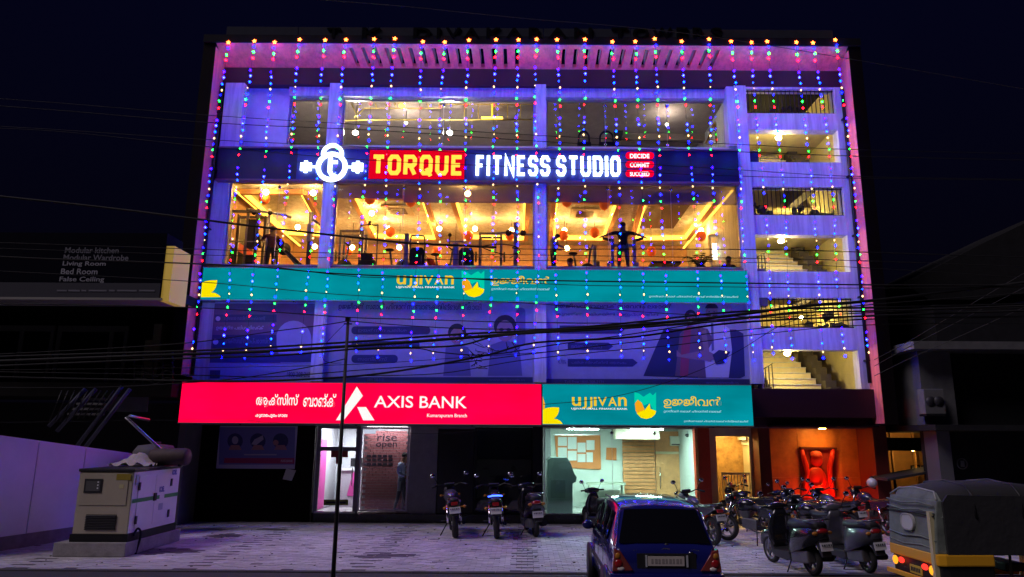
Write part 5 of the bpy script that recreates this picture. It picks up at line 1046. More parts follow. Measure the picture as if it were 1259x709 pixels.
SK = mat('skin', (.28, .15, .09), .6); HR = mat('black_hair', (.01, .009, .008), .6); TB_ = mat('black_cloth', (.02, .02, .025), .85); TG = mat('grey_cloth', (.30, .30, .30), .85, var=.15); TR = mat('dark_trousers', (.025, .025, .035), .85); TRD = mat('red_cloth', (.5, .03, .02), .8)
SLV = .75
def fl_(a, Y): q = at(a, 300, Y); return (q.x, Y, FZ)
person('person', 'tall person in a black t-shirt seen from behind, arms raised sideways on the press machine', fl_(766, .7), 0, dict(eL=(-.42, .0, 1.36), wL=(-.62, .0, 1.28), eR=(.42, .0, 1.36), wR=(.62, .0, 1.28), hL=(-.11, 0, .9), hR=(.11, 0, .9), kL=(-.13, .02, .5), kR=(.13, .02, .5), aL=(-.14, 0, .1), aR=(.14, 0, .1)), TB_, mat('grey_trousers', (.22, .2, .22), .8), SK, HR, .98)
person('person', 'person in a pale grey t-shirt with a bowed head right of the centre pillar', fl_(680, .6), -1.2, dict(nk=(0, .05, 1.44), hd=(0, .13, 1.5), ht=(0, .2, 1.58), eL=(-.24, .08, 1.15), wL=(-.2, .28, 1.1), eR=(.24, .08, 1.15), wR=(.2, .28, 1.1)), TG, TR, SK, HR, .80)
sit = dict(pel=(0, 0, .45), wst=(0, 0, .6), ch=(0, .03, .82), nk=(0, .06, 1.0), hd=(0, .09, 1.09), ht=(0, .11, 1.2), sL=(-.19, .04, .95), sR=(.19, .04, .95), eL=(-.27, .1, .7), eR=(.27, .1, .7), wL=(-.2, .3, .6), wR=(.2, .3, .6), hL=(-.1, .02, .42), hR=(.1, .02, .42), kL=(-.18, .42, .45), kR=(.18, .42, .45), aL=(-.18, .42, .06), aR=(.18, .42, .06), tL=(-.2, .58, .04), tR=(.2, .58, .04))
person('person', 'person in black sitting with the back to the glass, right of the bowed one', (X(701, 310, .8), .8, FZ - .62), 0, sit, TB_, TR, SK, HR, 1.0)
bk = mroot('bench', 701, 325, .95, 'low black gym bench under the seated person in black', 'bench'); MB().box(-.3, .3, -.15, .9, -.27 + .05, -.17 + .0).build('seat', GK, bk, world=False)
person('person', 'person in a red shirt leaning between the twin machines', (X(533, 310, 1.3), 1.3, FZ - .35), .9, dict(ch=(0, .15, 1.22), nk=(0, .28, 1.34), hd=(0, .36, 1.38), ht=(0, .46, 1.42), sL=(-.18, .22, 1.3), sR=(.18, .22, 1.3), eL=(-.22, .35, 1.05), eR=(.22, .35, 1.05), wL=(-.15, .5, .9), wR=(.15, .5, .9)), TRD, TRD, SK, HR, .8)
person('person', 'person in dark red top and black trousers inside the left cable machine', fl_(334, 1.0), .6, dict(eL=(-.3, .15, 1.25), wL=(-.2, .38, 1.35), eR=(.3, .15, 1.25), wR=(.2, .38, 1.35)), mat('maroon_cloth', (.12, .03, .03), .8), TR, SK, HR, .92)
person('person', 'person in black sitting on the sofa at the right end of the gym', (X(894, 310, .95), .95, FZ - .42), PI, sit, TB_, TR, SK, HR, .9)
SLV = 1.5
pm = at(491, 626, gy2 + .22)
person('person', 'person in a light blue shirt and grey trousers seen through the bank window', (pm.x + .02, gy2 + .27, bz - .0), -PI / 2 - .15, dict(nk=(0, .03, 1.45), hd=(0, .08, 1.54), ht=(0, .10, 1.66), eL=(-.22, -.06, 1.15), wL=(-.2, .12, 1.0), eR=(.24, -.05, 1.14), wR=(.2, .2, 1.02), kL=(-.1, .06, .49), aL=(-.1, .03, .08), aR=(.1, -.16, .08), kR=(.1, -.05, .48), tR=(.11, 0, .04), tL=(-.11, .18, .04)), mat('pale_blue_shirt', (.50, .62, .85), .8), mat('slate_trousers', (.16, .17, .24), .8), SK, HR, .98)
mb = MB().box(pm.x - .05, pm.x + .03, gy2 + .09, gy2 + .12, .85, 1.12); mb.build('folded_paper', PPR, None, label='white folded paper at the side of the blue shirted person', cat='paper')
# ------------------------------------------------------------------ generator set
gp = onz(153, 685, 0); ga_ = onz(68, 690, 0); GX1, GY0 = gp.x, gp.y
CON = mat('plinth_concrete', (.30, .28, .29), .85, var=.35, bump=.4, bscale=30)
gl = 2.3; kk = .72; gen = empty('generator_set', (GX1 - .7, GY0 + 1.5, 0), label='white and beige diesel generator cabinet with green stripe on a concrete base', cat='generator')
MB().box(GX1 - 1.45, GX1, GY0, GY0 + gl, 0, .27).build('concrete_base', CON, gen, bevel=.02)
bx0, bx1, by0, by1 = GX1 - 1.18, GX1 - .06, GY0 + .12, GY0 + gl - .2; bz0, bz1 = .27, .42
gt = Z(158, 580, by0)
MB().box(bx0 - .03, bx1 + .02, by0 - .02, by1 + .02, bz0, bz1).build('skid', BLACKM, gen)
GBE = mat('generator_beige', (.50, .44, .33), .5, var=.12, vscale=2); GWH = mat('generator_white', (.84, .83, .84), .45, var=.08, vscale=2)
MB().box(bx0, bx1 - .012, by0, by1, bz1, gt).build('body', GBE, gen, bevel=.012)
MB().box(bx1 - .011, bx1, by0 + .01, by1 - .01, bz1 + .01, gt - .01).build('side_skin', GWH, gen)
MB().box(bx0 - .02, bx1 + .02, by0 - .02, by1 + .02, gt + .001, gt + .06).build('roof', PLASTIC, gen, bevel=.01)
MB().box(bx0 + .05, bx1 - .1, by0 - .012, by0 - .001, gt - .66, gt - .03).build('end_door', GBE, gen, bevel=.004)
MB().box(bx0 + .13, bx0 + .5, by0 - .022, by0 - .0125, gt - .42, gt - .14).build('window_frame', GK, gen, bevel=.008); MB().box(bx0 + .17, bx0 + .46, by0 - .026, by0 - .0225, gt - .38, gt - .18).build('control_panel', mat('control_panel', (.12, .12, .12), .2), gen)
for k in range(3): MB().box(bx0 + .40, bx0 + .43, by0 - .03, by0 - .0265, gt - .34 + k * .06, gt - .31 + k * .06).build('gauge', WHITE, gen)
vt = empty('vent', (bx0 + .5, by0, bz1 + .1)); vt.parent = gen; vt.location = Vector((bx0 + .5, by0, bz1 + .1)) - Vector(gen.location)
for k in range(9): MB().cbox((bx0 + .55, by0 - .012, bz1 + .1 + k * .032), (.62, .03, .014), (.5, 0, 0)).build('slat', GK, vt)
MB().box(bx0 + .24, bx0 + .86, by0 - .004, by0 - .001, bz1 + .08, bz1 + .38).build('vent_recess', BLACKM, gen)
MB().box(bx1 - .35, bx1 - .05, by0 - .016, by0 - .0125, gt - .16, gt - .04).build('label_plate', mat('yellow_plate', (.35, .26, .03), .5), gen)
MB().box(bx1 - .27, bx1 - .18, by0 - .016, by0 - .0125, gt - .33, gt - .25).build('warning_sticker', mat('warning_yellow', (.6, .55, .3), .5), gen)
# side: doors, hinges, stripe and stickers (in the plane x = bx1)
for a, b in ((.3, 1.25), (1.27, 2.25)): MB().box(bx1 + .001, bx1 + .012, by0 + kk * a, by0 + kk * b, bz1 + .1, gt - .1).build('side_door', GWH, gen, bevel=.003)
MB().box(bx1 + .013, bx1 + .015, by0 + kk * .02, by0 + kk * 1.55, bz1 + .6, bz1 + .68).box(bx1 + .013, bx1 + .015, by0 + kk * 1.85, by1 - .02, bz1 + .6, bz1 + .68).build('green_stripe', mat('green_stripe', (.06, .30, .08), .5), gen)
for a in (.32, 2.2):
    for zz in (gt - .3, bz1 + .25): MB().box(bx1 + .013, bx1 + .035, by0 + kk * a - .04, by0 + kk * a + .02, zz - .08, zz + .08).build('hinge', GK, gen)
MB().box(bx1 + .013, bx1 + .04, by0 + kk * 1.18, by0 + kk * 1.32, bz1 + .58, bz1 + .74).build('latch', GK, gen)
def side_text(s, y0, y1, z0, z1, mm):
    o = text('sticker', s, mm, None, (0, z0, y1 - y0, z1), 0, bold=.03, ext=.003)
    o.rotation_euler = (0, 0, PI / 2); o.location = Vector((bx1 + .016, y0, 0)) - Vector(gen.location); o.parent = gen
DBL = mat('sticker_blue', (.03, .05, .35), .5)
side_text('KOEL', by0 + kk * 1.5, by0 + kk * 1.8, bz1 + .74, bz1 + .86, DBL); side_text('KOEL', by0 + kk * 2.2, by0 + kk * 2.5, gt - .14, gt - .03, DBL)
MB().box(bx1 + .013, bx1 + .016, by0 + kk * .1, by0 + kk * .24, gt - .26, gt - .06).build('sticker', mat('sticker_pale', (.4, .45, .55), .5), gen); MB().box(bx1 + .013, bx1 + .016, by0 + kk * 1.55, by0 + kk * 1.8, bz1 + .36, bz1 + .5).build('sticker', mat('sticker_pale'), gen)
MB().tube(smooth([(bx1 + .03, by0 + kk * .25, bz1 - .05), (bx1 + .05, by0 + kk * .4, bz1 + .08), (bx1 + .09, by0 + kk * .5, bz1 - .05), (bx1 + .05, by0 + kk * .45, .05), (bx1 + .08, by0 + kk * .35, .01)], 5), .022, 8).build('hose', RUBBER, gen)
ex = at(209, 568, by1 - .5); MB().lathe([(.001, -.42), (.17, -.42), (.19, -.38), (.19, .36), (.17, .40), (.001, .40)], (ex.x, by1 - .5, gt + .26), 'x', 20).build('silencer', mat('rusty_silencer', (.09, .06, .06), .7, .3, var=.4), gen)
for s in (-.25, .25): MB().box(ex.x + s - .02, ex.x + s + .02, by1 - .6, by1 - .4, gt + .06, gt + .1).build('bracket', BLACKM, gen)
MB().tube([at(205, 559, by1 - .5), at(180, 536, by1 - .5), at(155, 513, by1 - .5), at(160, 511, by1 - .45), at(183, 516, by1 + .3)], .035, 8).build('exhaust_pipe', mat('galvanised', (.6, .6, .62), .35, 1.0), gen)
tp = empty('tarpaulin', (ex.x - .7, by1 - .6, gt + .06), label='crumpled pale tarpaulin lying on the generator roof beside the silencer', cat='tarpaulin')
tm = MB(); n = 12
vs = [(-.5 + i / n, -.3 + j / n * .6, max(0, .26 * math.exp(-((i / n - .55) ** 2) * 9 - ((j / n - .5) ** 2) * 7) + .05 * math.sin(i * 1.7 + j * 2.3)) + .01) for j in range(n + 1) for i in range(n + 1)]
tm.add(vs, [(j * (n + 1) + i, j * (n + 1) + i + 1, (j + 1) * (n + 1) + i + 1, (j + 1) * (n + 1) + i) for j in range(n) for i in range(n)], True); tm.build('sheet', mat('pale_tarp', (.5, .42, .4), .7, var=.2), tp, world=False)
rk = empty('rubble_pile', onz(76, 665, 0), label='small reddish rubble heap left of the generator base', cat='rubble')
for k in range(20): MB().cbox((random.gauss(-.25, .2), random.gauss(.1, .15), random.uniform(.02, .16)), [random.uniform(.05, .14) for _ in range(3)], [random.uniform(0, 3) for _ in range(3)]).build('stone', mat('rubble', (.13, .08, .09), .9, var=.3), rk, world=False)
# low compound wall: runs from beside the building towards the street
cw = empty('compound_wall', (-11, -2, 0), label='smooth white compound wall catching violet light behind the generator', cat='wall')
wA = at(157, 600, -.9); wB = at(67, 600, -3.0); wA.z = wB.z = 0; wd_ = (wB - wA); zA, zB = Z(153, 557, -.9), Z(67, 545, -3.0); nn_ = Vector((wd_.y, -wd_.x, 0)).normalized(); nn_ = nn_ if nn_.x < 0 else -nn_
CPN = mat('compound_paint', (.84, .80, .88), .7, var=.10, vscale=.9)
for t0, t1 in ((0, .66), (.672, 1.25), (1.262, 2.1)):
    p0, p1 = wA + wd_ * t0, wA + wd_ * t1; h0, h1 = zA + (zB - zA) * t0, zA + (zB - zA) * t1
    q = [p0, p1, p1 + Vector((0, 0, h1)), p0 + Vector((0, 0, h0))]
    MB().add(q + [v + nn_ * .2 for v in q], [(0, 1, 2, 3), (7, 6, 5, 4), (0, 4, 5, 1), (1, 5, 6, 2), (2, 6, 7, 3), (3, 7, 4, 0)]).build('wall_panel', CPN, cw)
q = [wA - nn_ * .03, wA + wd_ * 2.1 - nn_ * .03, wA + wd_ * 2.1 - nn_ * .002, wA - nn_ * .002]
MB().add(q + [v + Vector((0, 0, .28)) for v in q], [(0, 1, 2, 3), (7, 6, 5, 4), (0, 4, 5, 1), (1, 5, 6, 2), (2, 6, 7, 3), (3, 7, 4, 0)]).build('base_course', mat('compound_base', (.25, .2, .24), .85, var=.3), cw)
# ------------------------------------------------------------------ left neighbour
NL = empty('neighbour_shop', (-14, 0, 0), label='dark two storey shop building left of the bright one with an external stair', cat='building')
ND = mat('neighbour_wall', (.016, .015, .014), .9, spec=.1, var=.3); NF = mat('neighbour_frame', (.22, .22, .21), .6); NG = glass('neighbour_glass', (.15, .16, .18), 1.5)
nY = -1.0; nxr = X(214, 450, nY)
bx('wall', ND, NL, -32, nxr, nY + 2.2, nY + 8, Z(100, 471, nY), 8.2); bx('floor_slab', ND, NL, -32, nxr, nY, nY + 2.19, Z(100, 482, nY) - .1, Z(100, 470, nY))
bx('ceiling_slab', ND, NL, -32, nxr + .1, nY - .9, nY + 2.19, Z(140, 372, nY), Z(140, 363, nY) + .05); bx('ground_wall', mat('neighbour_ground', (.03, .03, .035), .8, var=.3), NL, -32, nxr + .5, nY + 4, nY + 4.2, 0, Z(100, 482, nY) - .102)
for a, b in ((-60, 66), (70, 157)):
    wz0, wz1 = Z(100, 470, nY + 1.9), Z(100, 382, nY + 1.9); xa_, xb_ = X(a, 420, nY + 1.9), X(b, 420, nY + 1.9)
    f = MB().box(xa_, xb_, nY + 1.86, nY + 1.94, wz1 - .62, wz1 - .45).box(xa_, xa_ + .12, nY + 1.86, nY + 1.94, wz0, wz1 - .63).box((xa_ + xb_) / 2 + .5, (xa_ + xb_) / 2 + .62, nY + 1.86, nY + 1.94, wz0, wz1 - .63).box(xb_ - .1, xb_, nY + 1.86, nY + 1.94, wz0, wz1 - .63).build('window_frame', NF, NL)
    MB().box(xa_ + .12, xb_ - .1, nY + 1.9, nY + 1.91, wz0, wz1 - .63).build('pane', NG, f)
CL = mat('ochre_column', (.34, .33, .22), .8, var=.2)
for a, b, yt, yb in ((186, 196, 398, 465), (177, 186, 418, 465)): bx('column', CL, NL, X(a, 430, nY + 1.2), X(b, 430, nY + 1.2), nY + 1.2, nY + 1.5, Z(190, yb, nY + 1.2), Z(190, yt, nY + 1.2))
rl2 = empty('balcony_railing', (nxr - 1, nY, 4)); rl2.parent = NL; rl2.location = Vector((nxr - 1, nY, 4)) - Vector(NL.location)
for k in range(5):
    yy = 433 + k * 8; MB().tube(smooth([at(165, yy, nY), at(180, yy + 1, nY), at(192, yy + 3 + k, nY), at(204, yy - 1, nY), at(214, yy + 2, nY)], 4), .022, 6).build('rail', BLACKM, rl2)
for a in (165, 176, 188, 200, 212): MB().tube([at(a, 432, nY), at(a, 470, nY)], .02, 6).build('post', BLACKM, rl2)
st = empty('external_stair', (-12, -2, 2)); st.parent = NL; st.location = Vector((-12, -2, 2)) - Vector(NL.location); sY = -1.25
GT = mat('stair_tread', (.20, .20, .20), .7)
for k in range(7): MB().box(X(84 + k * 1, 500, sY) - .0, X(124 - k * 3, 500, sY), sY + k * .12, sY + k * .12 + .2, Z(100, 510 - k * 6.5, sY), Z(100, 507.5 - k * 6.5, sY)).build('step', GT, st)
for a, b, c, d in ((60, 524, 105, 478), (70, 530, 118, 478), (92, 552, 150, 475), (100, 556, 160, 478)): MB().tube([at(a, b, sY - .1), at(c, d, sY - .1)], .05, 6).build('stringer', mat('stair_blue_steel', (.05, .05, .09), .5, .3), st)
for k in range(9): MB().tube([at(60 + k * 7, 520 - k * 1, sY - .2), at(76 + k * 8, 480, sY - .2)], .014, 5).build('baluster', BLACKM, st)
bx('side_panel', mat('stair_side_panel', (.13, .13, .15), .8, var=.2), NL, X(134, 490, nY + .3), X(182, 490, nY + .3), nY + .3, nY + .35, Z(150, 506, nY + .3), Z(150, 474, nY + .3))
wt = empty('water_tank', at(190, 560, -1.4), label='dim grey water tank standing between the wall and the bank building', cat='tank'); MB().lathe([(.001, -1.2), (.5, -1.2), (.5, .1), (.4, .25), (.001, .3)], n=20).build('tank_body', mat('tank_grey', (.10, .09, .10), .7, var=.2), wt, world=False)
MB().lathe([(.12, .28), (.12, .34), (.001, .35)], n=14).build('lid', GK, wt, world=False)
# shop board
bY = -2.2; sb = empty('shop_board', (-14, bY, 6), label='big dark shop signboard listing kitchen and bedroom furniture services', cat='sign')
bxr_ = X(200, 340, bY); b0, b1 = Z(100, 363, bY), Z(100, 286, bY)
MB().box(X(-80, 330, bY), bxr_, bY, bY + .85, b0, b1).build('board', mat('board_black', (.003, .003, .009), .9, spec=.05), sb); MB().box(X(-80, 330, bY), bxr_ - .02, bY - .03, bY - .001, b0 - .06, b0 + .32).build('lower_strip', mat('board_strip', (.02, .02, .035), .6), sb)
MB().box(X(-80, 330, bY), bxr_ + .05, bY - .05, bY + .86, b0 - .12, b0 - .061).build('bottom_rail', mat('rail_grey', (.28, .27, .25), .6), sb)
BT = mat('board_letter', (.33, .33, .38), .6)
for t, a, b, c, d in (('Modular kitchen', 80, 304, 146, 311), ('Modular Wardrobe', 78, 313, 158, 320), ('Living Room', 77, 321, 130, 328), ('Bed Room', 75, 330, 120, 337), ('False Ceiling', 73, 340, 128, 347.5)): ptext('lettering', t, BT if a < 78 else mat('board_letter_dim', (.16, .16, .2), .6), sb, (a, b, c, d), bY - .01, bold=.012)
for a_, b_ in ((70, 82), (84, 98), (100, 106), (109, 131), (134, 141), (144, 168), (171, 190)): flat('worn_print_line', mat('board_letter_dim'), sb, [(a_, 356), (b_, 356.2), (b_, 358.2), (a_, 358)], bY - .04)
yp = [at(206, 302, bY), at(206, 366, bY)]
yx = X(205, 335, bY) + .0
MB().box(bxr_ + .002, yx + .12, bY + .02, bY + .9, Z(205, 370, bY), Z(205, 302, bY)).build('side_panel', mat('yellow_board_glow', (.62, .45, .10), .6, em=(.8, .5, .08), es=.26), sb)  # light on this yellow side put in as a glow of the panel
# ------------------------------------------------------------------ right neighbour
NR = empty('neighbour_house', (13, 0, 0), label='dim pale building with projecting slabs and outdoor air units right of the bright one', cat='building')
NW = mat('neighbour_render', (.12, .12, .125), .8, var=.25); NW2 = mat('neighbour_render_shaded', (.02, .02, .022), .9, spec=.1, var=.25)  # same render twice; the dark copy has night shade put into its colour
rY2 = -1.0
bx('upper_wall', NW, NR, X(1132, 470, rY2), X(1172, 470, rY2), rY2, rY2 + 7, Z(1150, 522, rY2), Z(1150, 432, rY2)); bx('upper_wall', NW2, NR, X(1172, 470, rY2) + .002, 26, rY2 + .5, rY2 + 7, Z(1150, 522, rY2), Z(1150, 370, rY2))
bx('slab', NW, NR, X(1112, 435, rY2), 26, rY2 - .5, rY2 + 7, Z(1150, 432, rY2) + .01, Z(1150, 425, rY2) + .06)
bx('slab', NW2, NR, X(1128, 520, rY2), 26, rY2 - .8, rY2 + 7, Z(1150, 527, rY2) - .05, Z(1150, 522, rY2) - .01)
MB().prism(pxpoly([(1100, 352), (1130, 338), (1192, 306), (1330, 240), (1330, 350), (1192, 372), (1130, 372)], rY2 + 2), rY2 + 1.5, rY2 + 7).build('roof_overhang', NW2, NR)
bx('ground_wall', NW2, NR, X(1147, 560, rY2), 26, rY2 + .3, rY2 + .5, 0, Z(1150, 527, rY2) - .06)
bx('ground_column', mat('column_grey', (.09, .09, .1), .7), NR, X(1146, 560, rY2), X(1162, 560, rY2), rY2 - .3, rY2 + .29, 0, Z(1150, 527, rY2) - .06)
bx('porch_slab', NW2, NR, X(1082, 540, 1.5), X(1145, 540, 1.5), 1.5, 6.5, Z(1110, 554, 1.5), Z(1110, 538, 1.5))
orr = 5.5
bx('room_wall', mat('orange_room', (.75, .38, .10), .7, var=.15), NR, X(1075, 570, orr), X(1160, 570, orr), orr, orr + .1, 0, 3.2)
for xx in (1098, 1126): bx('pier', mat('orange_room'), NR, X(xx, 570, 4.8), X(xx + 1.5, 570, 4.8), 4.8, 4.9, 0, 3.2)
rp = empty('room_lamp', at(1122, 551, 4.2), label='lamp lighting the orange room far right', cat='lamp'); MB().ball((0, 0, 0), .09).build('globe', emat('orange_room_lamp', (1, .6, .2), 55), rp, world=False); MB().tube([(0, 0, .05), (0, 0, .5)], .01, 5).build('cord', BLACKM, rp, world=False)
for k, (a, b) in enumerate(((1120, 1131), (1133, 1142))):
    e = empty('picture_frame', at((a + b) / 2, 582, orr - .05), label=('left' if k == 0 else 'right') + ' small framed picture in the orange room', cat='picture'); flat('frame', GK, e, [(a, 572), (b, 571.5), (b, 582), (a, 582.5)], orr - .06, t=.03); flat('print', PPR, e, [(a + 1.5, 573.5), (b - 1.5, 573), (b - 1.5, 580.5), (a + 1.5, 581)], orr - .065)
ws = empty('wall_sign', at(1119, 522 + 5.5, 1.4), label='short pale lit strip under the right neighbour slab', cat='lamp'); MB().box(-.32, .32, -.02, .02, -.02, .02).build('tube', emat('dim_tube', (.6, .62, .6), .35), ws, world=False)
for k, a in enumerate((1146, 1156)):
    p = at(a, 508, rY2 - .35); e = empty('outdoor_air_unit', p, label=('left' if k == 0 else 'right') + ' outdoor air conditioner unit on the right neighbour wall', cat='air conditioner', group='outdoor air units')
    MB().box(-.16, .16, 0, .3, -.02, .62).build('casing', NW, e, world=False, bevel=.02); MB().lathe([(.001, -.012), (.13, -.012), (.13, .0), (.001, 0)], (0, -.002, .3), 'y', 20).build('fan_grille', GK, e, world=False); MB().box(-.14, .14, .0, .34, -.07, -.021).build('bracket', BLACKM, e, world=False)
pr = empty('round_bracket', at(1183, 570, rY2 - .1), label='small pale round emblem on the far right dim wall', cat='emblem'); MB().lathe([(.12, -.01), (.14, -.01), (.14, .02), (.12, .02)], n=20, axis='y').build('emblem_ring', NW, pr, world=False); MB().box(-.05, .05, -.02, .0, -.08, .08).build('emblem_mark', NW, pr, world=False)
aw = empty('awning_bar', (8, 0, 2), label='dark flat awning over the parking beside the orange room', cat='awning'); MB().prism(pxpoly([(1089, 588), (1160, 575), (1160, 578), (1089, 591)], -.5), -.6, .4).build('awning_sheet', GK, aw); MB().tube([at(1100, 590, -.4), onz(1100, 652, 0) * 0 + Vector((at(1100, 590, -.4).x, -.4, 0))], .03, 6).build('post', BLACKM, aw)
# ------------------------------------------------------------------ two wheelers
BP = mat('bike_black_paint', (.014, .014, .018), .22, .0, coat=.6); BPB = mat('bike_blue_black', (.02, .025, .06), .25, coat=.6); BPG = mat('bike_grey_paint', (.10, .10, .12), .3, .3, coat=.5); BPW = mat('scooter_pearl', (.22, .21, .23), .3, .1, coat=.5)
ENG = mat('engine_alloy', (.22, .22, .23), .45, .8, var=.2); TLR = mat('tail_lamp_red', (.35, .01, .015), .2, coat=.8); AMB = mat('indicator_amber', (.5, .2, .03), .25); MIR = mat('mirror_glass', (.6, .62, .7), .05, 1.0)
PLT = mat('number_plate', (.62, .62, .64), .5); PLY = mat('plate_ink', (.03, .03, .04), .6); SEAT = mat('seat_vinyl', (.02, .02, .022), .5, bump=.15, bscale=90); LENS = mat('lamp_lens', (.5, .52, .55), .1, coat=1)
def wheel(parent, y, z, r, w, rim=.62, n=28, alloy=5, x=0.0, tyre=RUBBER, rimm=ENG, world=False):
    t = MB(); pr = [(r * .74, -w * .42), (r * .9, -w * .5), (r * .985, -w * .3), (r, 0), (r * .985, w * .3), (r * .9, w * .5), (r * .74, w * .42), (r * .74, -w * .42)]
    wh = t.lathe(pr, (x, y, z), 'x', n).build('tyre', tyre, parent, world=world)
    m = MB(); m.lathe([(r * .73, -w * .36), (r * .73, w * .36), (r * .64, w * .3), (r * .64, -w * .3), (r * .73, -w * .36)], (x, y, z), 'x', n); m.lathe([(.001, -w * .6), (r * .14, -w * .6), (r * .16, 0), (r * .14, w * .6), (.001, w * .6)], (x, y, z), 'x', 12)
    for k in range(alloy):
        a = 2 * PI * k / alloy + .3; m.cbox((x, y + math.cos(a) * r * .4, z + math.sin(a) * r * .4), (w * .35, r * .54, r * .10), (a, 0, 0))
    m.build('rim', rimm, parent, world=world)
def mirror(parent, x, y, z, s):
    MB().tube([(x, y, z), (x + s * .05, y - .02, z + .11), (x + s * .09, y - .03, z + .17)], .007, 6).build('mirror_stem', BLACKM, parent, world=False)
    m = MB().ball((x + s * .11, y - .02, z + .2), .062, (1, .35, .75), 12, 8).build('mirror', PLASTIC, parent, world=False)
    MB().lathe([(.001, 0), (.052, 0), (.054, .006)], (x + s * .11, y - .046, z + .2), 'y', 16, sc=(1, 1, .75)).build('mirror_glass', MIR, parent, world=False)
def plate(parent, y, z, tilt=.25):
    MB().cbox((0, y, z), (.21, .012, .13), (-tilt, 0, 0)).build('number_plate', PLT, parent, world=False)
    m = MB()
    for rr in (0, 1):
        for k in range(4 if rr else 5): m.cbox((-.075 + k * .038 + rr * .015, y - .0085 + (.5 - rr) * 0 - (rr - .5) * .013 * -1, z + .025 - rr * .055), (.018 + .008 * ((k * 7 + rr) % 2), .004, .03), (-tilt, 0, 0))
    m.build('plate_marks', PLY, parent, world=False, kind='stuff')
def motorcycle(label, loc, rz, paint=BP, lean=0.0, carrier=False, blue_lamp=False, steer=0.0, group='parked motorcycles'):
    r = empty('motorcycle', loc, rz, label=label, cat='motorcycle', group=group); r.rotation_euler = (0, lean, rz); r.scale = (1.1, 1.06, 1.08)
    wheel(r, 0, .30, .30, .11); wheel(r, 1.28, .30, .30, .09)
    b = lambda n, m, mb, **k: mb.build(n, m, r, world=False, **k)
    b('swingarm', BLACKM, MB().tube([(-.09, 0, .3), (-.09, .5, .36)], .022, 6).tube([(.09, 0, .3), (.09, .5, .36)], .022, 6))
    b('frame_tube', BLACKM, MB().tube([(0, .15, .68), (0, .6, .7), (0, 1.02, .88)], .03, 8).tube([(0, 1.02, .86), (0, .92, .4), (0, .55, .3), (0, .45, .6)], .026, 8))
    b('engine', ENG, MB().cbox((0, .66, .42), (.24, .34, .22), (.1, 0, 0)).cbox((0, .76, .58), (.16, .16, .22), (-.25, 0, 0)), bevel=.02)
    fins = MB()
    for k in range(5): fins.cbox((0, .755 - k * .008, .50 + k * .04), (.2, .2, .012), (-.25, 0, 0))
    b('cylinder_fins', ENG, fins)
    for s in (-1, 1): b('shock_absorber', CHROME, MB().tube([(s * .12, .02, .32), (s * .12, .17, .66)], .028, 8)); b('fork_leg', CHROME, MB().tube([(s * .075, 1.28, .3), (s * .08, 1.06, .86)], .022, 8))
    b('front_mudguard', paint, MB().tube([(0, 1.28 + .33 * math.cos(a), .3 + .33 * math.sin(a)) for a in [.3 + k * .25 for k in range(9)]], .055, 8))
    b('rear_mudguard', PLASTIC, MB().prismx([(-.36, .50), (-.33, .62), (-.1, .70), (.18, .70), (.1, .64), (-.12, .62), (-.27, .56), (-.30, .48)], -.075, .075))
    tk = MB(); P = [(.04, .02), (.10, .10), (.14, .2), (.15, .32), (.12, .42), (.05, .5)]
    tk.lathe([(.001, 0)] + [(q, h) for q, h in P] + [(.001, .52)], (0, .52, .80), 'y', 18, sc=(1, 1, 1.0)); b('fuel_tank', paint, tk)
    seat = MB(); n = 8
    sec = [(-.28, .80, .085), (-.15, .82, .11), (.05, .80, .125), (.25, .775, .125), (.45, .77, .10), (.58, .80, .075)]
    vs = []
    for (y, z, w_) in sec: vs += [(-w_, y, z - .06), (-w_ * .95, y, z - .01), (-w_ * .6, y, z + .025), (0, y, z + .035), (w_ * .6, y, z + .025), (w_ * .95, y, z - .01), (w_, y, z - .06)]
    seat.add(vs, [(i * 7 + j, i * 7 + j + 1, (i + 1) * 7 + j + 1, (i + 1) * 7 + j) for i in range(5) for j in range(6)] + [tuple(range(7)), tuple(range(35, 42))] + [(i * 7, (i + 1) * 7, (i + 1) * 7 + 6, i * 7 + 6) for i in range(5)], True); b('seat', SEAT, seat)
    for s in (-1, 1): b('side_panel', paint, MB().prismx([(-.36, .76), (-.3, .80), (.1, .76), (.45, .74), (.42, .58), (.2, .56), (-.1, .66)], s * .09, s * .125), bevel=.01)
    tl = b('tail_lamp', TLR, MB().cbox((0, -.375, .73), (.13, .06, .07)), bevel=.012); b('grab_rail', CHROME if carrier else BLACKM, MB().tube([(-.11, .1, .82), (-.12, -.22, .86), (-.09, -.36, .87), (.09, -.36, .87), (.12, -.22, .86), (.11, .1, .82)], .012, 6))
    plate(r, -.40, .60)
    for s in (-1, 1):
        b('indicator', AMB, MB().tube([(s * .06, -.33, .66), (s * .17, -.36, .66)], .01, 5).ball((s * .19, -.37, .66), .03)); b('indicator', AMB, MB().tube([(s * .06, 1.1, .8), (s * .17, 1.1, .8)], .01, 5).ball((s * .19, 1.1, .8), .028)); b('foot_peg', RUBBER, MB().tube([(s * .1, .35, .33), (s * .25, .35, .33)], .016, 6))
    b('exhaust', CHROME, MB().tube([(.1, .8, .5), (.12, .9, .3), (.13, .6, .2), (.14, .3, .22), (.15, .0, .27), (.16, -.3, .33)], [.018, .02, .02, .035, .045, .04], 8))
    hs = .5 * steer
    b('handlebar', BLACKM, MB().tube([(-.34, .86 + hs * .3, 1.02), (-.22, .96, 1.06), (-.08, 1.02, 1.0), (.08, 1.02, 1.0), (.22, .96, 1.06), (.34, .86 - hs * .3, 1.02)], .014, 8))
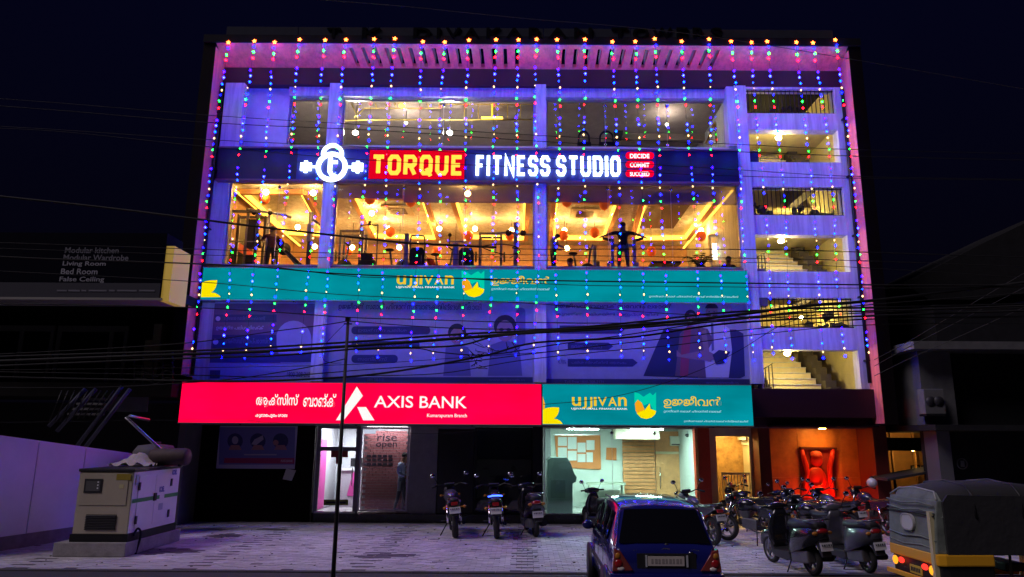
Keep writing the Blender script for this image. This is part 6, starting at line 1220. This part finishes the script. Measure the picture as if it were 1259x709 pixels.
    for s in (-1, 1): b('grip', RUBBER, MB().tube([(s * .28, .90, 1.04), (s * .37, .84, 1.01)], .021, 8)); mirror(r, s * .24, .95, 1.06, s); b('lever', CHROME, MB().tube([(s * .22, 1.0, 1.05), (s * .36, .92, 1.02)], .008, 5))
    b('headlamp', paint, MB().lathe([(.001, 0), (.09, .02), (.115, .10), (.11, .16), (.001, .17)], (0, 1.04, .90), 'y', 18, sc=(1.1, 1, 1))); b('headlamp_lens', LENS, MB().lathe([(.105, 0), (.06, .02), (.001, .025)], (0, 1.205, .90), 'y', 18)); b('dial', PLASTIC, MB().cbox((0, 1.03, 1.03), (.22, .05, .09), (.6, 0, 0)), bevel=.02)
    b('side_stand', BLACKM, MB().tube([(-.1, .5, .3), (-.28, .42, .01)], .012, 6)); b('chain_guard', BLACKM, MB().box(-.11, -.085, -.02, .5, .3, .39), bevel=.02)
    if carrier: b('carrier', CHROME, MB().tube([(-.1, -.1, .88), (-.1, -.42, .9), (.1, -.42, .9), (.1, -.1, .88)], .01, 6).tube([(0, -.1, .885), (0, -.42, .905)], .008, 6))
    if blue_lamp: b('blue_light', emat('blue_led', (.03, .08, 1), 7), MB().tube([(-.13, -.10, .865), (-.06, -.15, .885), (.06, -.15, .885), (.13, -.10, .865)], .018, 6))
    return r
def scooter(label, loc, rz, paint=BPW, lean=0.0, helmet=False, group='parked scooters'):
    r = empty('scooter', loc, rz, label=label, cat='scooter', group=group); r.rotation_euler = (0, lean, rz)
    b = lambda n, m, mb, **k: mb.build(n, m, r, world=False, **k)
    wheel(r, 0, .235, .235, .10, alloy=5); wheel(r, 1.24, .235, .235, .09, alloy=5)
    # rear body lofted
    sec = [(-.42, .66, .05, .74), (-.36, .58, .12, .80), (-.2, .50, .19, .82), (0, .42, .21, .82), (.2, .36, .2, .80), (.38, .30, .17, .76), (.46, .26, .13, .60)]
    vs = []; q = 10
    for (y, zb, w_, zt2) in sec:
        for j in range(q + 1):
            a = PI * j / q; vs.append((-w_ * math.cos(a) * (1 if .15 < j / q < .85 else 1), y, zb + (zt2 - zb) * (math.sin(a) ** .55)))
    mb = MB(); k = q + 1; mb.add(vs, [(i * k + j, i * k + j + 1, (i + 1) * k + j + 1, (i + 1) * k + j) for i in range(len(sec) - 1) for j in range(q)] + [tuple(range(k)), tuple(range(len(vs) - k, len(vs)))] + [(i * k, (i + 1) * k, (i + 1) * k + q, i * k + q) for i in range(len(sec) - 1)], True); b('rear_body', paint, mb)
    sec = [(-.36, .84, .10), (-.2, .86, .14), (0, .85, .155), (.2, .82, .15), (.4, .82, .12), (.5, .80, .08)]; vs = []
    for (y, z, w_) in sec: vs += [(-w_, y, z - .08), (-w_ * .95, y, z - .02), (-w_ * .6, y, z + .02), (0, y, z + .03), (w_ * .6, y, z + .02), (w_ * .95, y, z - .02), (w_, y, z - .08)]
    b('seat', SEAT, MB().add(vs, [(i * 7 + j, i * 7 + j + 1, (i + 1) * 7 + j + 1, (i + 1) * 7 + j) for i in range(5) for j in range(6)] + [tuple(range(7)), tuple(range(35, 42))] + [(i * 7, (i + 1) * 7, (i + 1) * 7 + 6, i * 7 + 6) for i in range(5)], True))
    b('floorboard', PLASTIC, MB().prismx([(.36, .22), (.40, .32), (.85, .30), (.95, .36), (.98, .24), (.85, .18), (.5, .16)], -.17, .17), bevel=.02)
    b('engine', ENG, MB().cbox((-.08, .12, .28), (.16, .5, .2), (-.1, 0, 0)), bevel=.03)
    ap = MB(); sec = [(.26, .95, .14), (.45, 1.03, .20), (.65, 1.0, .215), (.82, .95, .17), (.95, .92, .10)]; vs = []
    for (z, y, w_) in sec: vs += [(-w_, y - .08, z), (-w_ * .6, y + .0, z), (0, y + .05, z), (w_ * .6, y + .0, z), (w_, y - .08, z), (w_ * .5, y - .09, z), (-w_ * .5, y - .09, z)]
    ap.add(vs, [(i * 7 + j, i * 7 + (j + 1) % 7, (i + 1) * 7 + (j + 1) % 7, (i + 1) * 7 + j) for i in range(4) for j in range(7)] + [tuple(range(7)), tuple(range(28, 35))], True); b('front_apron', paint, ap)
    b('front_mudguard', paint, MB().tube([(0, 1.24 + .27 * math.cos(a), .235 + .27 * math.sin(a)) for a in [.2 + k * .27 for k in range(9)]], [.05, .065, .075, .08, .08, .08, .075, .065, .05], 8))
    for s in (-1, 1): b('fork_leg', STEEL, MB().tube([(s * .07, 1.24, .235), (s * .06, 1.08, .62)], .02, 8))
    b('handlebar_cover', paint, MB().lathe([(.001, -.2), (.05, -.19), (.075, -.08), (.085, 0), (.075, .08), (.05, .19), (.001, .2)], (0, .92, .99), 'x', 12)); b('headlamp_lens', LENS, MB().ball((0, .99, .99), .07, (1, .4, .8)))
    for s in (-1, 1):
        b('grip', RUBBER, MB().tube([(s * .19, .90, 1.0), (s * .34, .86, 1.0)], .021, 8)); b('lever', CHROME, MB().tube([(s * .2, .95, 1.0), (s * .33, .92, .99)], .008, 5)); mirror(r, s * .20, .92, 1.03, s)
        b('tail_indicator', AMB, MB().ball((s * .13, -.36, .70), .045, (1.1, .6, .7)))
    b('tail_lamp', TLR, MB().ball((0, -.385, .73), .08, (1.25, .55, .6))); b('rear_mudguard', PLASTIC, MB().prismx([(-.38, .62), (-.44, .36), (-.40, .34), (-.30, .5), (-.15, .56), (-.1, .62)], -.08, .08)); plate(r, -.435, .50, .2)
    b('grab_rail', BPG, MB().tube([(-.15, -.1, .86), (-.16, -.32, .90), (-.09, -.44, .92), (.09, -.44, .92), (.16, -.32, .90), (.15, -.1, .86)], .016, 6)); b('exhaust', BLACKM, MB().tube([(.12, .3, .22), (.15, .05, .25), (.15, -.3, .30)], [.02, .06, .055], 10)); b('side_stand', BLACKM, MB().tube([(-.12, .4, .22), (-.27, .34, .01)], .012, 6))
    return r
def gxy(px, py, z=0): q = onz(px, py, z); return (q.x, q.y, 0)
motorcycle('motorcycle at the left of the three before the dark shopfront, its handlebar turned left', gxy(560, 661), .16, BPG, lean=-.09, steer=1).scale = (1.25, 1.1, 1.14)
motorcycle('middle motorcycle of the three before the dark shopfront, small blue light on its tail', gxy(611, 662), .06, BP, lean=-.06, blue_lamp=True).scale = (1.25, 1.1, 1.14)
scooter('scooter at the right of the three two wheelers before the dark shopfront', gxy(659, 660), .16, BP, lean=-.07).scale = (1.2, 1.1, 1.16)
scooter('scooter half hidden behind the blue car roof, seen through the lit bank window', gxy(749, 655), .35, BP, lean=-.04)
motorcycle('motorcycle with round chrome parts standing right behind the blue car', gxy(878, 670), .28, BPG, lean=-.06, carrier=False)
motorcycle('black roadster motorcycle parked sideways before the yellow stair doorway', gxy(962, 672), .80, BP, lean=-.05)
scooter('large dark scooter nearest the street in the row by the orange wall', gxy(1001, 707), .20, BP, lean=-.05).scale = (1.1, 1.1, 1.1)
motorcycle('motorcycle with a chrome luggage carrier before the red relief', gxy(1012, 666), .30, BPB, lean=-.05, carrier=True)
scooter('grey scooter at the right end of the row, just left of the rickshaw', gxy(1069, 704), .12, BPG, lean=-.07).scale = (1.06, 1.06, 1.06)
motorcycle('black motorcycle squeezed between the front scooter and the one with the chrome carrier', gxy(1030, 684), .34, BP, lean=-.05, steer=1)
motorcycle('black motorcycle in the back row before the dark red pillar left of the orange wall', gxy(945, 655), .55, BP, lean=-.05)
scooter('dark scooter in the back row in front of the left half of the red relief', gxy(992, 660), .35, BPB, lean=-.04)
motorcycle('dark motorcycle in the back row at the right edge of the orange wall', gxy(1050, 664), .25, BPG, lean=-.05, steer=-1)
hp = onz(1072, 593, 1.27); q_ = Matrix.Rotation(.2, 3, 'Z') @ Vector((.10, .62, 0))
motorcycle('dark motorcycle carrying the white helmet, beside the last red pillar', (hp.x - q_.x, hp.y - q_.y, 0), .2, BPB, lean=0)
hp.z = 1.26; hm = empty('helmet', hp, label='white helmet resting on the motorcycle by the last red pillar', cat='helmet')
MB().ball((0, 0, 0), .135, (.95, 1.08, .95), 18, 12).build('shell', mat('helmet_white', (.6, .6, .62), .3, coat=.6), hm, world=False); MB().box(-.1, .1, .08, .15, -.07, .03).build('visor', GK, hm, world=False, bevel=.02)
# ------------------------------------------------------------------ blue hatchback
CB = mat('car_blue_paint', (.014, .018, .19), .22, .25, coat=1.0); CG = mat('car_glass_dark', (.006, .006, .008), .06, coat=.5); CT = mat('car_trim_black', (.015, .015, .017), .5)
rp_ = onz(819, 790, 0); D0 = 10.0; cy0 = CAM.y + D0; cxx = X(820, 690, cy0)
car = empty('hatchback_car', (cxx, cy0, -.02), .0, label='dark blue tall hatchback car seen from behind, parked in front of the lit bank', cat='car')
W = .745
# stations: y, z bottom, z belt, z roof edge, half width low, half width belt, half width roof
st_ = [(0.02, .36, .70, .80, .60, .58, .50), (.04, .28, .78, .90, .70, .69, .62), (.08, .26, .87, .96, .735, .70, .655), (.13, .26, .86, .985, .742, .715, .66), (.42, .26, .93, 1.425, .75, .735, .555), (.56, .26, .95, 1.47, .75, .74, .565), (1.05, .22, .95, 1.50, .75, .74, .575),
       (1.75, .22, .94, 1.51, .75, .74, .575), (2.1, .22, .92, 1.48, .75, .74, .565), (2.35, .22, .91, 1.33, .75, .735, .60), (2.75, .24, .90, .985, .75, .73, .66), (3.15, .26, .82, .86, .735, .70, .62), (3.40, .30, .70, .74, .68, .64, .55), (3.5, .38, .58, .62, .58, .55, .48)]
def prof(s):
    y, zb, ze, zr, wl_, wb, wr_ = s
    h = [(wl_ * .92, zb), (wl_, zb + .10), (wl_ * 1.015, zb + (ze - zb) * .5), (wb * 1.0, ze - .03), (wb * .985, ze), (wb * .985 + (wr_ - wb * .985) * .9, ze + (zr - ze) * .88), (wr_ * .93, zr - .01), (wr_ * .6, zr + .022), (0, zr + .032)]
    return [Vector((-a, y, b)) for a, b in h] + [Vector((a, y, b)) for a, b in reversed(h[:-1])]
pf = [prof(s) for s in st_]; K = 17; body = MB(); vs = [v for p in pf for v in p]; fs = []; rw = []; lw = []; ww = []
for i in range(len(st_) - 1):
    for j in range(K - 1):
        f = (i * K + j, i * K + j + 1, (i + 1) * K + j + 1, (i + 1) * K + j)
        if i == 3 and 5 <= j <= 10: rw.append(f)
        elif i == 9 and 5 <= j <= 10: ww.append(f)
        elif 4 <= i <= 9 and j in (4, 11): lw.append((i, j, f))
        fs.append(f)
fs += [tuple(range(K)), tuple(range(len(vs) - K, len(vs)))]
body.add(vs, fs, True); bo = body.build('body', CB, car, world=False)
md = bo.modifiers.new('edge', 'EDGE_SPLIT'); md.split_angle = math.radians(50)
def pane_from(fa, name, inset, off, m):
    mb = MB()
    for f in fa:
        q = [vs[i] for i in f]; mb.add([v for v in q], [(0, 1, 2, 3)], False)
    return mb
def quadpane(a, b, c, d, m, name, off=.008, inset=.04, parent=car, nu=6, nv=4):
    """pane laid a few mm proud of the body, between four corners"""
    a, b, c, d = [Vector(q) for q in (a, b, c, d)]; n = (b - a).cross(d - a).normalized(); mb = MB(); pts = []
    for j in range(nv + 1):
        for i in range(nu + 1):
            u = inset + (1 - 2 * inset) * i / nu; v = inset + (1 - 2 * inset) * j / nv
            p = a.lerp(b, u).lerp(d.lerp(c, u), v); bul = .03 * (1 - (2 * u - 1) ** 2); pts.append(p + n * (off + bul * (1 if name == 'rear_window' else .3)))
    mb.add(pts, [(j * (nu + 1) + i, j * (nu + 1) + i + 1, (j + 1) * (nu + 1) + i + 1, (j + 1) * (nu + 1) + i) for j in range(nv) for i in range(nu)], True); return mb.build(name, m, parent, world=False, fix=False)
# rear window with its frame: between belt (y .13) and roof (y .42)
quadpane((-.665, .128, .985), (.665, .128, .985), (.53, .425, 1.425), (-.53, .425, 1.425), CG, 'rear_window', off=.012, inset=.025)
for s in (-1, 1):
    # side glass: three panes each side
    for (ya, yb, ta, tb) in ((.62, .95, .60, .95), (1.0, 1.62, .99, 1.62), (1.68, 2.42, 1.68, 2.12)):
        z1, z2 = .965, 1.40 if ya > .9 else 1.385; xb_, xt = s * .728, s * .597
        q = [(xb_, ya, z1), (xb_, yb, z1), (xt, tb, z2), (xt, ta, z2)]
        if s < 0: q = [q[1], q[0], q[3], q[2]]
        quadpane(*[q[i] for i in (0, 1, 2, 3)], CG, 'side_window', off=.014, inset=.03)
    MB().tube([(s * .745, .5, .945), (s * .75, 1.4, .95), (s * .745, 2.5, .93)], .008, 6).build('belt_trim', CT, car, world=False)
    MB().tube([(s * .57, .5, 1.47), (s * .585, 1.2, 1.515), (s * .58, 2.0, 1.505)], .01, 6).build('roof_gutter', CT, car, world=False)
    MB().box(s * .762, s * .772, .45, 2.8, .52, .58).build('rub_strip', CT, car, world=False)
    for yy in (.98, 1.65): MB().box(s * .757, s * .760, yy, yy + .008, .3, .94).build('door_gap', CT, car, world=False)
    for yy in (1.04, 1.75): MB().tube([(s * .765, yy, .84), (s * .785, yy + .06, .845), (s * .765, yy + .13, .84)], .012, 6).build('door_handle', CB, car, world=False)
    MB().ball((s * .86, 2.25, 1.0), .095, (1, .55, .75), 14, 8).build('side_mirror', CB, car, world=False); MB().tube([(s * .74, 2.3, .95), (s * .82, 2.27, .98)], .025, 6).build('mirror_arm', CT, car, world=False)
    for yy in (.62, 2.85):
        MB().lathe([(.001, -.1), (.33, -.1), (.33, .0), (.001, .0)], (s * .71, yy, .31), 'x', 24).build('wheel_arch', CT, car, world=False)
        r_ = []
        MB().tube([(s * .758, yy + .335 * math.cos(a), .30 + .335 * math.sin(a)) for a in [PI * k / 12 for k in range(13)]], .018, 6).build('arch_lip', CB, car, world=False)
        wheel(car, yy, .285, .285, .17, x=s * .69, alloy=7, rimm=mat('hubcap', (.35, .35, .37), .35, .6))
    # tail lamp: dark bezel with red and clear lenses
    tlp = [(s * .735, .66), (s * .45, .67), (s * .62, .92), (s * .70, .95)]
    mb = MB(); mb.prism(tlp, .0, .12); ob = mb.build('tail_lamp', mat('lamp_smoke', (.25, .04, .03), .12, coat=1), car, world=False, bevel=.012)
    MB().ball((s * .65, .0, .76), .055, (1, .35, 1)).build('red_lens', TLR, ob, world=False); MB().ball((s * .62, .0, .695), .035, (1.4, .4, .8)).build('clear_lens', mat('clear_lamp_lens', (.75, .68, .62), .15, coat=1), ob, world=False); MB().ball((s * .66, .0, .86), .036, (1, .4, 1.1)).build('amber_lens', AMB, ob, world=False)
    MB().lathe([(.001, 0), (.09, .02), (.001, .08)], (s * .58, 3.42, .66), 'y', 16).build('headlight', LENS, car, world=False)
bm_ = MB(); P = [(-.77, .0), (-.72, -.06), (-.4, -.10), (.4, -.10), (.72, -.06), (.77, .0), (.77, .35), (-.77, .35)]
bm_.prismz(P, .28, .64); bm_.build('rear_bumper', CB, car, world=False, bevel=.03)
MB().prismz([(-.7, 3.3), (-.7, 3.45), (-.4, 3.56), (.4, 3.56), (.7, 3.45), (.7, 3.3)], .28, .56).build('front_bumper', CB, car, world=False, bevel=.03)
MB().box(-.35, .35, -.112, -.10, .40, .46).build('bumper_vent', CT, car, world=False)
MB().box(-.40, .40, .018, .05, .70, .89).build('plate_recess', CT, car, world=False)
MB().box(-.255, .235, .0, .017, .735, .855).build('number_plate', mat('car_plate', (.55, .50, .45), .5), car, world=False)
mk = MB()
for k in range(9): mk.box(-.21 + k * .048, -.185 + k * .048 + .008 * (k % 2), -.003, -.0005, .765, .825)
mk.build('plate_marks', mat('worn_plate_marks', (.3, .27, .25), .6), car, world=False, kind='stuff')
for s in (-1, 1): MB().box(s * .275 - .012, s * .275 + .012, .0, .02, .72, .87).build('plate_lamp', LENS, car, world=False)
e_ = MB(); ring_pts = [(.06 * math.cos(a), .028 * math.sin(a) + .925) for a in [2 * PI * k / 20 for k in range(20)]]; ribbon(e_, ring_pts, 1, .010, .045, .09); ribbon(e_, [(-.022, .907), (-.006, .943)], 0, .009, .044, .09); ribbon(e_, [(.006, .907), (.022, .943)], 0, .009, .043, .09); ribbon(e_, [(-.012, .925), (.012, .925)], 0, .008, .042, .09)
e_.build('badge', CHROME, car, world=False)
o = text('badge', 'SANTRO', CHROME, None, (-.44, .905, -.24, .93), .045, bold=.02, ext=.01); o.parent = car; o = text('badge', 'Xing', CHROME, None, (.34, .90, .45, .94), .045, bold=.02, ext=.01); o.parent = car
MB().tube([(.02, .10, .99), (.04, .14, 1.04), (.25, .135, 1.03)], .011, 6).lathe([(.001, -.02), (.03, -.02), (.03, .02), (.001, .02)], (.02, .10, .985), 'y', 10).build('rear_wiper', CT, car, world=False)
MB().tube([(0, .62, 1.515), (0, .48, 1.62)], .007, 6).build('antenna', CT, car, world=False); MB().box(-.22, .22, .405, .43, 1.41, 1.428).build('brake_light', TLR, car, world=False)
MB().tube([(-.70, .06, .655), (.70, .06, .655)], .006, 5).tube([(-.46, -.0, .66), (-.63, .07, .935), (-.70, .12, .985), (-.55, .43, 1.44), (.55, .43, 1.44), (.70, .12, .985), (.63, .07, .935), (.46, 0, .66)], .007, 5).build('tailgate_gap', CT, car, world=False)
MB().tube([(.30, .035, .90), (.36, .03, .905)], .012, 6).build('tailgate_lock', CHROME, car, world=False)
MB().box(-.66, -.5, -.104, -.098, .33, .37).box(.5, .66, -.104, -.098, .33, .37).build('rear_reflector', TLR, car, world=False)
for s in (-.3, .3):
    MB().lathe([(.001, -.12), (.10, -.11), (.13, 0), (.10, .11), (.001, .12)], (s, .75, 1.1), 'x', 14).build('headrest', GK, car, world=False)
# ------------------------------------------------------------------ auto rickshaw
RH = mat('canvas_hood', (.19, .22, .19), .75, var=.4, vscale=3, bump=.5, bscale=9); RYL = mat('rickshaw_yellow', (.85, .42, .02), .4, coat=.3); RB_ = mat('rickshaw_black', (.015, .015, .016), .5); RW_ = mat('hood_window', (.6, .62, .6), .3)
ap_ = at(1120, 640, -9.6); auto = empty('auto_rickshaw', (5.92, -8.5, .02), -1.53, label='black and yellow auto rickshaw with grey canvas hood at the right edge, seen from behind', cat='rickshaw')
b = lambda n, m, mb, **k: mb.build(n, m, auto, world=False, **k)
hs_ = [(-.02, 1.52, .56), (.06, 1.66, .60), (.5, 1.74, .62), (1.2, 1.76, .62), (1.75, 1.70, .58), (1.95, 1.56, .52)]
vs2 = []
for (y, z, w_) in hs_: vs2 += [(-w_ - .03, y, 1.28), (-w_, y, z - .16), (-w_ * .82, y, z - .04), (-w_ * .4, y, z), (0, y, z + .015), (w_ * .4, y, z), (w_ * .82, y, z - .04), (w_, y, z - .16), (w_ + .03, y, 1.28)]
hm_ = MB().add(vs2, [(i * 9 + j, i * 9 + j + 1, (i + 1) * 9 + j + 1, (i + 1) * 9 + j) for i in range(5) for j in range(8)] + [tuple(range(9)), tuple(range(45, 54))], True)
hm_.mi = [0 if k < 8 or k >= 40 else 1 for k in range(len(hm_.f))]
b('hood', [RH, mat('black_canvas', (.02, .02, .022), .8, bump=.2)], hm_)
for yb_, zz in ((.5, 1.745), (1.2, 1.765)): b('hood_rib', RB_, MB().tube([(-.66, yb_, 1.29), (-.625, yb_, zz - .16), (-.5, yb_, zz - .03), (0, yb_, zz + .02), (.5, yb_, zz - .03), (.628, yb_, zz - .16), (.665, yb_, 1.29)], .016, 6))
b('hood_piping', mat('hood_piping', (.4, .4, .38), .6), MB().tube([(-.6, -.02, 1.525), (-.45, .05, 1.63), (0, .05, 1.665), (.45, .05, 1.63), (.6, -.02, 1.525)], .012, 6))
for k, zz in enumerate((.86, .98, 1.36, 1.46)): b('canvas_fold', RH, MB().tube([(-.6, -.09 + .05 * max(0, zz - 1.2), zz), (-.2, -.1 + .05 * max(0, zz - 1.2), zz - .03), (.25, -.098 + .05 * max(0, zz - 1.2), zz + .01), (.6, -.085 + .05 * max(0, zz - 1.2), zz - .02)], .012, 6))
b('hood_back', RH, MB().prismx([(-.10, .78), (-.06, 1.3), (-.02, 1.52), (.06, 1.52), (.06, .78)], -.61, .61), bevel=.02)
b('hood_side', RB_, MB().prismx([(.06, .78), (.06, 1.3), (.95, 1.3), (.7, 1.0), (.66, .78)], -.635, -.60)); BCV = mat('black_canvas_side', (.022, .022, .024), .75, bump=.6, bscale=7)
b('hood_side', BCV, MB().prismx([(.04, .78), (.04, 1.5), (.12, 1.6), (1.9, 1.58), (1.9, 1.32), (1.3, 1.3), (1.25, .78)], .62, .655))
mb = MB(); mb.prism([(a, c) for a, c in rrect(-.2, 1.05, .12, 1.27, .1)], -.115, -.085); ob = b('rear_window', RW_, mb)
mb = MB(); ribbon(mb, rrect(-.2, 1.05, .12, 1.27, .1), 1, .022, -.122, -.08); mb.build('window_piping', mat('hood_piping', (.4, .4, .38), .6), ob, world=False)
b('reflective_strip', mat('hood_strip', (.62, .55, .30), .5), MB().box(.50, .57, -.125, -.06, .42, 1.36)); b('hood_seam', RB_, MB().tube([(-.6, -.085, 1.3), (0, -.095, 1.31), (.6, -.085, 1.3)], .012, 6))
b('rear_body', RYL, MB().prismz([(-.62, -.10), (.62, -.10), (.66, .0), (.66, .7), (-.66, .7), (-.66, .0)], .63, .79), bevel=.02)
b('rear_panel', RB_, MB().prismz([(-.6, -.06), (.6, -.06), (.63, .05), (.63, .7), (-.63, .7), (-.63, .05)], .30, .655), bevel=.02)
b('bumper', RYL, MB().box(-.6, .6, -.19, -.15, .36, .43), bevel=.01)
for s in (-1, 1):
    b('tail_lamp', emat('lit_red_lens', (1, .03, .02), 2.2), MB().ball((s * .30, -.11, .57), .055, (1.3, .5, .8))); b('indicator', emat('lit_amber_lens', (1, .35, .02), 1.6), MB().ball((s * .47, -.11, .55), .06, (1, .5, 1.1)))
    wheel(auto, .32, .2, .2, .10, x=s * .52, alloy=0)
    b('frame_post', RB_, MB().tube([(s * .6, .95, .5), (s * .6, 1.0, 1.6)], .02, 6).tube([(s * .56, 1.85, .6), (s * .55, 1.75, 1.6)], .02, 6))
    b('floor_sill', RYL, MB().box(s * .60, s * .64, .7, 1.95, .30, .42), bevel=.01); b('front_panel', RYL, MB().prismx([(1.9, .3), (1.95, .9), (2.1, .85), (2.35, .55), (2.3, .3)], s * .12, s * .55), bevel=.03)
wheel(auto, 2.3, .2, .2, .09, alloy=0); b('nose', RYL, MB().ball((0, 2.2, .62), .3, (.9, .9, 1))); b('headlight', LENS, MB().ball((0, 2.47, .7), .09)); b('floor', RB_, MB().box(-.58, .58, .05, 2.1, .26, .30))
b('windscreen', GLD, MB().cbox((0, 1.92, 1.22), (1.05, .012, .6), (-.15, 0, 0))); b('seat', SEAT, MB().box(-.52, .52, .15, .6, .5, .64).box(-.52, .52, .08, .16, .64, 1.1).box(-.3, .3, 1.1, 1.4, .5, .62), bevel=.02)
b('handlebar', RB_, MB().tube([(-.3, 1.75, .95), (0, 1.85, .92), (.3, 1.75, .95)], .018, 6).tube([(0, 1.85, .92), (0, 2.1, .4)], .03, 6)); b('number_plate', mat('rickshaw_plate', (.6, .45, .05), .5), MB().box(-.15, .15, -.075, -.062, .42, .54))
pm_ = MB()
for k in range(6): pm_.box(-.12 + k * .041, -.095 + k * .041, -.08, -.0755, .45, .51)
b('plate_marks', PLY, pm_, kind='stuff')
